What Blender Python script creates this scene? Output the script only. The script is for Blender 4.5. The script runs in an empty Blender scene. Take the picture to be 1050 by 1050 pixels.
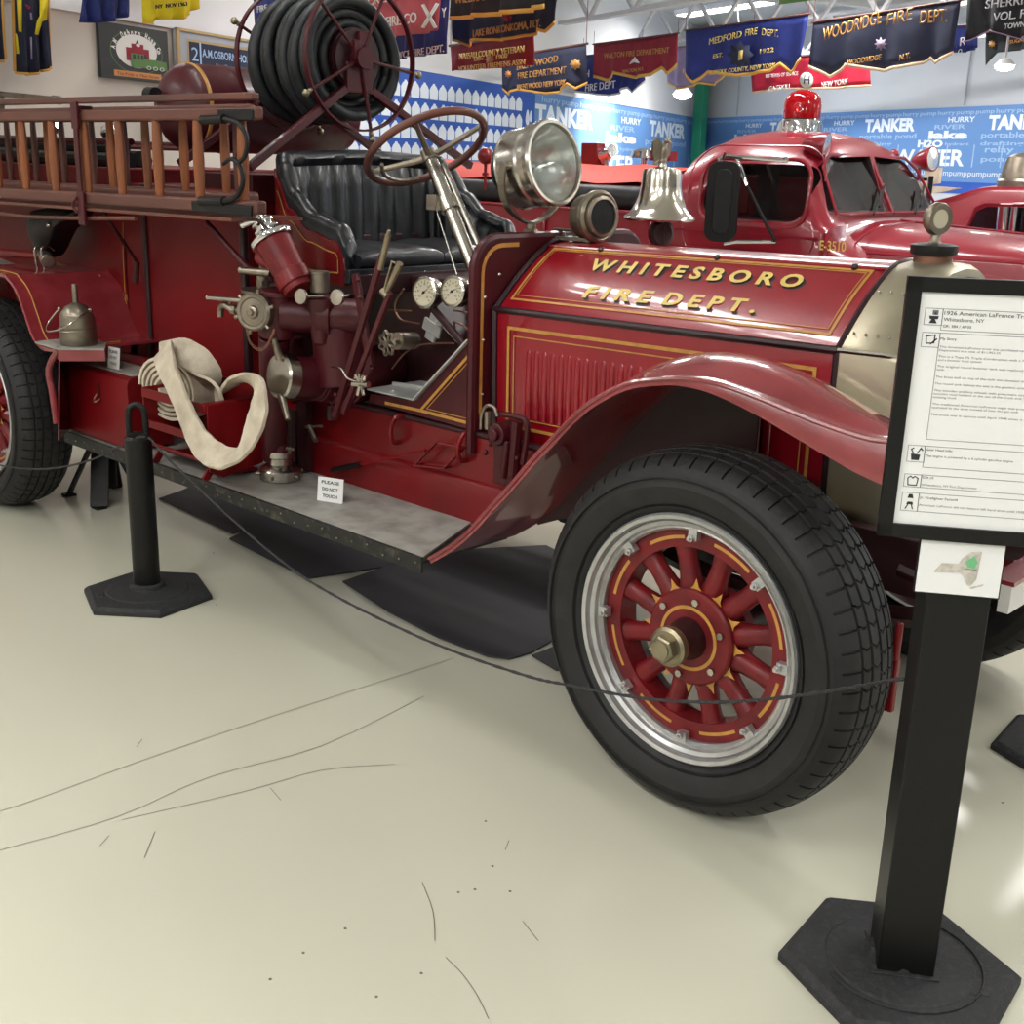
import bpy, bmesh, math, random
from mathutils import Vector, Matrix
random.seed(7)
PI = math.pi
V = Vector
C = bpy.context.scene.collection
SC = bpy.context.scene

# ------------------------------------------------------------------ camera
FPX = 1214.98
CY, CP, CR = -0.7519, -0.2886, 0.0287
FW = V((math.sin(CY)*math.cos(CP), math.cos(CY)*math.cos(CP), math.sin(CP)))
_r = V((math.cos(CY), -math.sin(CY), 0)); _u = _r.cross(FW)
RT = math.cos(CR)*_r + math.sin(CR)*_u
UP = -math.sin(CR)*_r + math.cos(CR)*_u
CAM = V((1.5927, -2.3511, 1.65))
cd = bpy.data.cameras.new('camera'); cam = bpy.data.objects.new('camera', cd); C.objects.link(cam)
cd.sensor_width = 36; cd.lens = FPX/1050*36; cd.clip_start = 0.05; cd.clip_end = 200
cam.matrix_world = Matrix(((RT.x, UP.x, -FW.x, CAM.x), (RT.y, UP.y, -FW.y, CAM.y), (RT.z, UP.z, -FW.z, CAM.z), (0, 0, 0, 1)))
SC.camera = cam

# ------------------------------------------------------------------ world, lights, exposure
w = bpy.data.worlds.new('world'); SC.world = w; w.use_nodes = True
w.node_tree.nodes['Background'].inputs[0].default_value = (0.9, 0.95, 1, 1)
w.node_tree.nodes['Background'].inputs[1].default_value = 0.05
SC.view_settings.view_transform = 'Standard'; SC.view_settings.look = 'None'
SC.view_settings.gamma = 1; SC.view_settings.use_curve_mapping = False
SC.view_settings.exposure = -0.42
CEIL = 4.5
LIGHTS = []      # (x, y, rotation, watts) ceiling light bars; built as fixtures further down
for gx, gy, e in ((-2.3, 0.25, 75), (-7.0, 6.2, 120), (-6.8, 1.9, 28), (-3.2, 4.6, 130), (1.2, 3.6, 120), (4.8, 3.4, 150), (-5.6, 10.5, 190), (-1.3, 7.3, 150),
                  (-4.6, -2.6, 50), (-0.8, -3.4, 100), (3.0, -4.6, 230), (-3.0, -7.4, 150), (1.4, -8.2, 170), (6.5, -1.5, 190),
                  (-10.6, 15.5, 220), (-6.2, 13.6, 220), (6.5, 8.5, 200), (2.0, 12.0, 200)):
    LIGHTS.append((gx, gy, math.radians(161), e))
for lx, ly, rz, e in LIGHTS:
    ld = bpy.data.lights.new('ceiling_lamp', 'AREA'); ld.shape = 'RECTANGLE'; ld.size = 2.3; ld.size_y = 0.28
    ld.energy = e; ld.color = (1.0, 0.992, 0.97)
    lo = bpy.data.objects.new('ceiling_lamp', ld); C.objects.link(lo)
    lo.location = (lx, ly, 4.12); lo.rotation_euler = (0, 0, rz)

# ------------------------------------------------------------------ materials
def lin(c):
    return tuple(((x/255)/12.92 if x/255 <= 0.04045 else ((x/255+0.055)/1.055)**2.4) for x in c)
def mat(name, rgb, rough=0.5, metal=0.0, coat=0.0, noise=0.0, nscale=8.0, bump=0.0, bscale=60.0, rgb2=None, emis=0, trans=0, spec=0.5, stretch=None, nlo=0.4, nhi=0.7, rvar=0.0):
    m = bpy.data.materials.new(name); m.use_nodes = True; nt = m.node_tree; b = nt.nodes['Principled BSDF']
    c = lin(rgb)
    b.inputs['Base Color'].default_value = (*c, 1); b.inputs['Roughness'].default_value = rough
    b.inputs['Metallic'].default_value = metal; b.inputs['Coat Weight'].default_value = coat
    b.inputs['Coat Roughness'].default_value = 0.06; b.inputs['Specular IOR Level'].default_value = spec
    if trans: b.inputs['Transmission Weight'].default_value = trans
    if emis:
        b.inputs['Emission Color'].default_value = (*c, 1); b.inputs['Emission Strength'].default_value = emis
    if noise or rgb2 or bump or rvar:
        tc = nt.nodes.new('ShaderNodeTexCoord'); mp = nt.nodes.new('ShaderNodeMapping')
        nt.links.new(tc.outputs['Object'], mp.inputs[0])
        if stretch: mp.inputs['Scale'].default_value = stretch
    if noise or rgb2:
        n = nt.nodes.new('ShaderNodeTexNoise'); n.inputs['Scale'].default_value = nscale; n.inputs['Detail'].default_value = 6
        nt.links.new(mp.outputs[0], n.inputs['Vector'])
        r = nt.nodes.new('ShaderNodeValToRGB'); nt.links.new(n.outputs[0], r.inputs[0])
        c2 = lin(rgb2) if rgb2 else tuple(x*(1-noise) for x in c)
        r.color_ramp.elements[0].position = nlo; r.color_ramp.elements[1].position = nhi
        r.color_ramp.elements[0].color = (*c, 1); r.color_ramp.elements[1].color = (*c2, 1)
        nt.links.new(r.outputs[0], b.inputs['Base Color'])
    if rvar:
        n3 = nt.nodes.new('ShaderNodeTexNoise'); n3.inputs['Scale'].default_value = nscale*0.6; n3.inputs['Detail'].default_value = 4
        nt.links.new(mp.outputs[0], n3.inputs['Vector'])
        mr = nt.nodes.new('ShaderNodeMapRange'); mr.inputs[3].default_value = max(0.02, rough-rvar); mr.inputs[4].default_value = rough+rvar
        nt.links.new(n3.outputs[0], mr.inputs[0]); nt.links.new(mr.outputs[0], b.inputs['Roughness'])
    if bump:
        n2 = nt.nodes.new('ShaderNodeTexNoise'); n2.inputs['Scale'].default_value = bscale; n2.inputs['Detail'].default_value = 4
        nt.links.new(mp.outputs[0], n2.inputs['Vector'])
        bp = nt.nodes.new('ShaderNodeBump'); bp.inputs['Strength'].default_value = bump; bp.inputs['Distance'].default_value = 0.01
        nt.links.new(n2.outputs[0], bp.inputs['Height']); nt.links.new(bp.outputs[0], b.inputs['Normal'])
    return m
M = {}
def mk(k, *a, **kw): M[k] = mat(k, *a, **kw)
mk('red', (116, 12, 19), 0.34, spec=0.35, coat=0.2, noise=0.25, nscale=3, bump=0.05, bscale=4, rvar=0.06)
mk('hood_red', (142, 10, 30), 0.28, coat=0.7, spec=0.35, noise=0.15, nscale=2, bump=0.16, bscale=2.4, stretch=(5, 1, 1))
mk('body_red', (116, 10, 17), 0.44, spec=0.25, coat=0.05, noise=0.3, nscale=1.4, bump=0.05, bscale=3)
mk('maroon', (72, 16, 25), 0.4, spec=0.35, coat=0.08, noise=0.3, nscale=6, bump=0.08, bscale=20)
mk('dark_maroon', (50, 14, 20), 0.45, noise=0.4, nscale=6, bump=0.1, bscale=20)
mk('worn_red', (116, 20, 26), 0.42, spec=0.35, coat=0.1, rgb2=(88, 16, 22), nscale=14, bump=0.1, bscale=50)
mk('fender_red', (140, 50, 56), 0.2, coat=0.8, rgb2=(116, 30, 36), nscale=5, bump=0.05, bscale=8, rvar=0.08)  # pinkish sheen of the fenders is mixed into this base colour
mk('back_red', (140, 22, 40), 0.28, coat=0.6, noise=0.15, nscale=2, bump=0.04, bscale=2)
mk('gold', (196, 142, 66), 0.45, noise=0.25, nscale=30)
mk('gold_leaf', (222, 194, 104), 0.4, noise=0.2, nscale=20)
mk('black_trim', (40, 14, 22), 0.35)
mk('shadow_paint', (44, 24, 30), 0.4)
mk('nickel', (192, 187, 178), 0.24, metal=1, noise=0.3, nscale=10, rvar=0.1, bump=0.05, bscale=25)
mk('dull_nickel', (150, 140, 126), 0.38, metal=0.9, noise=0.35, nscale=14, rvar=0.1, bump=0.12, bscale=40)
mk('german_silver', (176, 168, 146), 0.4, metal=0.85, noise=0.15, nscale=5, rvar=0.1)
mk('chrome', (220, 220, 222), 0.08, metal=1)
mk('bell_metal', (214, 206, 194), 0.17, metal=1, noise=0.15, nscale=6, bump=0.12, bscale=9, rvar=0.05)
mk('reflector', (238, 236, 232), 0.24, metal=1, bump=0.25, bscale=9)
mk('brass', (158, 148, 124), 0.4, metal=0.9, noise=0.3, nscale=20)
mk('copper', (134, 98, 82), 0.45, metal=0.9, noise=0.3, nscale=20)
mk('rubber', (19, 19, 21), 0.62, nscale=12, bump=0.1, bscale=90, rgb2=(31, 30, 30))
mk('hose_rubber', (22, 25, 28), 0.5, noise=0.3, nscale=8, bump=0.1, bscale=60, rgb2=(44, 48, 52))
mk('leather', (24, 26, 30), 0.36, coat=0.15, noise=0.3, nscale=10, bump=0.25, bscale=35, rgb2=(38, 40, 46))
mk('iron', (28, 27, 28), 0.5, metal=0.4, noise=0.3, nscale=12, bump=0.1)
mk('black_plastic', (9, 9, 10), 0.42, spec=0.35, bump=0.08, bscale=120, noise=0.2)
mk('base_rubber', (34, 34, 36), 0.72, rgb2=(52, 52, 55), nscale=60, bump=0.35, bscale=160, nlo=0.5, nhi=0.75)
mk('wood', (140, 76, 34), 0.45, coat=0.2, rgb2=(96, 52, 28), nscale=9, stretch=(1, 1, 0.12), bump=0.1, bscale=30)
mk('rail_wood', (104, 58, 46), 0.5, coat=0.15, rgb2=(72, 42, 38), nscale=9, stretch=(0.15, 1, 1), bump=0.12, bscale=30)
mk('grey_top', (158, 156, 150), 0.55, rgb2=(128, 124, 118), nscale=11, bump=0.1, bscale=40)
mk('alu', (200, 200, 198), 0.35, metal=0.35, noise=0.12, nscale=10)
mk('edge_black', (40, 40, 38), 0.5, metal=0.3, rgb2=(80, 78, 72), nscale=30, nlo=0.55, nhi=0.7)
mk('rim_silver', (196, 196, 196), 0.32, metal=0.75, noise=0.2, nscale=18, bump=0.06, bscale=40)
mk('canvas', (212, 200, 180), 0.85, rgb2=(180, 166, 146), nscale=12, bump=0.3, bscale=160)
mk('paper', (232, 232, 232), 0.6)
mk('ink', (40, 40, 44), 0.7)
mk('ink_grey', (110, 110, 116), 0.7)
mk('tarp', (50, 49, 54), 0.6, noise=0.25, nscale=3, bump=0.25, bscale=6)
mk('floor', (200, 198, 180), 0.17, noise=0.06, nscale=0.6, bump=0.03, bscale=2, rvar=0.05, spec=0.4)
mk('floor_crack', (150, 144, 126), 0.5)
mk('scuff', (112, 106, 92), 0.6)
mk('wall_beige', (206, 198, 188), 0.8, noise=0.04, nscale=1)
mk('wall_white', (222, 222, 224), 0.8, noise=0.04, nscale=1)
mk('wall_grey', (196, 200, 206), 0.8, noise=0.04, nscale=1)
mk('ceiling', (206, 210, 214), 0.8)
mk('steel_white', (200, 200, 202), 0.6)
mk('green_paint', (28, 122, 92), 0.5)
mk('lamp', (255, 252, 244), 0.5, emis=9)
mk('bulb', (255, 252, 244), 0.5, emis=40)
mk('mural_blue', (62, 108, 186), 0.6, noise=0.1, nscale=2)
mk('mural_light', (96, 140, 198), 0.6)
mk('mural_deep', (36, 84, 178), 0.6)
mk('mural_white', (228, 236, 246), 0.6)
mk('mural_pale', (160, 190, 226), 0.6)
mk('glass_dark', (20, 20, 24), 0.04, spec=0.8)
mk('clear', (235, 240, 240), 0.02, trans=1)
mk('red_glass', (190, 10, 24), 0.06, trans=0.5)
mk('orange_cover', (196, 58, 44), 0.6, bump=0.1, bscale=10)
mk('dial', (196, 188, 166), 0.4)
mk('cab_dark', (48, 30, 34), 0.7)
mk('seat_pink', (150, 90, 88), 0.6)
mk('navy', (34, 40, 66), 0.8, noise=0.2, nscale=12, bump=0.1)
mk('royal', (32, 46, 122), 0.7, noise=0.2, nscale=12, bump=0.1)
mk('banner_red', (150, 32, 50), 0.75, noise=0.2, nscale=12, bump=0.1)
mk('crimson', (196, 30, 60), 0.75, noise=0.15, nscale=12)
mk('faded_red', (188, 84, 92), 0.8, noise=0.1, nscale=12)
mk('charcoal', (38, 42, 46), 0.85, noise=0.2, nscale=12)
mk('fringe', (222, 168, 78), 0.8, bump=0.5, bscale=150)
mk('cream_fringe', (226, 200, 166), 0.8, bump=0.5, bscale=150)
mk('yellow', (226, 206, 30), 0.8, noise=0.1, nscale=10)
mk('banner_white', (226, 224, 220), 0.8)
mk('purple_grey', (150, 130, 158), 0.8, noise=0.15, nscale=8)
mk('poster_green', (84, 124, 62), 0.6)
mk('poster_orange', (214, 140, 70), 0.6)
mk('poster_black', (40, 42, 42), 0.6)
mk('frame_gold', (176, 150, 104), 0.5, metal=0.3)
mk('mat_grey', (160, 166, 176), 0.6)
mk('rope', (58, 56, 58), 0.8, bump=0.9, bscale=260)
mk('map_tan', (206, 198, 188), 0.6, rgb2=(170, 168, 158), nscale=90)
mk('map_green', (110, 180, 130), 0.6)

# ------------------------------------------------------------------ helpers
def ray(px, py): return FW*FPX + (px-525)*RT - (py-525)*UP
def at(px, py, x=None, y=None, z=None):
    d = ray(px, py)
    t = ((x-CAM.x)/d.x) if x is not None else ((y-CAM.y)/d.y) if y is not None else ((z-CAM.z)/d.z)
    return CAM + d*t
class Pl:                      # a vertical (or any) plane standing in the place: point, right direction, up direction
    def __init__(s, o, r, up=V((0, 0, 1))):
        s.o = V(o); s.r = V(r).normalized(); s.u = V(up).normalized(); s.n = s.r.cross(s.u).normalized()
        if s.n.dot(CAM - s.o) < 0: s.n = -s.n
    def hit(s, px, py, off=0.0):
        d = ray(px, py); t = (s.o + s.n*off - CAM).dot(s.n)/d.dot(s.n)
        return CAM + d*t
def cr(pts, n=6, closed=False):
    P = [V(p) for p in pts]; out = []; N = len(P)
    rng = range(N) if closed else range(N-1)
    for i in rng:
        if closed: a, b, c, d = P[(i-1) % N], P[i], P[(i+1) % N], P[(i+2) % N]
        else: a, b, c, d = P[max(i-1, 0)], P[i], P[i+1], P[min(i+2, N-1)]
        for k in range(n):
            t = k/n
            out.append(0.5*((2*b)+(c-a)*t+(2*a-5*b+4*c-d)*t*t+(3*b-a-3*c+d)*t**3))
    if not closed: out.append(P[-1].copy())
    return out
def basis(ax):
    ax = V(ax).normalized(); t = V((0, 0, 1)) if abs(ax.z) < 0.9 else V((1, 0, 0))
    a = ax.cross(t).normalized(); b = ax.cross(a).normalized()
    return a, b, ax
_txt = {}
def text_mesh(s, bold=0.0):
    k = (s, bold)
    if k not in _txt:
        cu = bpy.data.curves.new('t', 'FONT'); cu.body = s; cu.size = 1; cu.offset = bold; cu.resolution_u = 3
        o = bpy.data.objects.new('t', cu); C.objects.link(o); bpy.context.view_layer.update()
        me = bpy.data.meshes.new_from_object(o.evaluated_get(bpy.context.evaluated_depsgraph_get()))
        vs = [v.co.copy() for v in me.vertices]; fs = [tuple(p.vertices) for p in me.polygons]
        bpy.data.objects.remove(o); bpy.data.curves.remove(cu); bpy.data.meshes.remove(me)
        x0 = min(v.x for v in vs); x1 = max(v.x for v in vs); y0 = min(v.y for v in vs); y1 = max(v.y for v in vs)
        _txt[k] = (vs, fs, x0, x1, y0, y1)
    return _txt[k]
class MB:
    def __init__(s): s.v = []; s.f = []; s.m = []
    def add(s, vs, fs, m=0):
        o = len(s.v); s.v += [V(v) for v in vs]
        for f in fs: s.f.append(tuple(i+o for i in f)); s.m.append(m)
        return s
    def box(s, c, d, m=0, R=None):
        c = V(c); x, y, z = [k/2 for k in d]
        P = [V((a*x, b*y, e*z)) for a in (-1, 1) for b in (-1, 1) for e in (-1, 1)]
        if R is not None:
            if not isinstance(R, Matrix): R = Matrix.Rotation(R, 3, 'Z')
            P = [R @ p for p in P]
        return s.add([c+p for p in P], [(0, 1, 3, 2), (4, 6, 7, 5), (0, 4, 5, 1), (2, 3, 7, 6), (0, 2, 6, 4), (1, 5, 7, 3)], m)
    def bar(s, a, b, w, h, up=(0, 0, 1), m=0):       # rectangular bar from a to b
        a, b = V(a), V(b); d = (b-a).normalized(); sd = d.cross(V(up)).normalized(); u = sd.cross(d).normalized()
        P = []
        for q in (a, b):
            for i, j in ((-1, -1), (1, -1), (1, 1), (-1, 1)): P.append(q+sd*i*w/2+u*j*h/2)
        return s.add(P, [(0, 1, 2, 3), (7, 6, 5, 4), (0, 4, 5, 1), (1, 5, 6, 2), (2, 6, 7, 3), (3, 7, 4, 0)], m)
    def loft(s, rings, m=0, closed=True, cap=True, loop=False):
        n = len(rings[0]); o = len(s.v)
        for r in rings: s.v += [V(p) for p in r]
        R = len(rings)
        for i in range(R if loop else R-1):
            for j in range(n if closed else n-1):
                a = o+i*n+j; b = o+i*n+(j+1) % n; c = o+((i+1) % R)*n+(j+1) % n; d = o+((i+1) % R)*n+j
                s.f.append((a, b, c, d)); s.m.append(m)
        if cap and closed and not loop:
            s.f.append(tuple(o+j for j in reversed(range(n)))); s.m.append(m)
            s.f.append(tuple(o+(R-1)*n+j for j in range(n))); s.m.append(m)
        return s
    def cyl(s, a, b, r0, r1=None, n=20, m=0, cap=True):
        a, b = V(a), V(b); r1 = r0 if r1 is None else r1; p, q, ax = basis(b-a)
        rings = [[c+(p*math.cos(2*PI*k/n)+q*math.sin(2*PI*k/n))*r for k in range(n)] for c, r in ((a, r0), (b, r1))]
        return s.loft(rings, m, cap=cap)
    def lathe(s, prof, o, ax, n=28, m=0, cap=True, ph=0):
        o = V(o); p, q, ax = basis(ax)
        return s.loft([[o+ax*h+(p*math.cos(2*PI*k/n+ph)+q*math.sin(2*PI*k/n+ph))*max(r, 1e-4) for k in range(n)] for r, h in prof], m, cap=cap)
    def tube(s, pts, r, n=8, m=0, loop=False):
        P = [V(p) for p in pts]; rings = []; N = len(P); prev = None
        for i, p in enumerate(P):
            if loop: d = P[(i+1) % N]-P[i-1]
            else: d = P[min(i+1, N-1)]-P[max(i-1, 0)]
            d.normalize()
            if prev is None: a, b, _ = basis(d)
            else:
                a = (prev - d*prev.dot(d)).normalized(); b = d.cross(a)
            prev = a; rr = r(i/(N-1)) if callable(r) else r
            rings.append([p+(a*math.cos(2*PI*k/n)+b*math.sin(2*PI*k/n))*rr for k in range(n)])
        return s.loft(rings, m, loop=loop)
    def prism(s, pts, vec, m=0, m2=None):
        P = [V(p) for p in pts]; n = len(P); vec = V(vec)
        s.add(P+[p+vec for p in P], [tuple(reversed(range(n))), tuple(range(n, 2*n))], m)
        o = len(s.v)-2*n
        for j in range(n):
            k = (j+1) % n; s.f.append((o+j, o+k, o+n+k, o+n+j)); s.m.append(m if m2 is None else m2)
        return s
    def sphere(s, c, r, n=16, m=0, sc=(1, 1, 1)):
        c = V(c); rg = []
        for i in range(n//2+1):
            t = PI*i/(n//2); rg.append([c+V((math.sin(t)*math.cos(2*PI*k/n)*r*sc[0], math.sin(t)*math.sin(2*PI*k/n)*r*sc[1], math.cos(t)*r*sc[2]))+V((0, 0, 0)) for k in range(n)])
        return s.loft(rg, m)
    def path(s, pts, w, n, m=0, loop=False, off=0.0015):   # flat painted line of width w on a surface with normal n
        P = [V(p) for p in pts]; n = V(n).normalized(); N = len(P); L = []; Rr = []
        for i, p in enumerate(P):
            if loop: d1 = (P[i]-P[i-1]).normalized(); d2 = (P[(i+1) % N]-P[i]).normalized()
            else:
                d1 = (P[i]-P[max(i-1, 0)]) if i else (P[1]-P[0]); d2 = (P[min(i+1, N-1)]-P[i]) if i < N-1 else (P[-1]-P[-2])
                d1.normalize(); d2.normalize()
            s1 = n.cross(d1); s2 = n.cross(d2); b = (s1+s2); b = b/max(b.length_squared/2, 0.3)
            L.append(p+n*off+b*w/2); Rr.append(p+n*off-b*w/2)
        o = len(s.v); s.v += L+Rr
        for i in range(N if loop else N-1):
            j = (i+1) % N; s.f.append((o+i, o+j, o+N+j, o+N+i)); s.m.append(m)
        return s
    def text(s, st, A, B, hgt, up, m=0, off=None, bold=0.0, slant=0.0):   # text whose baseline runs A -> B
        vs, fs, x0, x1, y0, y1 = text_mesh(st, bold); A, B, up = V(A), V(B), V(up).normalized()
        d = B-A; o = V(off) if off is not None else V((0, 0, 0))
        k = hgt/0.70
        return s.add([A+o+d*((v.x-x0)/(x1-x0))+up*(v.y*k)+d.normalized()*slant*v.y*k for v in vs], fs, m)
    def build(s, name, mats, parent=None, bevel=0, smooth=35, sub=0, seg=2):
        me = bpy.data.meshes.new(name); me.from_pydata([tuple(v) for v in s.v], [], s.f)
        mats = mats if isinstance(mats, (list, tuple)) else [mats]
        for k in mats: me.materials.append(M[k])
        for p, i in zip(me.polygons, s.m): p.material_index = min(i, len(mats)-1)
        me.update(); bm = bmesh.new(); bm.from_mesh(me); bmesh.ops.recalc_face_normals(bm, faces=bm.faces); bm.to_mesh(me); bm.free()
        if smooth:
            me.shade_smooth(); me.set_sharp_from_angle(angle=math.radians(smooth))
        o = bpy.data.objects.new(name, me); C.objects.link(o)
        if parent is not None:
            W = Matrix.Identity(4); q = parent
            while q is not None: W = q.matrix_basis @ W; q = q.parent
            me.transform(W.inverted()); o.parent = parent
        if bevel:
            b = o.modifiers.new('b', 'BEVEL'); b.width = bevel; b.segments = seg; b.limit_method = 'ANGLE'; b.angle_limit = math.radians(40)
        if sub:
            b = o.modifiers.new('s', 'SUBSURF'); b.levels = sub; b.render_levels = sub
        return o
def tag(o, label=None, cat=None, group=None, kind=None):
    if label: o['label'] = label
    if cat: o['category'] = cat
    if group: o['group'] = group
    if kind: o['kind'] = kind
    return o
def empty(name, loc, label, cat, group=None, rz=0):
    o = bpy.data.objects.new(name, None); C.objects.link(o); o.location = loc; o.rotation_euler = (0, 0, rz); o.empty_display_size = 0.1
    return tag(o, label, cat, group)
def own_origin(o):              # put a single-mesh thing's origin at its own base
    me = o.data; vs = [v.co for v in me.vertices]
    c = V((sum(v.x for v in vs)/len(vs), sum(v.y for v in vs)/len(vs), min(v.z for v in vs)))
    me.transform(Matrix.Translation(-c)); o.location = c; return o
def copy_tree(o, parent=None):
    c = o.copy(); C.objects.link(c); c.parent = parent
    for ch in list(o.children): copy_tree(ch, c)
    return c
def rrect(w, h, r, n=5):        # rounded rectangle outline centred on 0
    out = []
    for cx, cy, a0 in ((w/2-r, h/2-r, 0), (-w/2+r, h/2-r, 90), (-w/2+r, -h/2+r, 180), (w/2-r, -h/2+r, 270)):
        for k in range(n+1):
            a = math.radians(a0+90*k/n); out.append((cx+r*math.cos(a), cy+r*math.sin(a)))
    return out

# ------------------------------------------------------------------ setting
DL = V((-0.352, 0.936, 0)).normalized(); WL0 = V((-9.55, 7.35, 0))           # wall on the left
CORN = WL0 + DL*14.3
WB1 = V((-5.0, 16.1, 0)); DB = (WB1-CORN).normalized()
BAND = 2.68
def wall(name, a, b, z0, z1, th, m, out):
    mb = MB(); a, b = V(a), V(b); o = V(out)*th
    mb.prism([a+V((0, 0, z0)), b+V((0, 0, z0)), b+V((0, 0, z1)), a+V((0, 0, z1))], o)
    o = mb.build(name, m, smooth=0); tag(o, kind='structure'); return o
fl = MB(); fl.box((0, 5, -0.1), (36, 40, 0.2)); tag(fl.build('floor', 'floor', smooth=0), kind='structure')
ce = MB(); ce.box((0, 5, CEIL+0.1), (36, 40, 0.2)); tag(ce.build('ceiling', 'ceiling', smooth=0), kind='structure')
nL = DL.cross(V((0, 0, 1))); nL = nL if nL.dot(CAM-WL0) > 0 else -nL
nB = DB.cross(V((0, 0, 1))); nB = nB if nB.dot(CAM-WB1) > 0 else -nB
a, b = WL0-DL*21.5, CORN
mb = MB()
mb.prism([a, b, b+V((0, 0, BAND)), a+V((0, 0, BAND))], -nL*0.2, 0)
mb.prism([a+V((0, 0, BAND)), b+V((0, 0, BAND)), b+V((0, 0, CEIL)), a+V((0, 0, CEIL))], -nL*0.2, 1)
tag(mb.build('wall_left', ['wall_beige', 'wall_white'], smooth=0), kind='structure')
wall('wall_back', CORN, CORN+DB*26, 0, CEIL, 0.2, 'wall_grey', -nB)
wall('wall_front', (-4, -13, 0), (16, -13, 0), 0, CEIL, 0.2, 'wall_white', (0, -1, 0))
wall('wall_right', (15, -13, 0), (15, 9, 0), 0, CEIL, 0.2, 'wall_white', (1, 0, 0))
t = MB(); t.bar(a+nL*0.02+V((0, 0, BAND)), b+nL*0.02+V((0, 0, BAND)), 0.03, 0.05); tag(t.build('trim_1', 'wall_white', smooth=0), kind='structure')
PLw = Pl(WL0+nL*0.012, -DL if (-DL).dot(RT) > 0 else DL); PBw = Pl(WB1+nB*0.012, DB if DB.dot(RT) > 0 else -DB)
# joints and scuffs in the floor
def floorline(pts, w, m, name, label, cat, lbl=True):
    mb = MB(); P = [at(*p, z=0.0) for p in pts]
    mb.path(cr(P, 4), w, (0, 0, 1), off=0.0012); return mb
mb = floorline([(0, 832), (40, 819), (160, 775), (300, 728), (466, 675)], 0.0035, 0, '', '', '')
P = [[(0, 872), (120, 838), (215, 797), (330, 765), (435, 714)], [(125, 841), (250, 812), (330, 790), (405, 784)], [(433, 905), (444, 935), (446, 965)],
     [(457, 982), (475, 1000), (490, 1022), (501, 1045)], [(102, 868), (112, 857)], [(148, 880), (159, 853)], [(536, 945), (552, 965)], [(140, 766), (146, 758)],
     [(277, 808), (288, 821)], [(518, 872), (522, 862)]]
for q in P:
    mm = floorline(q, 0.0022, 0, '', '', ''); mb.add(mm.v, mm.f, 1)
for q in ((219, 567), (277, 1004), (354, 952), (311, 977), (432, 998), (386, 1022), (470, 915), (487, 912), (222, 620), (505, 888), (498, 842), (523, 914), (1028, 823)):
    c = at(*q, z=0.001); mb.cyl(c, c+V((0, 0, 0.001)), 0.0035, n=6, m=1)
tag(mb.build('trim_2', ['floor_crack', 'scuff'], smooth=0), kind='structure')

# ------------------------------------------------------------------ vintage fire engine
YC = 0.82
FE = empty('fire_engine', (-1.9, YC, 0), 'dark red open-cab antique fire engine with gold-lettered hood and wooden-spoked wheels', 'fire engine')
def part(name, mb, mats, parent=None, label=None, **kw):
    o = mb.build(name, mats, parent if parent is not None else FE, **kw)
    if label: o['label'] = label
    return o
def mirror_y(p): return V((p[0], 2*YC-p[1], p[2]))

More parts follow.
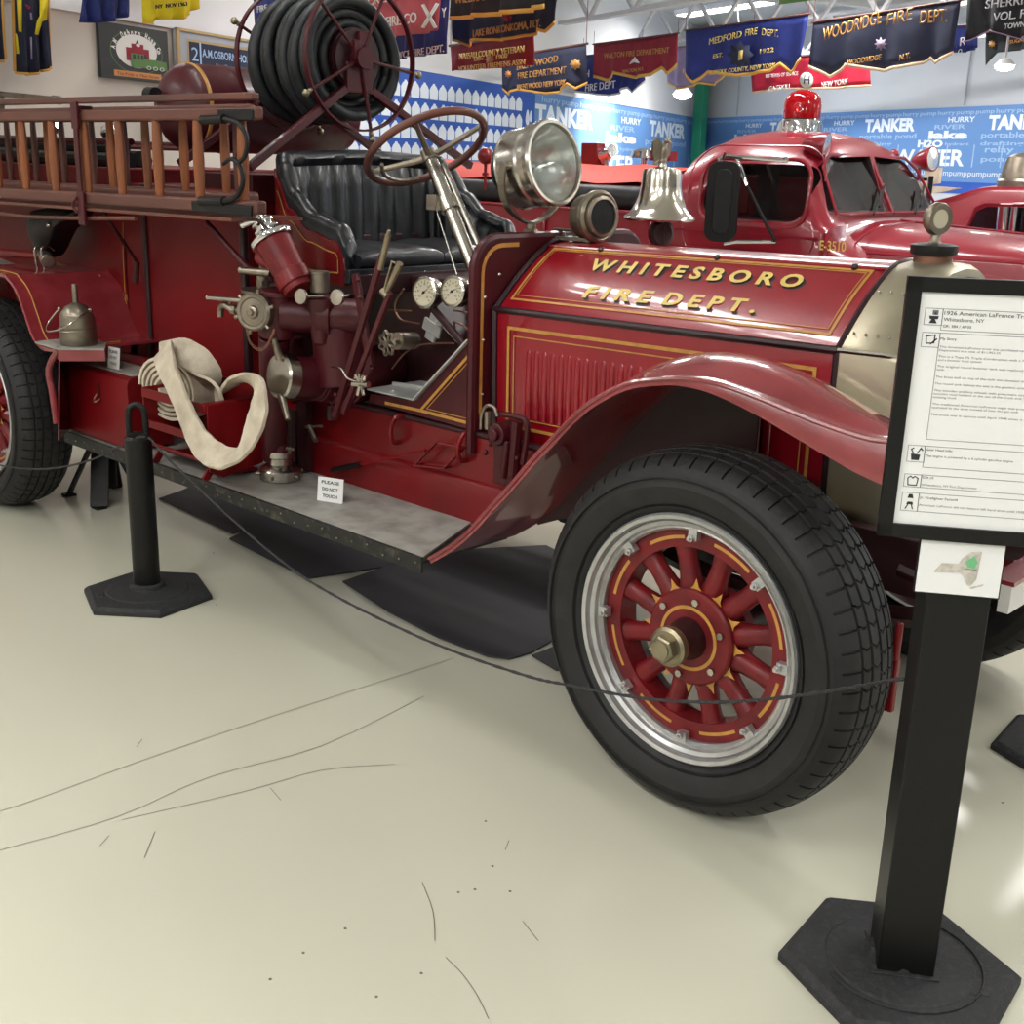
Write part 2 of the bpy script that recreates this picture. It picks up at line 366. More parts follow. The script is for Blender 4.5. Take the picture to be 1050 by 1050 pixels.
# wheels -------------------------------------------------------------
RT_ = 0.488
def make_wheel(cx):
    c = V((cx, 0, RT_))
    W = MB()
    # felloe ring, spokes, hub plate
    W.lathe([(0.236, 0.045), (0.284, 0.045), (0.288, 0.05), (0.288, 0.115), (0.236, 0.115), (0.236, 0.045)], c, (0, 1, 0), n=96, m=0, cap=False)
    for k in range(12):
        a = 2*PI*(k+0.5)/12; d = V((math.cos(a), 0, math.sin(a))); t = V((-math.sin(a), 0, math.cos(a)))
        rings = []
        for r, wd, dp in ((0.09, 0.022, 0.03), (0.13, 0.034, 0.034), (0.155, 0.028, 0.03), (0.20, 0.026, 0.026), (0.222, 0.029, 0.027), (0.24, 0.034, 0.03)):
            rings.append([c+d*r+V((0, 0.078, 0))+t*wd*math.cos(2*PI*j/12)+V((0, dp*math.sin(2*PI*j/12), 0)) for j in range(12)])
        W.loft(rings, 0)
        # gold points where the spokes meet
        a2 = 2*PI*k/12; d2 = V((math.cos(a2), 0, math.sin(a2))); t2 = V((-math.sin(a2), 0, math.cos(a2)))
        q = c+V((0, 0.0455, 0))
        W.add([q+d2*0.118-t2*0.027, q+d2*0.118+t2*0.027, q+d2*0.136+t2*0.008, q+d2*0.158, q+d2*0.136-t2*0.008], [(0, 1, 2, 3, 4)], 1)
    W.lathe([(0.0, 0.055), (0.128, 0.055), (0.128, 0.034), (0.122, 0.028), (0.05, 0.026), (0.05, 0.02), (0, 0.02)], c, (0, 1, 0), n=64, m=0, cap=False)
    W.lathe([(0.078, 0.0262), (0.078, 0.0248), (0.087, 0.0252), (0.087, 0.0266)], c, (0, 1, 0), n=64, m=1, cap=False)
    W.lathe([(0.0, 0.14), (0.128, 0.14), (0.128, 0.11), (0.0, 0.11)], c, (0, 1, 0), n=48, m=0, cap=False)
    for k in range(8):           # gold dashes on the felloe
        a0 = 2*PI*(k+0.22)/8; 
        pts = [c+V((math.cos(a0+2*PI/8*0.56*j/8)*0.262, 0.0448, math.sin(a0+2*PI/8*0.56*j/8)*0.262)) for j in range(9)]
        W.path(pts, 0.009, (0, -1, 0), m=1, off=0.001)
    wh = part('wheel', W, ['worn_red', 'gold'], bevel=0)
    # tyre with moulded tread
    T = MB()
    side = [(0.315, 0.028, 0), (0.335, 0.004, 0), (0.37, -0.02, 0), (0.405, -0.028, 0), (0.436, -0.02, 0), (0.452, -0.008, 0), (0.456, -0.004, 1), (0.466, 0.006, 1), (0.4745, 0.020, 1)]
    for u, g in ((0.72, 1), (0.70, 1), (0.69, 2), (0.64, 2), (0.63, 1), (0.52, 1), (0.40, 1), (0.39, 2), (0.32, 2), (0.31, 1), (0.17, 1), (0.045, 1), (0.035, 2)):
        side.append((0.488-0.0215*u**2.2, 0.11-0.11*u, g))
    full = side+[(0.488, 0.11, 2)]+[(r, 0.22-y, g) for r, y, g in reversed(side)]
    NL = 60; rings = []
    for k in range(NL):
        for s_, gv in ((0.0, 0), (0.03, 1), (0.105, 1), (0.135, 0), (0.56, 0)):
            rg = []
            for r, y, g in full:
                u = (0.11-y)/0.11; zz_ = abs(((abs(u)*3.1) % 1)-0.5)*0.5 if abs(u) < 0.72 else 0.5*abs(((0.72*3.1) % 1)-0.5)
                th = 2*PI*(k+s_+zz_+(0.5 if u < 0 else 0))/NL
                d_ = 0
                if g and gv: d_ = 0.008 if abs(u) > 0.33 else 0.004
                if g == 2: d_ = 0.007
                rg.append(c+V((math.cos(th)*(r-d_), y, math.sin(th)*(r-d_))))
            rings.append(rg)
    T.loft(rings, 0, closed=False, loop=True, cap=False)
    for rr in (0.352, 0.356, 0.425):
        T.lathe([(rr-0.002, -0.006-(rr-0.35)*0.25), (rr, -0.012-(rr-0.35)*0.25), (rr+0.002, -0.006-(rr-0.35)*0.25)], c, (0, 1, 0), n=96, cap=False)
    part('tyre', T, 'rubber', wh, smooth=22)
    Rm = MB(); Rm.lathe([(0.286, 0.055), (0.284, 0.03), (0.290, 0.022), (0.296, 0.024), (0.300, 0.012), (0.310, 0.006), (0.314, 0.012), (0.318, -0.004), (0.328, -0.008), (0.333, -0.002), (0.333, 0.03), (0.320, 0.06), (0.300, 0.2), (0.290, 0.2), (0.286, 0.055)], c, (0, 1, 0), n=96, cap=False)
    part('rim', Rm, 'rim_silver', wh)
    H = MB(); H.lathe([(0.056, 0.03), (0.056, 0.02), (0.05, -0.002), (0.045, -0.03), (0.045, -0.042), (0, -0.042)], c, (0, 1, 0), n=32, cap=False)
    part('hub', H, 'dark_maroon', wh)
    H = MB(); H.lathe([(0.050, -0.04), (0.052, -0.046), (0.052, -0.062), (0.044, -0.068), (0, -0.068)], c, (0, 1, 0), n=32, cap=False)
    H.lathe([(0.036, -0.066), (0.036, -0.088), (0.031, -0.092), (0, -0.092)], c, (0, 1, 0), n=6, cap=False, ph=0.2)
    H.lathe([(0.026, -0.091), (0.024, -0.096), (0, -0.097)], c, (0, 1, 0), n=20, cap=False)
    part('hub_cap', H, 'brass', wh, label='brass hexagonal hub cap')
    for k in range(8):
        a = 2*PI*k/8+0.02+PI/2; d = V((math.cos(a), 0, math.sin(a))); t = V((-math.sin(a), 0, math.cos(a)))
        b = MB(); R = Matrix((t, V((0, 1, 0)), d)).transposed()
        b.box(c+d*0.278+V((0, 0.03, 0)), (0.026, 0.02, 0.03), R=R)
        b.cyl(c+d*0.270+V((0, 0.02, 0)), c+d*0.270+V((0, 0.008, 0)), 0.0095, n=6)
        b.cyl(c+d*0.270+V((0, 0.008, 0)), c+d*0.270+V((0, 0.0, 0)), 0.005, n=8)
        part('rim_clamp', b, 'rim_silver', wh, smooth=30)
    for k in range(6):
        a = 2*PI*k/6+0.35; d = V((math.cos(a), 0, math.sin(a)))
        b = MB(); b.cyl(c+d*0.104+V((0, 0.03, 0)), c+d*0.104+V((0, 0.017, 0)), 0.010, n=6)
        part('hub_bolt', b, 'nickel', wh, smooth=30)
    return wh
wf = make_wheel(0.0)
def wheel_copy(x, far, dy=0.0):
    r = copy_tree(wf, FE)
    base = V((-1.9, YC, 0))
    if far: r.matrix_basis = Matrix.Translation(V((x, 2*YC-dy, 0))-base) @ Matrix.Rotation(PI, 4, 'Z') @ Matrix.Translation(base)
    else: r.matrix_basis = Matrix.Translation((x, dy, 0))
    return r
bpy.context.view_layer.update()
wheel_copy(0.0, True); wheel_copy(-3.93, False, -0.10); wheel_copy(-3.93, True, -0.10)

# chassis ------------------------------------------------------------
for s in (0, 1):
    y = 0.43 if s == 0 else 2*YC-0.43
    b = MB(); b.box((-2.35, y, 0.69), (5.6, 0.05, 0.15)); 
    for k in range(12):
        x = -1.02+0.09*k-0.3*(k > 5); 
        if s == 0: b.sphere((x, y-0.026, 0.74-0.05*(k % 2)), 0.009, 8)
    b.tube(cr([(0.36, y, 0.68), (0.44, y, 0.66), (0.48, y, 0.61)], 4), 0.032, 8)
    part('frame_rail', b, 'dark_maroon', bevel=0.006)
    b = MB(); b.tube(cr([(-0.62, y-0.05, 0.66), (-0.3, y-0.05, 0.55), (0, y-0.05, 0.52), (0.35, y-0.05, 0.56), (0.6, y-0.05, 0.62)], 5), 0.028, 6); part('leaf_spring', b, 'dark_maroon')
b = MB(); b.cyl((0, 0.12, 0.47), (0, 1.52, 0.47), 0.045); part('axle', b, 'dark_maroon')
b = MB(); b.cyl((-3.93, 0.05, 0.47), (-3.93, 1.59, 0.47), 0.06); part('axle', b, 'dark_maroon')
b = MB(); b.box((-0.35, YC, 0.62), (1.1, 0.62, 0.26)); b.cyl((-0.9, YC, 0.6), (-2.9, YC, 0.55), 0.05); b.box((-1.6, YC, 0.6), (0.9, 0.5, 0.3)); part('engine_pan', b, 'iron', bevel=0.03)
b = MB()
P0 = at(1023, 611, x=0.56); P1 = V((0.56, 1.42, P0.z)); b.bar((0.56, 0.62, 0.60), (0.56, 1.5, 0.60), 0.03, 0.075, m=1); b.bar((0.545, 0.62, 0.643), (0.545, 1.5, 0.643), 0.07, 0.012, m=0)
part('front_crossbar', b, ['fender_red', 'banner_white'], label='cream front crossbar with red top', smooth=0)
b = MB(); b.box((0.472, 0.21, 0.46), (0.022, 0.02, 0.14)); b.tube([(0.472, 0.21, 0.62), (0.472, 0.21, 0.39)], 0.010, 8); part('tow_hanger', b, 'red', bevel=0.01)

# firewall, hood, radiator ----------------------------------------------
fy0, fz0, fz1 = 0.387, 0.70, 1.405
pts = [V((-1.15, y, z)) for y, z in ([(fy0, fz0), (fy0, fz1-0.10)]+[(fy0+0.10-0.10*math.cos(a*PI/12), fz1-0.10+0.10*math.sin(a*PI/12)) for a in range(1, 6)]+[(fy0+0.1, fz1)])]
pts = pts+[mirror_y(p) for p in reversed(pts)]
b = MB(); b.prism(pts, (-0.035, 0, 0), 0)
g = [V((-1.149, y, z)) for y, z in ([(fy0+0.022, 0.80), (fy0+0.022, fz1-0.11)]+[(fy0+0.11-0.088*math.cos(a*PI/12), fz1-0.11+0.088*math.sin(a*PI/12)) for a in range(1, 6)]+[(fy0+0.11, fz1-0.022), (fy0+0.19, fz1-0.022)])]
b.path(g, 0.014, (1, 0, 0), m=1)
b.tube([pts[0]+V((-0.017, 0, 0))]+[p+V((-0.017, 0, 0)) for p in pts[1:8]]+[mirror_y(p)+V((-0.017, 0, 0)) for p in reversed(pts[:8])], 0.017, 8, m=0)
for y, z in ((fy0+0.03, 0.9), (fy0+0.03, 1.08), (fy0+0.035, 1.22), (fy0+0.10, 1.29)): b.sphere((-1.147, y, z), 0.007, 8, m=2)
part('firewall', b, ['maroon', 'gold', 'nickel'])
HX0, HX1 = -1.148, 0.105
CZ, RY, RZ, CYy, SZ0 = 1.18, 0.705, 1.372, 0.46, 0.72
ZB = 0.012     # hood drops nowhere; slight rise to the front like the photo
sec = [(CYy+0.012, SZ0), (CYy+0.004, 0.95), (CYy, CZ-0.012), (CYy+0.004, CZ), (CYy+0.014, CZ+0.011)]
def facet(t):          # gently crowned slope between crease and ridge
    y = CYy+0.014+(RY-CYy-0.014)*t; z = CZ+0.011+(RZ-CZ-0.011)*t+0.014*math.sin(PI*t); return (y, z)
sec += [facet(k/8) for k in range(1, 9)]
sec += [(RY+0.03, RZ+0.012), (YC-0.012, RZ+0.02)]
def hsec(x, grow=0.0, lift=0.0):
    P = [V((x, y, z+lift)) for y, z in sec]; P += [mirror_y(p) for p in reversed(P)]
    if grow:
        cc = V((x, YC, 0.95)); P = [cc+(p-cc)*(1+grow) for p in P]
    return P
b = MB(); nx = 14
b.loft([hsec(HX0+(HX1-HX0)*i/nx, lift=0.02*i/nx) for i in range(nx+1)], 0, cap=True)
def hz(x): return 0.02*(x-HX0)/(HX1-HX0)
def hp(x, t, off=0.0):     # point on the near slope of the hood
    y, z = facet(t); y2, z2 = facet(min(1, t+0.01)); y1, z1 = facet(max(0, t-0.01)); n = V((0, -(z2-z1), (y2-y1))).normalized()
    return V((x, y, z+hz(x)))+n*off
NF = V((0, -(RZ-CZ), RY-CYy)).normalized()
def fpath(xt, wd, m, off=0.002):
    out = []
    for (x0, t0), (x1, t1) in zip(xt, xt[1:]+xt[:1]):
        for k in range(8): out.append(hp(x0+(x1-x0)*k/8, t0+(t1-t0)*k/8, off))
    b.path(out, wd, NF, m=m, loop=True, off=0)
fpath([(HX0+0.05, 0.10), (HX1-0.05, 0.10), (HX1-0.05, 0.97), (HX0+0.05, 0.97)], 0.009, 2)
fpath([(HX0+0.062, 0.155), (HX1-0.062, 0.155), (HX1-0.062, 0.93), (HX0+0.062, 0.93)], 0.0035, 2)
# crease bead, ridge bead, front and back beads
b.tube([(HX0, CYy-0.002, CZ), (HX1, CYy-0.002, CZ+0.02)], 0.011, 8, m=1)
b.tube([(HX0, RY, RZ+0.003), (HX1, RY, RZ+0.024)], 0.006, 8, m=0)
b.tube([p+V((0, 0, 0)) for p in hsec(HX1-0.004, 0.004, 0.02)[:16]], 0.009, 6, m=1)
b.tube([p for p in hsec(HX0+0.012, 0.004)[:16]], 0.013, 6, m=1)
for x in (-0.9, -0.45, 0.0): b.sphere(hp(x, 1.0, 0.004), 0.012, 8, m=1)
# side panel gold lines and louvres
sy = CYy-0.001
def sp(x, z): return V((x, CYy+0.004*(1-(z-0.95)/0.22), z+hz(x)*1.0))
def sline(pts, wd, m=2, off=0.004): b.path([sp(x, z) for x, z in pts], wd, (0, -1, 0), m=m, loop=True, off=off)
sline([(HX0+0.075, 0.80), (HX1-0.06, 0.80), (HX1-0.06, 1.125), (HX0+0.075, 1.125)], 0.011)
sline([(HX0+0.10, 0.83), (HX1-0.085, 0.83), (HX1-0.085, 1.10), (HX0+0.10, 1.10)], 0.004)
for k in range(27):
    x = HX0+0.165+0.0345*k
    rg = []
    for z, d, wd in ((0.83, 0.0, 0.004), (0.835, 0.0062, 0.0115), (0.93, 0.00806, 0.0125), (1.02, 0.00806, 0.0125), (1.052, 0.0062, 0.011), (1.068, 0.0, 0.004)):
        rg.append([V((x+wd*math.cos(PI*j/5), CYy+0.004-d*math.sin(PI*j/5), z+hz(x))) for j in range(6)])
    b.loft(rg, 0, cap=True)
# lettering
def htext(s, a, c, hh):
    pa, pc = a, c
    A = at_facet(*pa); B = at_facet(*pc)
    upv = V((0, RY-CYy, RZ-CZ)).normalized()
    b.text(s, A+V((0.010, -0.004, -0.006)), B+V((0.010, -0.004, -0.006)), hh, upv, m=3, off=NF*0.0025, bold=0.05)
    b.text(s, A, B, hh, upv, m=4, off=NF*0.0045, bold=0.035)
def at_facet(px, py):
    o = V((0, CYy+0.014, CZ+0.011+0.018)); d = ray(px, py); n = NF
    t = (o-CAM).dot(n)/d.dot(n); p = CAM+d*t
    # pull onto the crowned surface
    tt = (p.y-CYy-0.014)/(RY-CYy-0.014); tt = max(0, min(1, tt)); y, z = facet(tt)
    return V((p.x, p.y, z+hz(p.x)))
def gap(st, sp_): return sp_.join(st)
htext('W H I T E S B O R O', (602, 277), (819, 300), 0.050)
htext('F I R E', (597, 304), (664, 311.5), 0.050)
htext('D E P T .', (678, 313), (773, 324), 0.050)
part('hood', b, ['hood_red', 'black_trim', 'gold', 'shadow_paint', 'gold_leaf'], smooth=40)
# radiator shell
b = MB()
rs = [hsec(0.105, 0.006, 0.022), hsec(0.14, 0.008, 0.023), hsec(0.235, 0.004, 0.025), hsec(0.262, -0.02, 0.022)]
b.loft(rs, 0)
rp = [p for p in hsec(0.265, -0.06, 0.02)]
b.prism(rp, (0.006, 0, 0), 1)
b.box((0.18, YC, 0.70), (0.2, 0.66, 0.10), m=2)
for k in range(4):
    for t in (0.12, 0.62): b.sphere(hp(0.125+0.033*k, t, 0.008), 0.0045, 6, m=3)
b.tube([(0.105, CYy-0.004, CZ+0.022), (0.235, CYy-0.002, CZ+0.025), (0.26, CYy+0.02, CZ+0.02)], 0.007, 6, m=3)
part('radiator', b, ['german_silver', 'iron', 'dark_maroon', 'nickel'])
b = MB(); cpt = V((0.165, YC, 1.395))
b.lathe([(0.055, 0.0), (0.05, 0.035), (0.05, 0.045)], cpt, (0, 0, 1), n=28, m=0)
b.lathe([(0.058, 0.04), (0.062, 0.046), (0.062, 0.066), (0.05, 0.07), (0.03, 0.072)], cpt, (0, 0, 1), n=28, m=1)
rc = part('radiator_cap', b, ['copper', 'iron'])
b = MB(); b.lathe([(0.02, 0.07), (0.013, 0.08), (0.012, 0.095)], cpt, (0, 0, 1), n=16)
mc = cpt+V((0, 0, 0.135)); fd = V((0.92, -0.38, 0)); 
b.lathe([(0.02, -0.011), (0.040, -0.013), (0.044, -0.006), (0.044, 0.006), (0.040, 0.013), (0.02, 0.011)], mc, fd, n=28)
b.lathe([(0, -0.0115), (0.028, -0.0115), (0.028, 0.0115), (0, 0.0115)], mc, fd, n=24, m=1)
part('temperature_gauge', b, ['dull_nickel', 'dial'], rc)

# front fenders ---------------------------------------------------------
FPX_ = [(440, 573), (462, 560), (480, 545), (500, 523), (523, 498), (545, 472), (566, 450), (587, 428), (609, 410), (641, 394), (673, 389), (705, 389), (737, 394), (780, 409), (823, 427), (860, 441), (890, 450), (911, 453)]
fprof = [at(*q, y=0.0) for q in FPX_]
def make_fender(far):
    prof = cr(fprof, 3); N = len(prof); Wd = 0.385
    rings = []; crown = []
    for i, p in enumerate(prof):
        t = i/(N-1)
        d = (prof[min(i+1, N-1)]-prof[max(i-1, 0)]).normalized(); n = V((-d.z, 0, d.x))
        if n.z < 0: n = -n
        fl = 0.016+0.085*max(0, (t-0.62)/0.38)**1.3          # outer flange gets deep towards the nose
        cw = 0.046*min(1, max(0, (t-0.30)/0.3)); cw *= 1 if t < 0.72 else max(0.12, 1-((t-0.72)/0.28)**1.5*0.88); drop = 0.11*max(0, (t-0.55)/0.45)**1.4
        top = [(0.0, -fl), (0.0, -0.004), (0.003, 0.0), (0.045, 0.002), (0.05, 0.004)]
        for k in range(1, 12):
            y = 0.05+0.27*k/12; top.append((y, 0.004+cw*math.sin(PI*k/12)**0.75))
        top += [(0.32, 0.004), (0.325, 0.002), (Wd, 0.0)]
        DR = lambda y: -drop*max(0, (y-0.1)/0.285)
        th = 0.006
        bot = [(Wd, -th), (0.325, -th)]+[(0.05+0.27*k/12, 0.004-th+cw*math.sin(PI*k/12)**0.75) for k in range(11, 0, -1)]+[(0.045, -th), (0.006, -th), (0.006, -fl)]
        rings.append([p+V((0, y, DR(y)))+n*h for y, h in top+bot])
    b = MB(); b.loft(rings, 0)
    # rolled front edge closing the nose
    pe = prof[-1]; b.tube([pe+V((0, 0.0, -0.05)), pe+V((0.004, 0.04, -0.045)), pe+V((0.004, 0.34, -0.12)), pe+V((0, Wd, -0.15))], 0.006, 6)
    b.prism([pe+V((0, 0.0, -0.10)), pe+V((0, 0.0, 0)), pe+V((0, 0.1, 0)), pe+V((0, Wd, -0.11)), pe+V((0, Wd, -0.18))], (0.004, 0, 0), 0)
    # gold line round the crown
    # outer edge bead
    b.tube([p+V((0, 0.0, 0)) for p in prof], 0.006, 6, m=0)
    # inner splash apron joining fender to frame
    q = [p+V((0, Wd, -0.004)) for p in prof if p.x < -0.06]
    lo = [V((q[-1].x, Wd, 0.80)), V((-0.2, Wd, 0.70)), V((-0.62, Wd, 0.62)), V((-0.85, Wd, 0.52))]
    b.prism(q[3:]+lo, (0, 0.008, 0), 1)
    # under-panel web seen through the arch
    if far:
        b.v = [mirror_y(p) for p in b.v]
    return part('front_fender', b, ['fender_red', 'dark_maroon'], smooth=50)
make_fender(False); make_fender(True)

# running boards --------------------------------------------------------
def board(far):
    b = MB(); x0, x1 = -3.30, -0.985
    b.prism([V((x0, 0.0, 0.452)), V((x1, 0.0, 0.452)), V((x1-0.17, 0.385, 0.452)), V((x0, 0.385, 0.452))], (0, 0, 0.008), 0)
    b.prism([V((x0, -0.006, 0.412)), V((x1+0.005, -0.006, 0.412)), V((x1+0.005, -0.006, 0.462)), V((x0, -0.006, 0.462))], (0, 0.012, 0), 1)
    b.prism([V((x0, 0.0, 0.44)), V((x1, 0.0, 0.44)), V((x1, 0.385, 0.44)), V((x0, 0.385, 0.44))], (0, 0, 0.01), 1)
    for k in range(30): b.sphere((x0+0.04+k*0.078, -0.012, 0.438+0.008*((k*7) % 3-1)), 0.004, 6, m=2)
    if far: b.v = [mirror_y(p) for p in b.v]
    return part('running_board', b, ['grey_top', 'edge_black', 'dull_nickel'], smooth=0)
board(False); board(True)
b = MB()   # splash apron between board and frame
ap = [(0.383, 0.455), (0.383, 0.56), (0.388, 0.59), (0.40, 0.605), (0.44, 0.612)]
b.loft([[V((x, y, z)) for y, z in ap] for x in (-3.2, -2.2, -1.6, -1.12, -0.98)], 0, closed=False)
b.prism([V((-3.2, 0.40, 0.60)), V((-0.92, 0.40, 0.60)), V((-0.72, 0.40, 0.76)), V((-3.2, 0.40, 0.76))], (0, 0.01, 0), 0)
b.tube([(-3.2, 0.405, 0.765), (-0.7, 0.405, 0.765)], 0.012, 8, m=1)
part('splash_apron', b, ['red', 'dark_maroon'], smooth=50)
for px, py in ((405, 440), (474, 458)):
    c0 = at(px, py, y=0.375); b = MB(); b.tube(cr([c0+V((0, 0.02, -0.05)), c0+V((0, -0.01, -0.045)), c0+V((0, -0.02, 0)), c0+V((0.01, -0.005, 0.045)), c0+V((0.02, 0.02, 0.05))], 4), 0.009, 8); part('grab_handle', b, 'red')
# pedal-like bracket with black-gripped lever beside the apron
A = at(341, 482, y=0.34); B = at(436, 462, y=0.34); b = MB(); b.tube([A+(B-A)*0.3, B], 0.006, 6); 
c0 = at(425, 477, y=0.36); c1 = at(448, 453, y=0.36); c2 = at(476, 459, y=0.37); c3 = at(455, 480, y=0.37)
for p, q in ((c0, c1), (c1, c2), (c2, c3), (c3, c0), (c0, c0+V((0, 0.04, 0))), (c3, c3+V((0, 0.04, 0)))): b.bar(p, q, 0.012, 0.006)
lv = part('step_bracket', b, 'red'); b = MB(); b.tube([A, A+(B-A)*0.32], [0.010, 0.008][0], 8); part('grip', b, 'black_plastic', lv)
# crank housing in front of the firewall
b = MB(); hc = at(512, 445, y=0.36)
b.cyl(hc+V((0, 0.06, 0)), hc+V((0, -0.02, 0)), 0.042, 0.036, n=20); b.cyl(hc+V((0, -0.02, 0)), hc+V((0, -0.035, 0)), 0.02, n=12)
b.box(hc+V((0.0, 0.03, -0.09)), (0.06, 0.05, 0.16)); b.tube([at(520, 452, y=0.36), at(516, 490, y=0.36)], 0.012, 8)
for q in ((509, 470), (503, 455), (498, 464), (530, 470)): b.sphere(at(*q, y=0.375), 0.010, 8)
part('crank_housing', b, 'maroon', bevel=0.006)
b = MB(); fr = [at(*q, y=0.375) for q in ((508, 424), (533, 428), (541, 438), (536, 476))]; b.tube(cr(fr, 4), 0.010, 8); b.tube([at(530, 432, y=0.38), at(524, 500, y=0.38)], 0.02, 8); part('crank_arch', b, 'maroon')
b = MB(); b.tube(cr([at(*q, y=0.36) for q in ((493, 440), (494, 425), (499, 416), (507, 418), (510, 427))], 4), 0.006, 6); b.tube([at(500, 440, y=0.36), at(500, 422, y=0.36)], 0.011, 8); part('filler_cap', b, 'dull_nickel')

# triangular gold-lined footwell panel & floor plates ----------------------
b = MB(); yy = 0.385
tri = [at(380, 404, y=yy), at(378, 412, y=yy), at(487, 442, y=yy), at(487, 342, y=yy), at(428, 411, y=yy)]
b.prism(tri, (0, 0.02, 0), 0)
b.path([at(395, 413, y=yy), at(432, 421, y=yy), at(482, 434, y=yy)], 0.011, (0, -1, 0), m=1, off=0.002)
b.path([at(432, 420, y=yy), at(484, 361, y=yy), at(482, 434, y=yy)], 0.010, (0, -1, 0), m=1, off=0.002)
b.path([at(438, 419, y=yy), at(480, 372, y=yy), at(479, 429, y=yy)], 0.003, (0, -1, 0), m=1, loop=True, off=0.0022)
part('footwell_panel', b, ['maroon', 'gold'], smooth=0)
b = MB(); pl = [at(376, 404, y=yy-0.01), at(424, 411, y=yy-0.01)]
z1 = pl[1].z
b.prism([V((pl[0].x, yy-0.01, z1)), V((pl[1].x, yy-0.01, z1)), V((pl[1].x, 1.22, z1)), V((pl[0].x, 1.22, z1))], (0, 0, 0.006), 0)
e0 = V((pl[1].x, yy-0.01, z1)); e1 = at(480, 350, y=yy-0.01)
b.prism([e0, e1, e1+V((0, 0.85, 0)), e0+V((0, 0.85, 0))], (-0.004, 0, 0.005), 0)
b.bar(e0+V((0, 0, 0.005)), e1+V((0, 0, 0.005)), 0.012, 0.006, m=0)
b.bar(V((pl[0].x, 0.50, z1+0.01)), V((pl[1].x, 0.58, z1+0.01)), 0.012, 0.012, m=0)
for q in ((403, 401),): b.sphere(at(*q, z=z1+0.006), 0.006, 8)
part('floor_plate', b, 'alu', smooth=0, label='pale metal floor plate under the pedals')
b = MB(); pc = at(444, 336, y=0.55)
b.box(pc, (0.05, 0.012, 0.10), R=Matrix.Rotation(0.35, 3, 'Y')); b.box(pc+V((0, -0.004, 0)), (0.09, 0.012, 0.045), R=Matrix.Rotation(0.35, 3, 'Y'))
b.bar(at(452, 330, y=0.56), at(471, 350, y=0.56), 0.02, 0.012); b.cyl(at(450, 331, y=0.55), at(450, 331, y=0.53), 0.014, n=12)
part('pedal', b, 'alu', bevel=0.003)
# dark bulkhead, transmission and pump bay --------------------------------
b = MB(); b.box((-1.75, YC, 0.98), (1.16, 0.36, 0.5)); b.box((-1.32, YC, 1.1), (0.3, 0.8, 0.03), R=Matrix.Rotation(0.6, 3, 'Y')); b.box((-2.28, YC, 1.0), (0.12, 0.86, 0.7)); b.box((-1.9, 1.30, 0.95), (0.9, 0.02, 0.5))
part('bulkhead', b, 'dark_maroon', bevel=0.02)
b = MB(); b.box((-1.22, 0.92, 1.28), (0.05, 0.62, 0.16)); b.tube(cr([(-1.25, 0.66, 1.25), (-1.28, 0.70, 1.30), (-1.3, YC, 1.32), (-1.28, 1.2, 1.30)], 5), 0.02, 8); part('dashboard', b, 'maroon', bevel=0.01)

# gauges ---------------------------------------------------------------
def gauge(px, py, r, needle):
    c = at(px, py, y=0.40); n = V((0.1, -1, 0.12)).normalized()
    b = MB(); b.lathe([(r*0.85, -0.045), (r, -0.03), (r*1.05, 0), (r*1.05, 0.012), (r*0.9, 0.016), (r*0.86, 0.010), (0, 0.010)], c, n, n=36)
    g = part('pressure_gauge', b, 'nickel')
    a, c2, _ = basis(n); X = V((1, 0, 0)); X = (X-n*X.dot(n)).normalized(); Z = n.cross(X); Z = Z if Z.z > 0 else -Z
    b = MB(); b.add([c+n*0.0115+(X*math.cos(2*PI*k/32)+Z*math.sin(2*PI*k/32))*r*0.86 for k in range(32)], [tuple(range(32))], 0)
    for k in range(13):
        th = math.radians(225-22.5*k); e = X*math.cos(th)+Z*math.sin(th)
        b.path([c+n*0.012+e*r*0.62, c+n*0.012+e*r*0.78], r*0.045, n, m=1, off=0.0004)
        if k % 2 == 0:
            s0 = c+n*0.0124+e*r*0.47; s = str(k*30); b.text(s, s0-X*r*0.1, s0+X*r*0.1, r*0.14, Z, m=1)
    th = math.radians(needle); e = X*math.cos(th)+Z*math.sin(th); f = n.cross(e)
    b.add([c+n*0.0135-e*r*0.2+f*r*0.05, c+n*0.0135+e*r*0.66, c+n*0.0135-e*r*0.2-f*r*0.05], [(0, 1, 2)], 1)
    b.cyl(c+n*0.012, c+n*0.016, r*0.09, n=12, m=1)
    part('dial', b, ['dial', 'ink'], g, smooth=0)
gauge(437, 300, 0.052, 40); gauge(466, 299, 0.050, 30)
b = MB(); b.tube(cr([at(*q, y=0.43) for q in ((414, 296), (405, 312), (410, 327), (423, 331), (431, 332))], 5), 0.004, 6)
b.tube(cr([at(*q, y=0.43) for q in ((402, 378), (415, 362), (430, 354), (450, 352), (466, 352))], 5), 0.0035, 6)
b.tube(cr([at(*q, y=0.45) for q in ((458, 330), (470, 331), (480, 338), (482, 348))], 5), 0.0035, 6)
b.tube([at(397, 318, y=0.43), at(422, 319, y=0.43)], 0.004, 6); b.tube(cr([at(*q, y=0.43) for q in ((465, 318), (476, 320), (487, 324))], 4), 0.004, 6)
part('gauge_pipe', b, 'copper')

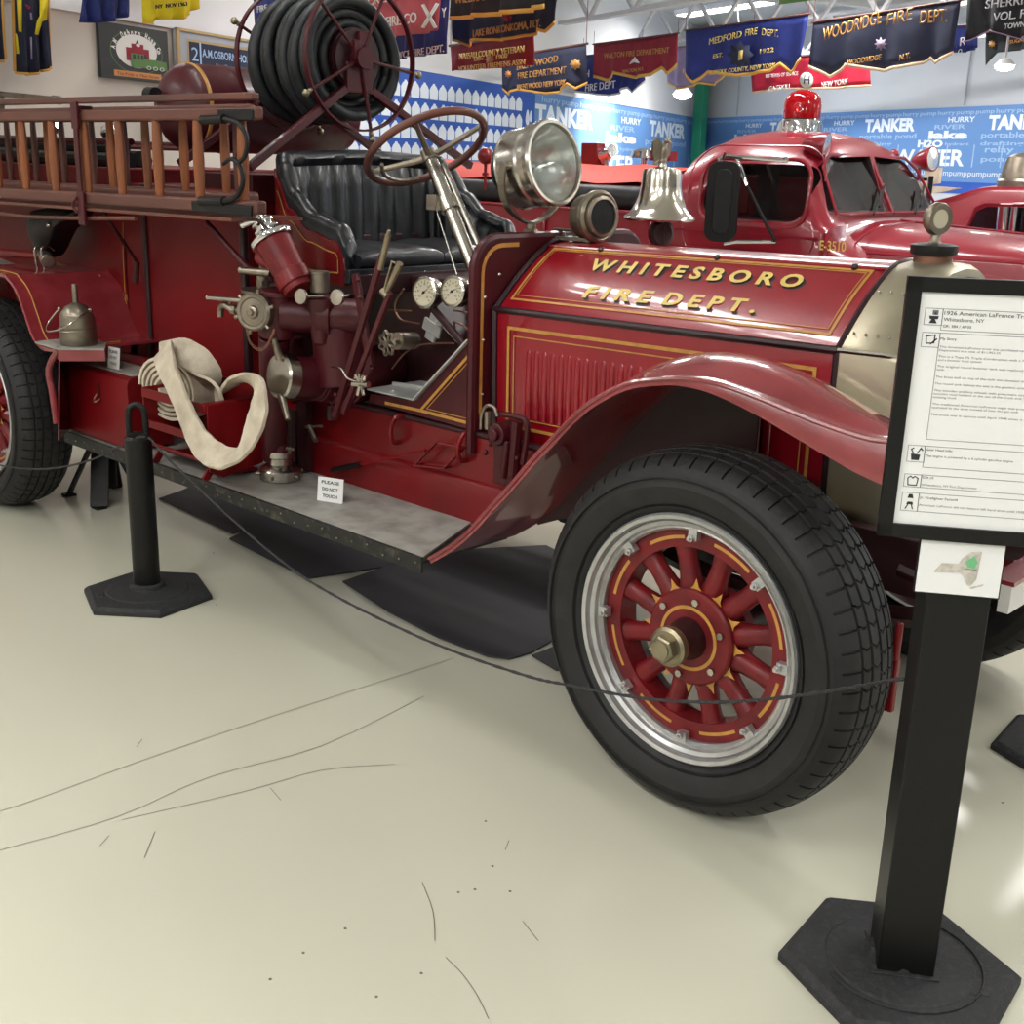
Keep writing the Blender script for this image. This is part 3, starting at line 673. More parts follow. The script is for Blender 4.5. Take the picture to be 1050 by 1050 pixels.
# pump -------------------------------------------------------------------
yv = 0.14
def A_(px, py, y=yv): return at(px, py, y=y)
b = MB()
b.cyl(A_(283, 345), A_(285, 300), 0.062, n=28); b.cyl(A_(281, 470, 0.22), A_(281, 345), 0.045, 0.055, n=24)
b.cyl(A_(284, 303), A_(284, 297), 0.075, n=28)
P0, P1 = A_(288, 322), A_(372, 325, 0.34)
b.cyl(P0, P1, 0.062, n=28); b.cyl(P0+(P1-P0)*0.45, P0+(P1-P0)*0.62, 0.078, n=28); b.cyl(A_(329, 305, 0.22), A_(329, 352, 0.22), 0.055, 0.03, n=20)
b.cyl(A_(286, 400, 0.2), A_(287, 455, 0.22), 0.026, n=14); b.cyl(A_(287, 455, 0.22), A_(287, 470, 0.22), 0.032, n=14)
for q in ((275, 250), (296, 262)): b.cyl(A_(*q, 0.25), A_(q[0]+3, q[1]+40, 0.25), 0.03, n=12)
b.cyl(A_(345, 335, 0.3), A_(350, 395, 0.3), 0.09, n=20); b.cyl(A_(300, 345, 0.3), A_(300, 395, 0.3), 0.04, n=16)
part('pump_manifold', b, 'maroon', bevel=0.004)
b = MB(); S0, S1 = A_(293, 386, 0.12), A_(352, 388, 0.36)
b.cyl(S0, S1, 0.072, n=32); b.cyl(S0+(S1-S0)*0.55, S0+(S1-S0)*0.95, 0.088, n=32); b.cyl(S0+(S1-S0)*0.5, S0+(S1-S0)*0.56, 0.082, n=32)
b.cyl(S1, S1+V((-0.05, 0.25, 0)), 0.10, n=28)
sx = (S1-S0).normalized(); 
su = part('suction_inlet', b, 'maroon', bevel=0.003)
b = MB(); ca = S0-sx*0.012; b.lathe([(0.078, 0.035), (0.082, 0.03), (0.082, -0.012), (0.076, -0.02), (0.04, -0.026), (0, -0.027)], ca, sx, n=36)
part('inlet_cap', b, 'nickel', su)
u1 = A_(281, 347, 0.07); u0 = A_(287, 368, 0.09); l0 = A_(289, 405, 0.09); l1 = A_(295, 430, 0.07)
b = MB(); b.cyl(u0, u1, 0.015, 0.009, n=12); part('cap_handle', b, 'dull_nickel', su)
b = MB(); b.cyl(l0, l1, 0.016, 0.010, n=12); part('cap_handle', b, 'dull_nickel', su)
# discharge valve with capped outlet, spout and lever
vn = V((0.42, -0.90, 0.05)).normalized(); vc = A_(259, 320, 0.03)
b = MB(); b.cyl(vc-vn*0.12, vc-vn*0.02, 0.045, 0.055, n=28); b.lathe([(0.060, -0.035), (0.066, -0.03), (0.066, -0.004), (0.058, 0.004), (0.05, 0.003), (0.046, -0.002), (0.024, 0.0), (0.02, 0.008), (0.012, 0.012), (0.010, 0.02), (0, 0.021)], vc, vn, n=40)
for k in range(6):
    a, c2, _ = basis(vn); e = a*math.cos(PI*k/3+0.3)+c2*math.sin(PI*k/3+0.3); b.cyl(vc+e*0.06-vn*0.01, vc+e*0.079-vn*0.01, 0.007, n=8)
va = part('discharge_valve', b, 'dull_nickel')
b = MB(); q0 = A_(213, 305, 0.0); q1 = A_(249, 308, 0.02); b.cyl(q0, q1, 0.0075, 0.009, n=10); b.sphere(q0, 0.009, 10); b.cyl(q1, A_(252, 312, 0.04), 0.012, n=10); part('valve_lever', b, 'nickel', va)
b = MB(); b.tube(cr([A_(226, 325, 0.03), A_(226, 317, 0.03), A_(230, 313, 0.03), A_(238, 317, 0.04), A_(246, 319, 0.05)], 5), 0.012, 10); b.cyl(A_(238, 317, 0.04), A_(243, 318, 0.045), 0.018, n=8); b.cyl(A_(236, 312, 0.04), A_(236, 306, 0.04), 0.006, n=8); part('spout', b, 'dull_nickel', va)
b = MB(); ch = cr([A_(*q, 0.02) for q in ((253, 337), (256, 350), (264, 358), (272, 356), (278, 346), (281, 338))], 6)
for i in range(0, len(ch)-1): b.tube([ch[i]+V((math.cos(t)*0.004, 0, math.sin(t)*0.006)) for t in [k*PI/3 for k in range(6)]], 0.0012, 4, loop=True)
part('chain', b, 'copper', va)
# T handle gate valve
b = MB(); b.cyl(A_(270, 298), A_(270, 287), 0.022, 0.028, n=8); b.cyl(A_(270, 287), A_(270, 277), 0.024, n=16); b.cyl(A_(271, 278), A_(271, 272), 0.018, n=14); b.cyl(A_(277, 280, 0.12), A_(247, 277, 0.06), 0.016, 0.011, n=12); b.sphere(A_(247, 277, 0.06), 0.012, 10)
b.cyl(A_(270, 300), A_(270, 297), 0.078, n=28); part('gate_valve', b, 'dull_nickel')
# inclined red discharge with polished hand wheel
i1 = A_(280, 248, 0.12); i0 = A_(304, 292, 0.14); ix = (i1-i0).normalized()
b = MB(); b.cyl(i0-ix*0.02, i1, 0.052, 0.064, n=28); b.cyl(i0, i0+ix*0.05, 0.062, n=28); b.cyl(A_(269, 262, 0.14), A_(288, 275, 0.14), 0.035, n=16)
inc = part('inclined_discharge', b, 'worn_red', bevel=0.003)
b = MB(); b.lathe([(0.075, 0.0), (0.078, 0.006), (0.078, 0.016), (0.07, 0.022), (0.05, 0.018), (0.034, 0.024), (0.03, 0.034), (0.044, 0.042), (0.045, 0.05), (0.032, 0.054), (0.032, 0.062), (0.042, 0.068), (0.042, 0.076), (0.025, 0.082), (0.02, 0.1), (0.008, 0.112), (0, 0.113)], i1, ix, n=36)
a, c2, _ = basis(ix)
for k in range(10): e = a*math.cos(PI*k/5)+c2*math.sin(PI*k/5); b.sphere(i1+ix*0.022+e*0.060, 0.008, 8)
hd = V((-0.85, -0.3, -0.3)).normalized(); hb = i1+ix*0.095; b.cyl(hb+hd*(-0.02), hb+hd*0.075, 0.012, 0.014, n=12); b.sphere(hb+hd*0.075, 0.015, 10)
part('hand_wheel', b, 'chrome', inc)
b = MB(); b.lathe([(0.030, 0), (0.034, 0.004), (0.034, 0.064), (0.037, 0.066), (0.037, 0.072), (0.030, 0.074), (0, 0.074)], A_(328, 300, 0.2), (0, 0, 1), n=28); part('oil_cup', b, 'dull_nickel')
for q in ((309, 304), (346, 305)):
    b = MB(); c0 = A_(*q, 0.12); b.lathe([(0, -0.006), (0.026, -0.006), (0.028, 0), (0.026, 0.006), (0, 0.008)], c0, (0.2, -1, 0.1), n=24); b.cyl(c0, c0+V((0.03 if q[0] < 320 else -0.03, 0.07, 0)), 0.005, n=8); part('drain_knob', b, 'nickel')
hw = at(397, 352, y=0.3); b = MB(); ring = []
for k in range(56):
    th = 2*PI*k/56; rr = 0.036+0.006*math.cos(7*th); ring.append(hw+V((math.cos(th)*rr, 0.012*0, math.sin(th)*rr)))
b.tube(ring, 0.0055, 8, loop=True)
for k in range(7): th = 2*PI*(k+0.5)/7; b.cyl(hw, hw+V((math.cos(th)*0.032, 0, math.sin(th)*0.032)), 0.004, n=6)
b.cyl(hw+V((0, -0.012, 0)), hw+V((-0.02, 0.1, 0)), 0.011, n=12); b.cyl(hw+V((-0.02, 0.06, 0)), hw+V((-0.04, 0.16, -0.01)), 0.03, n=14)
part('valve_wheel', b, 'dull_nickel')
b = MB(); hw2 = at(344, 410, y=0.28)
ring = [hw2+V((math.cos(2*PI*k/30)*0.03, 0, math.sin(2*PI*k/30)*0.03)) for k in range(30)]; b.tube(ring, 0.005, 6, loop=True); b.cyl(hw2, hw2+V((0, 0.06, 0)), 0.009)
for k in range(5): th = 2*PI*k/5; b.cyl(hw2, hw2+V((math.cos(th)*0.03, 0, math.sin(th)*0.03)), 0.0035, n=6)
b.tube([at(300, 412, y=0.25), at(330, 408, y=0.25)], 0.007, 8); b.sphere(at(357, 414, y=0.25), 0.02, 10)
part('drain_wheel', b, 'maroon')
b = MB()   # V-shaped lever rack
for a0, a1, y0, y1, wd in (((364, 281), (380, 375), 0.26, 0.24, 0.03), ((392, 262), (343, 428), 0.14, 0.18, 0.022), ((400, 300), (352, 424), 0.12, 0.16, 0.018), ((380, 375), (352, 420), 0.24, 0.22, 0.03)):
    b.bar(A_(*a0, y0), A_(*a1, y1), wd, 0.014, up=(0, 1, 0))
for q in ((367, 287), (368, 305), (344, 405)): b.sphere(A_(*q, 0.22), 0.009, 8)
lk = part('lever_rack', b, 'maroon', bevel=0.002)
b = MB(); b.cyl(A_(390, 276, 0.14), A_(398, 241, 0.13), 0.010, 0.010, n=10); b.cyl(A_(398, 241, 0.13), A_(399, 236, 0.13), 0.008, 0.006, n=8); part('lever_handle', b, 'brass', lk, label='brass lever handle')
b = MB(); b.cyl(A_(396, 300, 0.12), A_(410, 270, 0.11), 0.009, 0.011, n=10); b.tube([A_(393, 300, 0.12), A_(402, 268, 0.12), A_(406, 270, 0.12)], 0.004, 6); b.cyl(A_(392, 298, 0.12), A_(398, 304, 0.12), 0.012, n=8); part('lever_handle', b, 'brass', lk, label='brass squeeze handle')
b = MB(); c0 = A_(372, 393, 0.14)
for dx, dz in ((-0.02, 0.02), (0.0, 0.025), (0.02, 0.02), (-0.012, -0.03), (0.016, -0.026)): b.bar(c0+V((dx*0.3, -0.01, dz*0.3)), c0+V((dx*1.1, -0.012, dz*1.4)), 0.006, 0.010)
b.bar(c0+V((-0.03, -0.01, 0.015)), c0+V((0.03, -0.01, 0.028)), 0.006, 0.006); b.cyl(c0+V((-0.05, 0, -0.01)), c0+V((0.03, 0, 0.0)), 0.010, n=10)
b.tube(cr([A_(340, 376, 0.16), A_(350, 378, 0.14), A_(357, 388, 0.14), A_(372, 393, 0.14)], 4), 0.004, 6)
part('linkage', b, 'nickel')
b = MB(); b.tube(cr([A_(314, 438, 0.34), A_(330, 437, 0.34)], 2), 0.006); b.cyl(A_(317, 437, 0.34), A_(324, 452, 0.32), 0.010, n=8); part('release_lever', b, 'dull_nickel')
b = MB(); b.tube([A_(300, 420, 0.34), A_(300, 480, 0.34)], 0.02); b.tube([A_(340, 430, 0.36), A_(340, 415, 0.36)], 0.02); b.box((-2.05, 0.36, 0.62), (0.06, 0.03, 0.3)); part('pump_stand', b, 'dark_maroon')

# seat ---------------------------------------------------------------------
SX = -1.80
b = MB(); b.box((-1.98, YC, 1.205), (0.46, 0.90, 0.07)); b.box((-1.78, YC, 1.235), (0.03, 0.92, 0.05), m=1)
for y in (0.45, 0.72, 0.95, 1.2): b.sphere((-1.762, y, 1.235), 0.008, 8, m=2)
part('seat_base', b, ['dark_maroon', 'leather', 'nickel'], bevel=0.012)
for k, (y0, y1) in enumerate(((0.42, 0.825), (0.83, 1.235))):
    b = MB(); rg = []
    for i in range(13):
        y = y0+(y1-y0)*i/12; e = 1-abs(2*i/12-1)**6
        rg.append([V((-1.97+0.20*math.copysign(abs(math.cos(a))**0.4, math.cos(a)), y, 1.285+(0.036+0.004*math.cos(i*PI/2))*math.copysign(abs(math.sin(a))**0.5, math.sin(a))*(0.7+0.3*e)+(0.012*e if math.sin(a) > 0 else 0))) for a in [2*PI*j/24 for j in range(24)]])
    b.loft(rg, 0); part('seat_cushion', b, 'leather', smooth=60)
# back: U-shaped wrap with channels and a rolled top
def seat_curve(t):      # t 0..1 near arm front -> round the back -> far arm front
    pts = [(-1.80, 0.385), (-1.95, 0.375), (-2.10, 0.372), (-2.21, 0.40), (-2.26, 0.47), (-2.265, 0.65), (-2.265, YC)]
    pts = pts+[(x, 2*YC-y) for x, y in reversed(pts[:-1])]
    cv = seat_curve.c = getattr(seat_curve, 'c', None) or cr([V((x, y, 0)) for x, y in pts], 10)
    f = t*(len(cv)-1); i = min(int(f), len(cv)-2); return cv[i].lerp(cv[i+1], f-i)
def seat_top(t):
    s = min(t, 1-t)
    k = [(0, 1.34), (0.03, 1.40), (0.10, 1.43), (0.16, 1.50), (0.22, 1.60), (0.27, 1.64), (0.5, 1.655)]
    for (a0, z0), (a1, z1) in zip(k, k[1:]):
        if s <= a1: q = (s-a0)/(a1-a0); q = q*q*(3-2*q); return z0+(z1-z0)*q
    return 1.655
b = MB(); NT = 160; rows = []
for i in range(NT+1):
    t = i/NT; p = seat_curve(t); d = (seat_curve(min(1, t+0.005))-seat_curve(max(0, t-0.005))).normalized(); n = V((d.y, -d.x, 0)) ; n = n if n.dot(V((-1.9, YC, 0))-p) > 0 else -n
    top = seat_top(t); ch = abs(math.sin(PI*t*24)); col = []
    for j in range(9):
        q = j/8; z = 1.25+(top-0.04-1.25)*q; bul = (0.016+0.018*ch**0.6)*(1 if 0 < q < 1 else 0.5)
        col.append(p+V((0, 0, z))+n*(bul+0.02*(1-q)))
    for j in range(7):   # rolled top
        a = PI*(j)/6; wr = 0.032+0.003*math.sin(t*70)
        col.append(p+V((0, 0, top-0.012+math.sin(a)*0.03))+n*(0.012+math.cos(a)*wr))
    col.append(p+V((0, 0, top-0.06))-n*0.02); col.append(p+V((0, 0, 1.25))-n*0.015)
    rows.append(col)
b.loft(rows, 0); part('seat_back', b, 'leather', smooth=60)
b = MB(); rows = []; rows2 = []     # painted outer shell
for i in range(NT+1):
    t = i/NT; p = seat_curve(t); d = (seat_curve(min(1, t+0.005))-seat_curve(max(0, t-0.005))).normalized(); n = V((d.y, -d.x, 0)); n = n if n.dot(V((-1.9, YC, 0))-p) > 0 else -n
    top = seat_top(t)-0.045; rows.append([p+V((0, 0, z))-n*o for z, o in ((1.20, 0.022), (1.27, 0.024), (top, 0.028), (top, 0.016), (1.2, 0.012))])
b.loft(rows, 0)
def shellp(t, z): 
    p = seat_curve(t); d = (seat_curve(min(1, t+0.005))-seat_curve(max(0, t-0.005))).normalized(); n = V((d.y, -d.x, 0)); n = n if n.dot(V((-1.9, YC, 0))-p) > 0 else -n
    return p+V((0, 0, z))-n*0.0285
b.path([shellp(0.02+0.2*k/24, seat_top(0.02+0.2*k/24)-0.085) for k in range(25)], 0.005, (0, -1, 0), m=1, off=0.001)
b.path([shellp(0.02+0.2*k/24, 1.245) for k in range(25)], 0.005, (0, -1, 0), m=1, off=0.001)
b.path([shellp(0.02, 1.245+0.05*k/3) for k in range(4)], 0.005, (0, -1, 0), m=1, off=0.001)
part('seat_shell', b, ['red', 'gold'], smooth=50)
# steering ------------------------------------------------------------------
col_y = 0.56
wc = at(437, 152, y=col_y); cb = at(492, 290, y=col_y-0.02); ax = (wc-cb).normalized()
pa, pb, _ = basis(ax)
b = MB(); b.tube([wc-ax*0.0+(pa*math.cos(2*PI*k/64)+pb*math.sin(2*PI*k/64))*0.215 for k in range(64)], 0.0135, 12, loop=True)
sw = part('steering_wheel', b, 'rail_wood', label='dark wooden steering wheel')
b = MB()
for k in range(4):
    a = PI/4+PI/2*k; e = pa*math.cos(a)+pb*math.sin(a); b.tube([wc-ax*0.035, wc-ax*0.03+e*0.05, wc-ax*0.004+e*0.2], lambda t: 0.013-0.004*t, 8)
b.cyl(wc-ax*0.05, wc-ax*0.01, 0.03, 0.025, n=20)
b.tube([wc-ax*0.02+(pa*math.cos(1.2+1.5*k/16)+pb*math.sin(1.2+1.5*k/16))*0.17 for k in range(17)], 0.007, 6)
part('wheel_spider', b, 'dull_nickel', sw)
b = MB(); b.cyl(cb-ax*0.05, wc-ax*0.04, 0.024, n=20); b.cyl(cb-ax*0.05+V((0.05, 0.03, 0)), wc-ax*0.06+V((0.035, 0.02, 0)), 0.010, n=10)
b.cyl(cb+ax*0.28, cb+ax*0.33, 0.034, n=16); b.box(cb+ax*0.31+V((-0.035, -0.02, 0)), (0.05, 0.05, 0.05)); b.lathe([(0.07, -0.07), (0.05, -0.03), (0.03, 0.0)], cb, ax, n=20)
b.tube([cb+ax*0.3+V((-0.05, -0.02, 0)), cb+V((-0.09, -0.02, 0.02))], 0.003, 6)
part('steering_column', b, 'nickel', bevel=0)

# searchlight, siren, bell on the cowl ------------------------------------------
sc_ = at(567, 167, y=0.74); fx = V((0.985, 0.02, 0.17)).normalized()
b = MB(); R_ = 0.138
b.lathe([(0.0, -0.215), (0.05, -0.212), (0.10, -0.195), (0.125, -0.165), (0.132, -0.15), (0.136, -0.145), (0.132, -0.14), (0.133, -0.06), (0.139, -0.054), (0.133, -0.046), (0.134, -0.02), (0.142, -0.014), (0.144, 0.004), (0.138, 0.012), (0.128, 0.012), (0.126, -0.004)], sc_, fx, n=48, cap=False)
sl = part('searchlight', b, 'nickel', label='large nickel searchlight facing forward')
b = MB(); b.lathe([(0.127, 0.0), (0.118, -0.035), (0.10, -0.07), (0.07, -0.105), (0.035, -0.125), (0.0, -0.13)], sc_, fx, n=48, cap=False); b.sphere(sc_-fx*0.10, 0.02, 12); part('reflector', b, 'reflector', sl)
b = MB(); b.lathe([(0.127, 0.003), (0.09, 0.008), (0, 0.012), (0, 0.009), (0.09, 0.005), (0.127, 0.0)], sc_, fx, n=40, cap=False); part('lens', b, 'clear', sl)
b = MB(); sp_ = sc_-fx*0.09; yk = cr([sp_+V((0, -0.146, 0.0)), sp_+V((0, -0.150, -0.07)), sp_+V((0, -0.11, -0.14)), sp_+V((0, 0, -0.185)), sp_+V((0, 0.11, -0.14)), sp_+V((0, 0.15, -0.07)), sp_+V((0, 0.146, 0))], 6)
prev = None
for p, q in zip(yk, yk[1:]): b.bar(p, q, 0.028, 0.008, up=(1, 0, 0) if False else (p-sp_).normalized())
b.cyl(sp_+V((0, -0.15, 0)), sp_+V((0, -0.13, 0)), 0.014, n=10); b.cyl(sp_+V((0, 0.15, 0)), sp_+V((0, 0.13, 0)), 0.014, n=10)
b.cyl(sp_+V((0, 0, -0.185)), V((sp_.x, sp_.y, 1.36)), 0.018, n=12); b.lathe([(0.04, 0), (0.03, 0.02), (0.02, 0.03)], V((sp_.x, sp_.y, 1.395)), (0, 0, 1), n=16)
part('yoke', b, 'dull_nickel', sl)
si = at(615, 222, y=0.80)
b = MB(); fs = V((0.97, -0.15, 0.05)).normalized()
b.lathe([(0.0, -0.10), (0.04, -0.10), (0.05, -0.09), (0.072, -0.075), (0.076, -0.03), (0.079, -0.02), (0.086, -0.016), (0.086, 0.0), (0.076, 0.008), (0.068, 0.004), (0.066, 0.016), (0.056, 0.02), (0.054, 0.012), (0.0, 0.012)], si, fs, n=40, cap=False)
b.cyl(si-V((0.04, 0, 0.06)), V((si.x-0.04, si.y, 1.385)), 0.02, n=12); b.box((si.x-0.06, si.y, 1.40), (0.1, 0.06, 0.012)); b.bar((sp_.x+0.02, 0.76, 1.40), (si.x-0.02, 0.78, 1.40), 0.02, 0.012)
b.tube([(sp_.x+0.05, 0.80, 1.425), (si.x-0.05, 0.82, 1.425)], 0.006, 6)
sr = part('siren', b, 'dull_nickel'); b = MB(); b.lathe([(0, 0.013), (0.053, 0.013), (0.053, 0.015), (0, 0.017)], si, fs, n=32); part('siren_grille', b, 'iron', sr)
b = MB(); by = 1.10; bb = at(676, 226, y=by); bt = at(680, 172, y=by); bh = bt.z-bb.z; br = (at(712, 228, y=by)-at(638, 225, y=by)).length/2*0.80
b.lathe([(br*0.96, 0.0), (br, 0.006), (br*0.97, 0.014), (br*0.84, bh*0.14), (br*0.70, bh*0.30), (br*0.61, bh*0.46), (br*0.565, bh*0.65), (br*0.55, bh*0.88), (br*0.52, bh*0.97), (br*0.3, bh*1.0), (br*0.12, bh*1.02), (br*0.10, bh*1.08), (0, bh*1.09)], bb, (0, 0, 1), n=56, cap=False)
b.lathe([(br*0.96, 0.0), (br*0.76, bh*0.18), (br*0.55, bh*0.4), (br*0.45, bh*0.8), (0, bh*0.94)], bb, (0, 0, 1), n=40, cap=False)
bl = part('bell', b, 'bell_metal', label='polished bell beside the hood')
b = MB(); b.cyl(bb+V((0, 0, bh*0.5)), bb+V((0, 0, 0.005)), 0.008); b.sphere(bb+V((0, 0, 0.005)), 0.022, 12); part('clapper', b, 'iron', bl)
b = MB(); et = bb+V((0, 0, bh*1.08)); b.sphere(et+V((0, 0, 0.008)), 0.014, 10); b.sphere(et+V((0, 0, 0.04)), 0.02, 12, sc=(0.8, 0.8, 1.5)); b.sphere(et+V((0.012, 0, 0.075)), 0.011, 10); b.cyl(et+V((0.018, 0, 0.075)), et+V((0.034, 0, 0.068)), 0.005, 0.001, n=8)
for s in (-1, 1): b.prism([et+V((0, s*0.012, 0.06)), et+V((-0.005, s*0.035, 0.085)), et+V((-0.01, s*0.055, 0.07)), et+V((-0.014, s*0.05, 0.03)), et+V((-0.014, s*0.03, 0.005)), et+V((-0.004, s*0.014, 0.02))], (0.006, 0, 0))
b.prism([et+V((-0.01, -0.012, 0.02)), et+V((-0.03, -0.018, -0.006)), et+V((-0.03, 0.018, -0.006)), et+V((-0.01, 0.012, 0.02))], (0, 0, 0.006)); part('eagle_finial', b, 'dull_nickel', bl)
b = MB(); lc = bb+V((0, 0.02, -0.045)); b.tube([bb+V((0, 0.03, bh*0.6)), bb+V((0, 0.03, -0.02)), bb+V((0, 0.03, -0.12)), V((bb.x, by+0.03, 1.2))], 0.012, 8); b.lathe([(0.02, -0.03), (0.045, -0.02), (0.048, 0.0), (0.036, 0.008), (0.018, 0.004), (0, 0.01)], lc, (0.9, -0.4, 0), n=28, m=1); b.cyl(lc, V((lc.x, lc.y, 1.3)), 0.012, n=8, m=1)
part('bell_bracket', b, ['dark_maroon', 'dark_maroon'], bl)

# body ------------------------------------------------------------------------
BY = 0.35
b = MB(); b.box((-2.85, YC, 1.08), (0.95, 2*(YC-BY), 0.86)); b.box((-4.45, YC, 1.19), (2.3, 2*(YC-BY), 0.76))
b.box((at(153, 300, y=BY).x, BY-0.004, 1.08), (0.03, 0.02, 0.86), m=1); b.box((-2.385, BY-0.01, 1.08), (0.03, 0.03, 0.86), m=1)
b.box((-3.33, 0.40, 0.75), (0.15, 0.1, 0.3), m=0)
b.path([at(127, 228, y=BY), at(127, 262, y=BY), at(129, 300, y=BY)], 0.006, (0, -1, 0), m=2, off=0.004)
rnd = random.Random(3)
for k in range(46):     # gold scroll ornament
    yy_ = rnd.random(); cx = 129-12*(yy_**0.8)*rnd.random()*1.3+3*rnd.random(); cyy = 303+42*yy_
    c0 = at(cx, cyy, y=BY); r0 = 0.006+0.010*rnd.random(); a0 = rnd.random()*6
    b.path([c0+V((math.cos(a0+t*0.55)*r0*(1-t*0.07), 0, math.sin(a0+t*0.55)*r0*(1-t*0.07)*1.3)) for t in range(9)], 0.0035, (0, -1, 0), m=2, off=0.0035)
b.path([at(100, 334, y=BY), at(108, 338, y=BY), at(116, 341, y=BY)], 0.006, (0, -1, 0), m=2, off=0.0035)
part('body', b, ['body_red', 'dark_maroon', 'gold'], bevel=0.008)
b = MB()
for s in (-1, 1):
    y = YC+s*0.47; b.tube([(-5.6, y, 1.68), (-3.2, y, 1.68)], 0.014); 
    for x in (-5.5, -4.6, -3.4): b.cyl((x, y, 1.5), (x, y, 1.68), 0.012)
for x in (-5.2, -4.7, -4.2): b.tube([(x, 0.5, 1.66), (x, 1.2, 1.66)], 0.012)
part('body_rail', b, 'maroon')
# diagonal stay, running down from the ladder bracket
b = MB(); b.tube([at(212, 228, y=0.12), at(252, 272, y=0.12), at(262, 280, y=0.14)], 0.010, 8); part('stay_rod', b, 'maroon')
b = MB(); b.tube([at(106, 218, y=0.15), at(140, 268, y=0.3)], 0.008, 8); b.tube([at(140, 268, y=0.3), at(139, 290, y=0.3)], 0.014, 8); part('stay_rod', b, 'maroon')
b = MB(); b.tube([at(-30, 93, y=1.2), at(74, 104, y=1.2)], 0.018, 10); b.cyl(at(55, 102, y=1.2), at(61, 103, y=1.2), 0.026, n=10); b.tube([at(2, 96, y=1.2), at(2, 115, y=1.2)], 0.018, 8); part('grab_rail', b, 'dull_nickel')
# clutter in the hose bed seen between the ladder rungs
b = MB(); rnd = random.Random(5)
for k, (y, z) in enumerate(((0.46, 1.60), (0.54, 1.61), (0.50, 1.66), (0.64, 1.60))): b.tube(cr([(-5.6+k*0.1, y, z), (-4.9, y+0.02, z+0.01), (-4.2, y-0.01, z), (-3.45-k*0.06, y+0.02, z)], 8), 0.035, 10)
part('hose_bed_load', b, 'iron')
for q, mm in (((112, 135), 'chrome'), ((56, 130), 'chrome'), ((110, 170), 'worn_red')):
    b = MB(); c0 = at(*q, y=0.62); b.lathe([(0.02, -0.05), (0.035, -0.02), (0.035, 0.02), (0.02, 0.05)], c0, (1, 0, 0.2), n=16); b.cyl(c0, c0-V((0, 0, 0.12)), 0.012); part('hose_coupling', b, mm)
# chemical tank behind the seat
b = MB(); tc = V((-2.95, 0.0, 1.82)); 
b.lathe([(r_*0.875, h_) for r_, h_ in [(0.0, 0.36), (0.06, 0.363), (0.12, 0.38), (0.17, 0.415), (0.195, 0.45), (0.2, 0.48), (0.2, 0.62), (0.204, 0.625), (0.204, 0.645), (0.2, 0.65), (0.2, 1.18), (0.17, 1.27), (0.1, 1.32), (0, 1.335)]], tc, (0, 1, 0), n=48, cap=False)
b.lathe([(0.1725, 0.468), (0.1775, 0.47), (0.1775, 0.484), (0.174, 0.487)], tc, (0, 1, 0), n=48, m=1, cap=False)
b.cyl(at(152, 97, y=0.34), at(160, 97, y=0.34), 0.03, n=14, m=2)
part('water_tank', b, ['maroon', 'gold', 'iron'], smooth=50)
# reel frame and wheels ---------------------------------------------------------
RC = V((-2.27, YC, 2.015))
b = MB(); pf = at(255, 172, x=-2.24)
b.box(RC+V((0.0, 0, -0.07)), (0.03, 0.13, 0.11))
hub0 = RC+V((0, -0.065, -0.115)); hub1 = RC+V((0, 0.065, -0.115))
b.bar(hub0, pf, 0.03, 0.028, up=(1, 0, 0)); b.bar(hub1, V((-2.24, 1.42, 1.62)), 0.03, 0.028, up=(1, 0, 0)); b.bar(hub0, hub1, 0.03, 0.028, up=(1, 0, 0))
x2 = -2.72
b.bar(V((x2, YC-0.06, 1.9)), V((x2, 0.28, 1.6)), 0.03, 0.028, up=(1, 0, 0)); b.bar(V((x2, YC+0.06, 1.9)), V((x2, 1.42, 1.6)), 0.03, 0.028, up=(1, 0, 0))
b.cyl(RC+V((0.03, 0, 0)), V((x2-0.02, YC, 2.015)), 0.03, n=14)
b.box(RC+V((0.005, 0.02, 0.03)), (0.03, 0.05, 0.14)); b.box(RC+V((0.03, -0.03, 0.03)), (0.02, 0.03, 0.07))
b.box((-2.54, YC, 1.52), (0.36, 0.9, 0.10))
part('reel_frame', b, 'maroon', bevel=0.003)
def reel_wheel(x, sgn):
    b = MB(); c = V((x, YC, 2.015)); rr = 0.265
    ring = [c+V((0, math.cos(2*PI*k/64)*rr, math.sin(2*PI*k/64)*rr)) for k in range(64)]
    rg = []
    for k in range(64):
        e = V((0, math.cos(2*PI*k/64), math.sin(2*PI*k/64))); rg.append([c+e*rr+V((-0.012, 0, 0)), c+e*rr+V((0.012, 0, 0)), c+e*(rr+0.008)+V((0.012, 0, 0)), c+e*(rr+0.008)+V((-0.012, 0, 0))])
    b.loft(rg, 0, loop=True)
    a0 = math.radians(-8 if sgn > 0 else 10)
    for k in range(5):
        a = a0+2*PI*k/5; e = V((0, math.cos(a), math.sin(a))); b.cyl(c+e*0.03, c+e*rr, 0.007, n=8)
    b.cyl(c-V((0.03, 0, 0)), c+V((0.03, 0, 0)), 0.04, n=20)
    if sgn < 0: b.v = list(b.v)
    o = part('reel_wheel', b, 'maroon')
    for k in range(5):
        a = a0+2*PI*k/5; e = V((0, math.cos(a), math.sin(a))); h = MB(); h.cyl(c+e*rr, c+e*(rr+0.03), 0.008, n=8); h.sphere(c+e*(rr+0.04), 0.015, 12); h.sphere(c+e*(rr+0.02), 0.010, 10); part('reel_knob', h, 'brass', o)
reel_wheel(-2.25, 1); reel_wheel(-2.70, -1)
b = MB(); b.lathe([(0.05, 0), (0.11, 0.0), (0.11, 0.42), (0.05, 0.42)], V((-2.69, YC, 2.015)), (1, 0, 0), n=32)
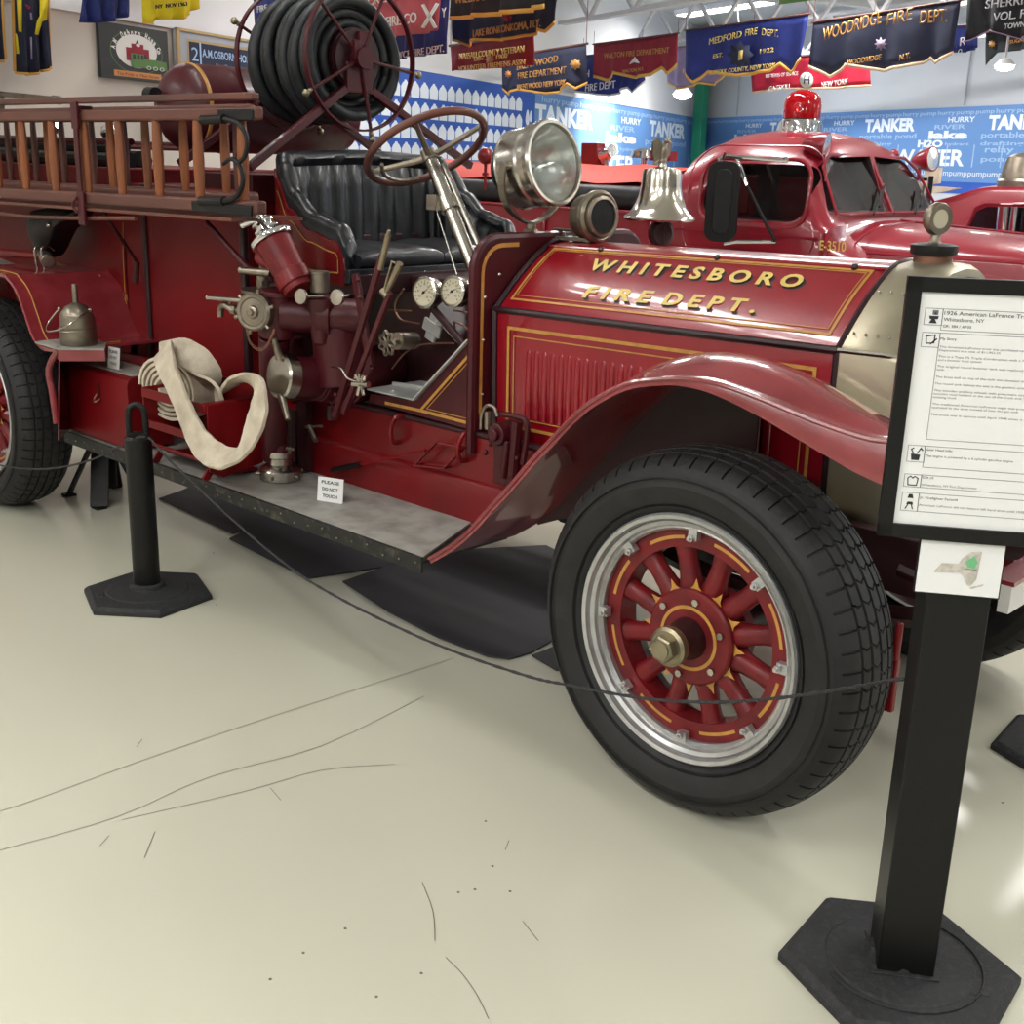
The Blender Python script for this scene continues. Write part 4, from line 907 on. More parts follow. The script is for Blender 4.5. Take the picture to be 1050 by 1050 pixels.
for x in (-2.29, -2.675): b.lathe([(0.05, -0.004), (0.115, -0.004), (0.115, 0.004), (0.05, 0.004)], V((x, YC, 2.015)), (1, 0, 0), n=36)
part('reel_drum', b, 'dark_maroon')
# toolbox, hose tray, rear fender -------------------------------------------------
b = MB(); x0, x1, zt = -3.30, -2.76, 0.765
sec_ = [(0.015, 0.47), (0.015, zt-0.03), (0.022, zt-0.01), (0.04, zt), (0.21, zt), (0.21, 0.47)]
b.loft([[V((x, y, z)) for y, z in sec_] for x in (x0, x1)], 0); 
b.prism([V((x0+0.06, 0.05, zt+0.001)), V((x1-0.02, 0.05, zt+0.001)), V((x1-0.02, 0.20, zt+0.001)), V((x0+0.06, 0.20, zt+0.001))], (0, 0, 0.004), 1)
b.box((-2.99, 0.012, 0.69), (0.014, 0.012, 0.05), m=2); b.tube(cr([(-3.0, 0.01, 0.67), (-3.0, -0.008, 0.645), (-2.985, -0.008, 0.64), (-2.98, 0.01, 0.65)], 3), 0.005, 6, m=3)
part('toolbox', b, ['body_red', 'grey_top', 'maroon', 'copper'], bevel=0.012, seg=3)
RFX = [(-30, 272), (0, 281), (8, 286), (18, 300), (26, 322), (34, 345), (43, 356), (60, 358)]
RY0 = -0.12
rf = [at(*q, y=RY0) for q in RFX]
step_z = rf[-1].z
prof = [V((-4.55, RY0, 0.75)), V((-4.46, RY0, 0.95)), V((-4.25, RY0, 1.08)), V((-3.95, RY0, 1.12))]+[q for q in rf[1:] if q.x > -3.9]
pr_ = cr(prof, 4)
b = MB(); b.loft([[p+V((0, 0, -0.012)), p, p+V((0, 0.47, 0)), p+V((0, 0.47, -0.012))] for p in pr_], 0)
b.tube(pr_, 0.008, 6); 
# step and its vertical skirt down to the board
step_z = 0.835
sx0, sx1 = -3.72, -3.32
zs = rf[-1].z+0.003
pg = [at(*q, z=zs) for q in ((36, 352), (60, 359), (107, 359), (109, 353), (90, 347), (48, 347))]
b.prism(pg, (0, 0, 0.006), 1); b.prism([p-V((0, 0, 0.045)) for p in pg[1:]], (0, 0, 0.044), 0)
gp_ = [p+V((0, 0.05, 0.004)) for p in pr_ if p.x > -3.9 and p.x < -3.1]; b.tube(gp_+[gp_[-1]+V((0, 0.26, 0))], 0.0028, 5, m=2)
b.tube([gp_[0]+V((0, 0.36, 0)), gp_[len(gp_)//3]+V((0, 0.36, 0.0))], 0.0028, 5, m=2)
step_z = zs+0.006
b.tube(cr([pr_[-1], at(50, 378, y=RY0), at(54, 405, y=RY0), at(58, 434, y=RY0)], 4), 0.014, 8)
kx = at(58, 434, y=RY0).x; b.prism([V((kx, RY0, 0.47)), V((rf[-1].x, RY0, step_z-0.01)), V((-3.31, 0.03, 0.82)), V((-3.31, 0.03, 0.47))], (0.012, 0, 0), 0)
b.prism([V((-3.32, 0.22, 0.5)), V((-2.98, 0.22, 0.5)), V((-2.98, 0.22, 0.80)), V((-3.32, 0.22, 0.80))], (0, 0.02, 0), 0)
part('rear_fender', b, ['fender_red', 'grey_top', 'gold'], smooth=50)
b = MB(); # body-side panel above the fender with a gold line
q = [at(*p, y=0.30) for p in ((2, 280), (56, 281), (69, 305), (100, 356), (34, 352), (18, 320))]
b.prism(q, (0, 0.05, 0), 0)
gl = [at(*p, y=0.30) for p in ((10, 283), (22, 318), (32, 340), (95, 338))]; b.path(gl, 0.006, (0, -1, 0), m=1, off=0.002)
gl = [at(*p, y=0.30) for p in ((54, 283), (66, 304))]; b.path(gl, 0.005, (0, -1, 0), m=1, off=0.002)
part('fender_panel', b, ['body_red', 'gold'], smooth=0)
b = MB(); q = [at(*p, y=0.25) for p in ((-30, 262), (0, 274), (35, 277), (60, 280))]; b.loft([[p, p+V((0, 0.09, 0.0)), p+V((0, 0.09, 0.008)), p+V((0, 0, 0.008))] for p in q], 0); part('fender_top', b, 'grey_top', smooth=0)
# lower body skirt that shows under the board
# hose tray
b = MB(); tx0, tx1, tz0, tz1 = -2.62, -2.14, 0.50, 0.70
cn = [at(146, 398, y=0.0), at(211, 419, y=0.0)]
X0, X1 = cn[0].x, cn[1].x; ZT = (cn[0].z+cn[1].z)/2
b.box(((X0+X1)/2, 0.0, ZT-0.01), (X1-X0, 0.012, 0.035)); b.box(((X0+X1)/2, 0.0, ZT-0.13), (X1-X0, 0.012, 0.03))
b.prism([V((X1, 0.0, ZT+0.006)), V((X1, 0.24, ZT+0.006)), V((X1, 0.24, 0.50)), V((X1, 0.06, 0.47)), V((X1, 0.0, 0.50))], (0.008, 0, 0))
b.box((X1-0.01, 0.12, ZT+0.008), (0.035, 0.25, 0.006)); b.box((X0, 0.12, ZT-0.08), (0.01, 0.24, 0.18)); b.box(((X0+X1)/2, 0.25, ZT-0.06), (X1-X0, 0.01, 0.22))
b.loft([[V((x, 0.02, 0.52)), V((x, 0.10, 0.475)), V((x, 0.22, 0.47)), V((x, 0.22, 0.48)), V((x, 0.10, 0.485)), V((x, 0.03, 0.53))] for x in (X0, X1)], 0)
for x in (X0+0.06, X1-0.03): b.bar((x, 0.03, 0.50), (x, 0.0, 0.462), 0.03, 0.01, up=(1, 0, 0))
part('hose_tray', b, 'body_red', bevel=0.002)

# things lying on / hanging from the engine ------------------------------------------
# reel hose
b = MB(); pts = []; c0 = V((0, YC, 2.015)); 
turns = [(-2.655, 0.225), (-2.615, 0.24), (-2.575, 0.215), (-2.535, 0.235), (-2.495, 0.212), (-2.455, 0.225), (-2.415, 0.208), (-2.375, 0.222), (-2.335, 0.205), (-2.30, 0.215)]
for i, (x, r) in enumerate(turns):
    x2_, r2 = turns[min(i+1, len(turns)-1)]
    for k in range(28):
        a = 2*PI*k/28; f = max(0, (k-18)/10); f = f*f*(3-2*f); rr = r+(r2-r)*f+0.006*math.sin(a*2+i); xx = x+(x2_-x)*f
        pts.append(V((xx, YC+math.cos(a)*rr, 2.015+math.sin(a)*rr)))
b.tube(pts, 0.022, 10)
pts = []
for i in range(9):
    for k in range(24):
        a = 2*PI*k/24; pts.append(V((-2.32-0.04*i-0.04*k/24, YC+math.cos(a)*0.172, 2.015+math.sin(a)*0.172)))
b.tube(pts, 0.022, 8)
b.tube([V((-2.325, YC+math.cos(2*PI*k/24)*0.132, 2.015+math.sin(2*PI*k/24)*0.132)) for k in range(24)], 0.021, 8, loop=True)
ho = b.build('booster_hose', 'hose_rubber', smooth=60); tag(own_origin(ho), 'thick black rubber hose wound on the reel above the bench seat', 'hose')
# canvas hose in the tray
b = MB()
def ribbon(mb, pts, wv, wid, th, n=5, m=0):
    P = cr(pts, n); Wv = cr(wv, n); N = len(P); rg = []
    for i, p in enumerate(P):
        d = (P[min(i+1, N-1)]-P[max(i-1, 0)]).normalized(); wd = Wv[i]; wd = (wd-d*wd.dot(d)).normalized(); nn = d.cross(wd)
        hw_ = wid/2*(1+0.03*math.sin(i*1.3))
        rg.append([p+wd*hw_*0.96+nn*th/2, p+wd*hw_, p+wd*hw_*0.96-nn*th/2, p-wd*hw_*0.96-nn*th/2, p-wd*hw_, p-wd*hw_*0.96+nn*th/2])
    mb.loft(rg, m)
hpx = [(167, 359, 0.03), (172, 378, -0.03), (183, 405, -0.05), (194, 432, -0.05), (205, 453, -0.05), (219, 466, -0.045), (236, 470, -0.03), (250, 458, -0.02), (260, 438, -0.01), (266, 418, 0.0), (264, 400, 0.01), (254, 391, 0.05), (243, 391, 0.10), (236, 398, 0.15)]
P_ = [at(x, y, y=d) for x, y, d in hpx]
W_ = [V((.95, 0, .25)), V((.95, 0, .3)), V((.93, 0, .35)), V((.9, .1, .4)), V((.75, .3, .5)), V((.45, .65, .6)), V((.1, .8, .6)), V((-.45, .45, .7)), V((-.8, .15, .5)), V((-.9, .1, .2)), V((-.9, .2, -.1)), V((-.6, .7, -.3)), V((-.5, .85, -.1)), V((-.5, .85, 0))]
ribbon(b, P_, W_, 0.102, 0.014, 6)
# the coil itself: a flat spiral standing in the tray
cc = at(182, 398, y=0.12); axv = V((0.80, -0.6, 0.05)).normalized(); axv = V((0.12, -0.99, 0.0)).normalized(); pa2, pb2, _ = basis(axv)
sp2 = []
for k in range(5*26+1):
    a = 2*PI*k/26; r = 0.035+0.019*a/(2*PI)*1.0; sp2.append(cc+pa2*math.cos(a)*r*1.35+pb2*math.sin(a)*r)
ribbon(b, sp2, [axv]*len(sp2), 0.11, 0.012, 1)
# outer flap of the roll coming over to the right
q = [at(164, 364, y=0.03), at(185, 360, y=0.08), at(205, 372, y=0.10), at(221, 394, y=0.11), at(226, 418, y=0.12)]
ribbon(b, q, [V((0.7, -0.2, -0.55))]*5, 0.115, 0.014, 6)
hs = b.build('canvas_hose', 'canvas', smooth=50); tag(own_origin(hs), 'cream canvas fire hose rolled in the red tray, one end looped over', 'hose')

# ladders
def ladder(name, label, y, x0, x1, zt, zb0, zb1, step, off, rw, mats, hook=False):
    L = empty(name, ((x0+x1)/2, y, zb0), label, 'ladder')
    def zb(x): return zb0+(zb1-zb0)*(x-x0)/(x1-x0)
    b = MB(); b.bar((x0, y, zt-0.02), (x1, y, zt-0.012), 0.04, 0.042); b.build('rail', mats[0], L, bevel=0.008)
    b = MB(); b.bar((x0, y, zb(x0)+0.02), (x1, y, zb(x1)+0.02), 0.045, 0.045); b.build('rail', mats[0], L, bevel=0.008)
    x = x1-off
    while x > x0+0.05:
        if x > -5.2:
            b = MB(); n = 12; p0 = V((x, y, zb(x)+0.03)); p1 = V((x, y, zt-0.03)); rg = []
            for q_ in (0, 0.12, 0.5, 0.88, 1): 
                s = rw*(0.85+0.3*math.sin(PI*q_)); c = p0.lerp(p1, q_); rg.append([c+V((math.cos(2*PI*k/n)*s, math.sin(2*PI*k/n)*s*0.8, 0)) for k in range(n)])
            b.loft(rg); b.build('rung', mats[1], L)
        x -= step
    return L
la = ladder('wooden_ladder', 'brown wooden ladder hung on the antique engine, outermost, with a maroon strap', 0.02, -6.3, -1.80, 1.785, 1.395, 1.455, 0.268, 0.10, 0.020, ('rail_wood', 'wood'))
b = MB(); sx_ = at(80, 120, y=0.0).x
b.box((sx_, -0.012, 1.77), (0.05, 0.012, 0.10)); b.box((sx_, 0.02, 1.80), (0.05, 0.06, 0.012)); b.box((sx_, -0.012, 1.42), (0.05, 0.012, 0.13)); b.box((sx_, -0.012, 1.6), (0.03, 0.01, 0.3)); b.tube(cr([(sx_-0.02, -0.02, 1.40), (sx_-0.04, -0.03, 1.43), (sx_-0.02, -0.02, 1.46)], 4), 0.006)
b.build('strap', 'maroon', la, bevel=0.003)
b = MB(); b.box((-2.0, -0.006, 1.464), (0.36, 0.012, 0.035)); b.build('end_plate', 'iron', la, bevel=0.004)
b = MB(); b.box((-1.90, -0.003, 1.767), (0.20, 0.012, 0.036)); b.build('end_plate', 'iron', la, bevel=0.004)
lb = ladder('wooden_ladder', 'brown wooden ladder with curved black hooks, second from outside on the antique engine', 0.13, -6.3, -2.0, 1.80, 1.42, 1.47, 0.268, 0.17, 0.018, ('rail_wood', 'wood'))
for hk in (((207, 123), (230, 122), (246, 128), (253, 143), (251, 160), (243, 168)), ((206, 206), (230, 206), (243, 201), (249, 186), (246, 170), (237, 163), (229, 168))):
    b = MB(); hq = [at(*q, y=-0.012) for q in hk]; b.tube(cr(hq, 6), lambda t: 0.010-0.003*t, 8); b.cyl(hq[0], hq[1], 0.016, n=10); b.build('hook', 'iron', lb)
lc_ = ladder('wooden_ladder', 'darker wooden ladder section innermost of the ladders on the antique engine', 0.24, -6.3, -2.16, 1.79, 1.43, 1.47, 0.268, 0.10, 0.016, ('rail_wood', 'rail_wood'))
b = MB(); b.prism([V((-6.3, -0.01, 1.815)), V((-1.84, -0.01, 1.815)), V((-1.82, 0.01, 1.815)), V((-1.83, 0.045, 1.815)), V((-6.3, 0.05, 1.815))], (0, 0, 0.022)); pk = b.build('plank', 'rail_wood', bevel=0.004)
tag(own_origin(pk), 'long red-brown plank lying on top of the ladder rails', 'plank')
b = MB(); b.prism([V((-6.0, 0.0, 1.39)), V((-1.95, 0.0, 1.435)), V((-1.95, 0.30, 1.435)), V((-6.0, 0.30, 1.39))], (0, 0, -0.012)); b.tube(cr([(-4.6, 0.01, 1.385), (-3.6, 0.01, 1.36), (-2.6, 0.01, 1.40)], 8), 0.008)
part('ladder_shelf', b, 'rail_wood')
# black boot hanging under the ladders + sledgehammer
b = MB(); bp = [at(*q, y=0.2) for q in ((38, 218), (50, 213), (75, 213), (88, 216), (82, 224), (70, 234), (62, 248), (56, 262), (50, 264), (42, 252), (36, 236))]
ctr = sum(bp, V((0, 0, 0)))/len(bp)
b.loft([[ctr+(p-ctr)*s+V((0, dy, 0)) for p in cr(bp, 3, True)] for s, dy in ((0.7, -0.06), (0.93, -0.045), (1, 0), (0.93, 0.045), (0.7, 0.06))]); bo = b.build('leather_boot', 'black_plastic', smooth=60)
b = MB(); b.sphere(at(50, 231, y=0.14), 0.012, 10); o2 = b.build('stud', 'nickel', bo)
tag(bo, 'black leather boot-shaped pouch hanging under the ladders above the rear fender', 'pouch')
b = MB(); h0 = at(-10, 258, y=0.16); h1 = at(48, 263, y=0.16); b.cyl(h0, h1, 0.018, n=12); sh = b.build('sledgehammer', 'red'); 
b = MB(); hx = V((0.9, -0.3, -0.2)).normalized(); hc0 = at(47, 264, y=0.15); b.cyl(hc0-hx*0.06, hc0+hx*0.06, 0.03, n=14); b.build('hammer_head', 'dull_nickel', sh, bevel=0.004)
b = MB()
for dx in (-4, 3): c0 = at(42+dx, 264, y=0.13); b.tube(cr([c0+V((0, 0, -0.06)), c0+V((0, -0.01, 0.03)), c0+V((0, 0.02, 0.05)), c0+V((0, 0.05, 0.03))], 4), 0.005)
b.build('clip', 'nickel', sh)
tag(sh, 'sledgehammer with a red handle and steel head clipped above the rear fender', 'hammer')

# can on the step
b = MB(); c0 = at(81, 353, z=step_z+0.001); s = 0.0
b.lathe([(0.0, 0), (0.071, 0), (0.073, 0.004), (0.073, 0.055), (0.076, 0.058), (0.073, 0.062), (0.073, 0.068), (0.076, 0.071), (0.071, 0.075), (0.069, 0.115), (0.066, 0.118), (0.066, 0.124), (0.06, 0.135), (0.045, 0.155), (0.02, 0.168), (0.012, 0.172), (0.0115, 0.178)], c0, (0, 0, 1), n=40, cap=True)
can = b.build('fuel_can', 'dull_nickel'); b = MB(); b.lathe([(0.0125, 0.168), (0.0115, 0.24), (0.013, 0.242), (0.011, 0.246)], c0, (0, 0, 1), n=16); b.build('spout', 'dull_nickel', can)
b = MB(); b.tube(cr([c0+V((-0.045, -0.05, 0.145)), c0+V((-0.075, -0.085, 0.09)), c0+V((-0.03, -0.115, 0.06)), c0+V((0.05, -0.085, 0.08)), c0+V((0.07, -0.03, 0.12)), c0+V((0.06, 0.03, 0.145))], 6), 0.0035, 6)
for q in (V((-0.045, -0.05, 0.145)), V((0.06, 0.03, 0.145))): b.sphere(c0+q, 0.009, 8)
b.build('bail_handle', 'nickel', can)
tag(can, 'small galvanised can with a domed top, tall spout and wire handle on the rear step', 'can')
# coupling on the running board
b = MB(); c0 = at(288, 491, z=0.461)
b.lathe([(0.0, 0), (0.075, 0), (0.079, 0.006), (0.078, 0.04), (0.070, 0.05), (0.048, 0.062), (0.045, 0.085), (0.052, 0.09), (0.052, 0.112), (0.045, 0.114), (0.042, 0.09), (0, 0.088)], c0, (0, 0, 1), n=40, cap=False)
cp = b.build('hose_coupling', 'nickel'); 
for k in range(5):
    a = 2*PI*k/5+0.2; b = MB(); e = V((math.cos(a), math.sin(a), 0)); b.cyl(c0+e*0.074+V((0, 0, 0.02)), c0+e*0.095+V((0, 0, 0.022)), 0.009, 0.007, n=8); b.build('lug', 'dull_nickel', cp)
b = MB()
for k in range(3): c1 = c0+V((0.03+0.02*k, 0.0, 0.118)); b.tube([c1+V((math.cos(t)*0.014, math.sin(t)*0.006, abs(math.sin(t))*0.012+math.cos(t)*0.01)) for t in [2*PI*j/12 for j in range(12)]], 0.003, 6, loop=True)
b.build('chain', 'dull_nickel', cp)
tag(cp, 'round nickel hose coupling standing on the grey running board', 'coupling')
# sign cards
def card(name, px, py, z, w_, h_, yaw, label, grp):
    c = at(px, py, z=z); rt = V((math.cos(yaw), math.sin(yaw), 0)); up = (V((0, 0, 1))+V((math.sin(yaw), -math.cos(yaw), 0))*-0.12).normalized(); n = rt.cross(up)
    b = MB(); b.prism([c-rt*w_/2, c+rt*w_/2, c+rt*w_/2+up*h_, c-rt*w_/2+up*h_], -n*0.003, 0)
    bk = V((0, 0, 1)); q = c-n*0.035+V((0, 0, 0.001)); b.prism([c-rt*w_/2, c+rt*w_/2, c+rt*w_/2-n*0.03, c-rt*w_/2-n*0.03], (0, 0, 0.002), 0)
    for k, s in enumerate(('PLEASE', 'DO NOT', 'TOUCH')):
        f = (0.70, 0.62, 0.58)[k]; y = h_*(0.74-0.28*k); b.text(s, c-rt*w_*f/2+up*y, c+rt*w_*f/2+up*y, h_*0.13, up, m=1, off=n*0.0012, bold=0.02)
    o = b.build(name, ['paper', 'ink'], smooth=0); return tag(own_origin(o), label, 'sign card', grp)
card('sign_card', 338, 515, 0.461, 0.105, 0.088, math.radians(20), 'white please-do-not-touch card standing on the grey running board', 'do not touch cards')
card('sign_card', 116, 378, 0.77, 0.078, 0.088, math.radians(6), 'white please-do-not-touch card standing on the red toolbox', 'do not touch cards')

# ------------------------------------------------------------------ floor mats, jack stand
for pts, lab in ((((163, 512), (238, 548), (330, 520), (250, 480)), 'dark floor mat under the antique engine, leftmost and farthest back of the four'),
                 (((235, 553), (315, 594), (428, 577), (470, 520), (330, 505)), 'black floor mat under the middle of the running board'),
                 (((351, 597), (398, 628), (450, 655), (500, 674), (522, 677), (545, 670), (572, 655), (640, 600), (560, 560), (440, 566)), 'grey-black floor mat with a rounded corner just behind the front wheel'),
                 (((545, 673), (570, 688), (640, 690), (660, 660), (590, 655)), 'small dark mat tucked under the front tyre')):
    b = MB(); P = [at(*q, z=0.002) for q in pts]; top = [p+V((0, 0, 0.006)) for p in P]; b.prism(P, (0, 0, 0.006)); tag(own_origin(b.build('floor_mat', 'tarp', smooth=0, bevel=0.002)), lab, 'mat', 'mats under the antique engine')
js = empty('jack_stand', (-3.72, 0.36, 0), 'black steel jack stand with splayed legs beneath the rear axle, behind the rear tyre', 'jack stand')
jt = V((-3.70, 0.38, 0.0))
b = MB(); b.cyl(jt+V((0, 0, 0.06)), jt+V((0, 0, 0.34)), 0.055, n=16); b.cyl(jt+V((0, 0, 0.33)), jt+V((0, 0, 0.40)), 0.025, n=12); b.build('column', 'iron', js)
b = MB(); b.box(jt+V((0, 0, 0.405)), (0.05, 0.12, 0.02)); b.box(jt+V((0, 0.055, 0.42)), (0.05, 0.015, 0.03)); b.box(jt+V((0, -0.055, 0.42)), (0.05, 0.015, 0.03)); b.build('saddle', 'iron', js)
for sx in (-1, 1):
    for sy in (-1, 1):
        b = MB(); b.bar(jt+V((sx*0.02, sy*0.02, 0.32)), jt+V((sx*0.15, sy*0.12, 0.008)), 0.085, 0.014, up=(sx, sy, 0)); b.box(jt+V((sx*0.15, sy*0.12, 0.005)), (0.06, 0.05, 0.01)); b.build('leg', 'iron', js)

# ------------------------------------------------------------------ barrier posts, rope
def hexbase(mb, c, R, a0, h=0.03, m=0):
    P = lambda r, z: [c+V((math.cos(a0+k*PI/3)*r, math.sin(a0+k*PI/3)*r, z)) for k in range(6)]
    mb.loft([P(R, 0), P(R, h*0.55), P(R*0.93, h)], m)
    mb.lathe([(R*0.62, h-0.002), (R*0.60, h+0.003), (0.065, h+0.010), (0.062, h+0.03), (0, h+0.03)], c, (0, 0, 1), n=36, m=m)
def post(c, a0, label):
    P = empty('barrier_post', c, label, 'barrier post', 'rope barrier posts')
    b = MB(); hexbase(b, c, 0.252, a0)
    for s in (-1, 1):
        e = V((math.cos(a0+0.5), math.sin(a0+0.5), 0))*0.175*s; b.box(c+e+V((0, 0, 0.029)), (0.06, 0.03, 0.006), R=a0+0.5+PI/2)
    b.build('base', 'base_rubber', P, bevel=0.004)
    b = MB(); b.lathe([(0.058, 0.03), (0.056, 0.045), (0.050, 0.05), (0.049, 0.60), (0.050, 0.61), (0.049, 0.625), (0.040, 0.634), (0, 0.636)], c, (0, 0, 1), n=40); b.build('tube', 'black_plastic', P)
    b = MB(); q = [c+V((0.030*k*math.cos(0.9), 0.030*k*math.sin(0.9), z)) for k, z in ((-1, 0.62), (-1, 0.70), (-0.8, 0.735), (0, 0.752), (0.8, 0.735), (1, 0.70), (1, 0.62))]; b.tube(cr(q, 5), 0.012, 10); b.box(c+V((0, 0, 0.638)), (0.07, 0.03, 0.02), R=0.9); b.build('loop_handle', 'black_plastic', P)
BC = V((-2.345, -0.18, 0)); post(BC, math.radians(40), 'black plastic barrier post on a hexagonal rubber base, standing in front of the running board')
BC2 = V((0.665, 1.13, 0)); post(BC2, math.radians(95), 'black barrier post base behind the information sign, at the right edge of the photo')
def rope(name, pts, label, yr):
    b = MB(); P = cr(pts, 8); b.tube(P, 0.0036, 8)
    # twisted strands
    for ph in (0, PI): b.tube([p+V((0, math.cos(i*0.9+ph)*0.002, math.sin(i*0.9+ph)*0.002)) for i, p in enumerate(cr(pts, 14))], 0.0028, 5)
    o = b.build(name, 'rope', smooth=60); return tag(own_origin(o), label, 'rope', 'barrier ropes')
RP = [(152, 449), (156, 452), (173, 471), (200, 497), (243, 537), (300, 584), (351, 615), (414, 646), (471, 670), (540, 693), (580, 702), (660, 716), (732, 720), (796, 716), (860, 707)]
rp = [at(*q, y=-0.19) for q in RP]
SA = at(898, 1000, z=0.03); SU = V((math.cos(math.radians(33)), math.sin(math.radians(33)), 0)); SN = V((SU.y, -SU.x, 0)); SD = 0.125; SW = 0.115
pc_ = SA+SU*SW/2-SN*SD/2
rp.append(at(912, 698, y=-0.135)); rp.append(at(930, 696, y=-0.13))
rope('barrier_rope', rp, 'dark twisted rope sagging from the barrier post past the front wheel', 0)
lp = [at(*q, y=-0.2) for q in ((148, 448), (140, 449), (123, 458), (86, 474), (43, 481), (0, 477), (-60, 462))]
rope('barrier_rope', lp, 'dark rope running left from the barrier post across the rear tyre', 0)

# ------------------------------------------------------------------ sign stand
ST = empty('sign_stand', (pc_.x, pc_.y, 0), 'black square-post sign stand with a framed white information sheet beside the front wheel', 'sign stand')
b = MB(); bc = V((0.738, -0.182, 0)); hexbase(b, bc, 0.254, math.radians(36), 0.032); 
b.tube([bc+V((math.cos(k*PI/18)*0.17, math.sin(k*PI/18)*0.17, 0.034)) for k in range(-12, 10)], 0.003, 5)
b.box(bc+V((0.16, 0.02, 0.033)), (0.05, 0.03, 0.003), R=0.6); b.box(pc_+V((0, 0, 0.0)), (SW+0.02, SD+0.02, 0.03), R=math.radians(33))
b.build('base', 'base_rubber', ST, bevel=0.004)
b = MB(); b.box(V((pc_.x, pc_.y, 0.70)), (SW, SD, 1.34), R=math.radians(33)); b.build('post', 'black_plastic', ST, bevel=0.003)
PS = Pl(SA+SN*0.024, SU); 
TL, BL = PS.hit(928, 283), PS.hit(903, 548); zt_, zb_ = TL.z, BL.z-0.003
sL = ((TL-SA).dot(SU)+(BL-SA).dot(SU))/2; sR = SW-sL
def S_(s, z, off=0): o = SA+SN*(0.024+off); return V((o.x, o.y, 0))+SU*s+V((0, 0, z))
b = MB(); fw_ = 0.026
b.prism([S_(sL, zb_, -0.02), S_(sR, zb_, -0.02), S_(sR, zt_, -0.02), S_(sL, zt_, -0.02)], SN*0.012)
for (s0, z0, s1, z1) in ((sL, zb_, sR, zb_+fw_), (sL, zt_-fw_, sR, zt_), (sL, zb_, sL+fw_, zt_), (sR-fw_, zb_, sR, zt_)):
    b.prism([S_(s0, z0, -0.01), S_(s1, z0, -0.01), S_(s1, z1, -0.01), S_(s0, z1, -0.01)], SN*0.010)
for s, z in ((sL+0.022, zt_-0.013), ((sL+sR)/2, zb_+0.013)): b.sphere(S_(s, z, 0), 0.003, 8)
pn = b.build('frame', 'black_plastic', ST, bevel=0.002)
b = MB(); b.prism([S_(sL+fw_, zb_+fw_, -0.0075), S_(sR-fw_, zb_+fw_, -0.0075), S_(sR-fw_, zt_-fw_, -0.0075), S_(sL+fw_, zt_-fw_, -0.0075)], SN*0.001)
PP = Pl(S_(0, 1, -0.006), SU)
def hp_(px, py): return PP.hit(px, py)
def st(px, py):    # sign-plane coordinates of a point of the sheet
    q = hp_(px, py); return (q-S_(0, 0)).dot(SU), q.z
def rect(s0, z0, s1, z1, wd=0.0009, m=2): b.path([S_(s0, z0, -0.006), S_(s1, z0, -0.006), S_(s1, z1, -0.006), S_(s0, z1, -0.006)], wd, SN, m=m, loop=True, off=0.0002)
def line(s, z, txt, wd, h, m=1): b.text(txt, S_(s, z, -0.0056), S_(s+wd, z, -0.0056), h, (0, 0, 1), m=m)
sI, sT, sE = st(949, 318)[0], st(967, 318)[0], sR-fw_-0.008
zz = lambda py: st(975, py)[1]
I0 = sI; I1 = sI+0.030
ic = S_(0, 0)
def icon(px_y0, px_y1, kind):
    z1, z0 = zz(px_y0), zz(px_y1); rect(I0, z0, I1, z1)
    m_ = (I0+I1)/2; h_ = z1-z0; q = lambda s, z: S_(m_+s*0.015, z0+z*h_, -0.0058)
    if kind == 0:
        b.add([q(-.45, .1), q(.45, .1), q(.2, .35), q(-.2, .35)], [(0, 1, 2, 3)], 1); b.add([q(-.4, .35), q(.5, .35), q(.6, .55), q(-.5, .55)], [(0, 1, 2, 3)], 1)
        b.add([q(-.15, .62), q(.5, .62), q(.5, .9), q(-.15, .9)], [(0, 1, 2, 3)], 2); b.add([q(.05, .62), q(.35, .62), q(.2, .85)], [(0, 1, 2)], 1)
    elif kind == 1:
        b.path([q(-.55, .75), q(.45, .85), q(.4, .3), q(-.45, .25), q(-.55, .75)], 0.002, SN, m=1, off=0.0001); b.path([q(.0, .2), q(.7, .6)], 0.0025, SN, m=1, off=0.0002)
    elif kind == 2:
        b.add([q(-.5, .1), q(.4, .1), q(.5, .45), q(-.6, .5)], [(0, 1, 2, 3)], 1); b.path([q(-.3, .5), q(-.6, .75), q(-.3, .85)], 0.002, SN, m=1, off=0.0001); b.path([q(.1, .5), q(.5, .85), q(.75, .7)], 0.002, SN, m=1, off=0.0002)
    elif kind == 3:
        b.path([q(-.6, .7), q(-.5, .15), q(.5, .15), q(.6, .7), q(.2, .85), q(0, .7), q(-.3, .85), q(-.6, .7)], 0.0018, SN, m=1, off=0.0001)
    else:
        b.add([q(-.35, .7), q(.35, .7), q(.2, .92), q(-.2, .92)], [(0, 1, 2, 3)], 1); b.add([q(-.4, .35), q(.4, .35), q(.3, .5), q(-.3, .5)], [(0, 1, 2, 3)], 1); b.path([q(-.5, .1), q(-.2, .35)], 0.002, SN, m=1, off=0.0001); b.path([q(.4, .1), q(.2, .35)], 0.002, SN, m=1, off=0.0002)
BX = [(316, 338, 0), (343, 505-0, 1), (0, 0, 0)]
icon(317, 334, 0); icon(342, 357, 1); icon(459, 476, 2); icon(489, 502, 3); icon(508, 527, 4)
fullw = sE-sT
rect(sT, zz(339), sE, zz(317)); rect(sT, zz(452), sE, zz(342)); rect(sT, zz(481), sE, zz(459)); rect(sT, zz(502), sE, zz(489)); rect(sT, zz(527), sE, zz(508))
line(sT+0.003, zz(323), '1926 American LaFrance Triple Combination', fullw*0.93, 0.0068); line(sT+0.003, zz(329.5), 'Whitesboro, NY', 0.068, 0.0065); line(sT+0.003, zz(336), 'GR: 384 / AP35', 0.048, 0.005)
ty = 349; line(sT+0.002, zz(ty), 'My Story', 0.027, 0.0045)
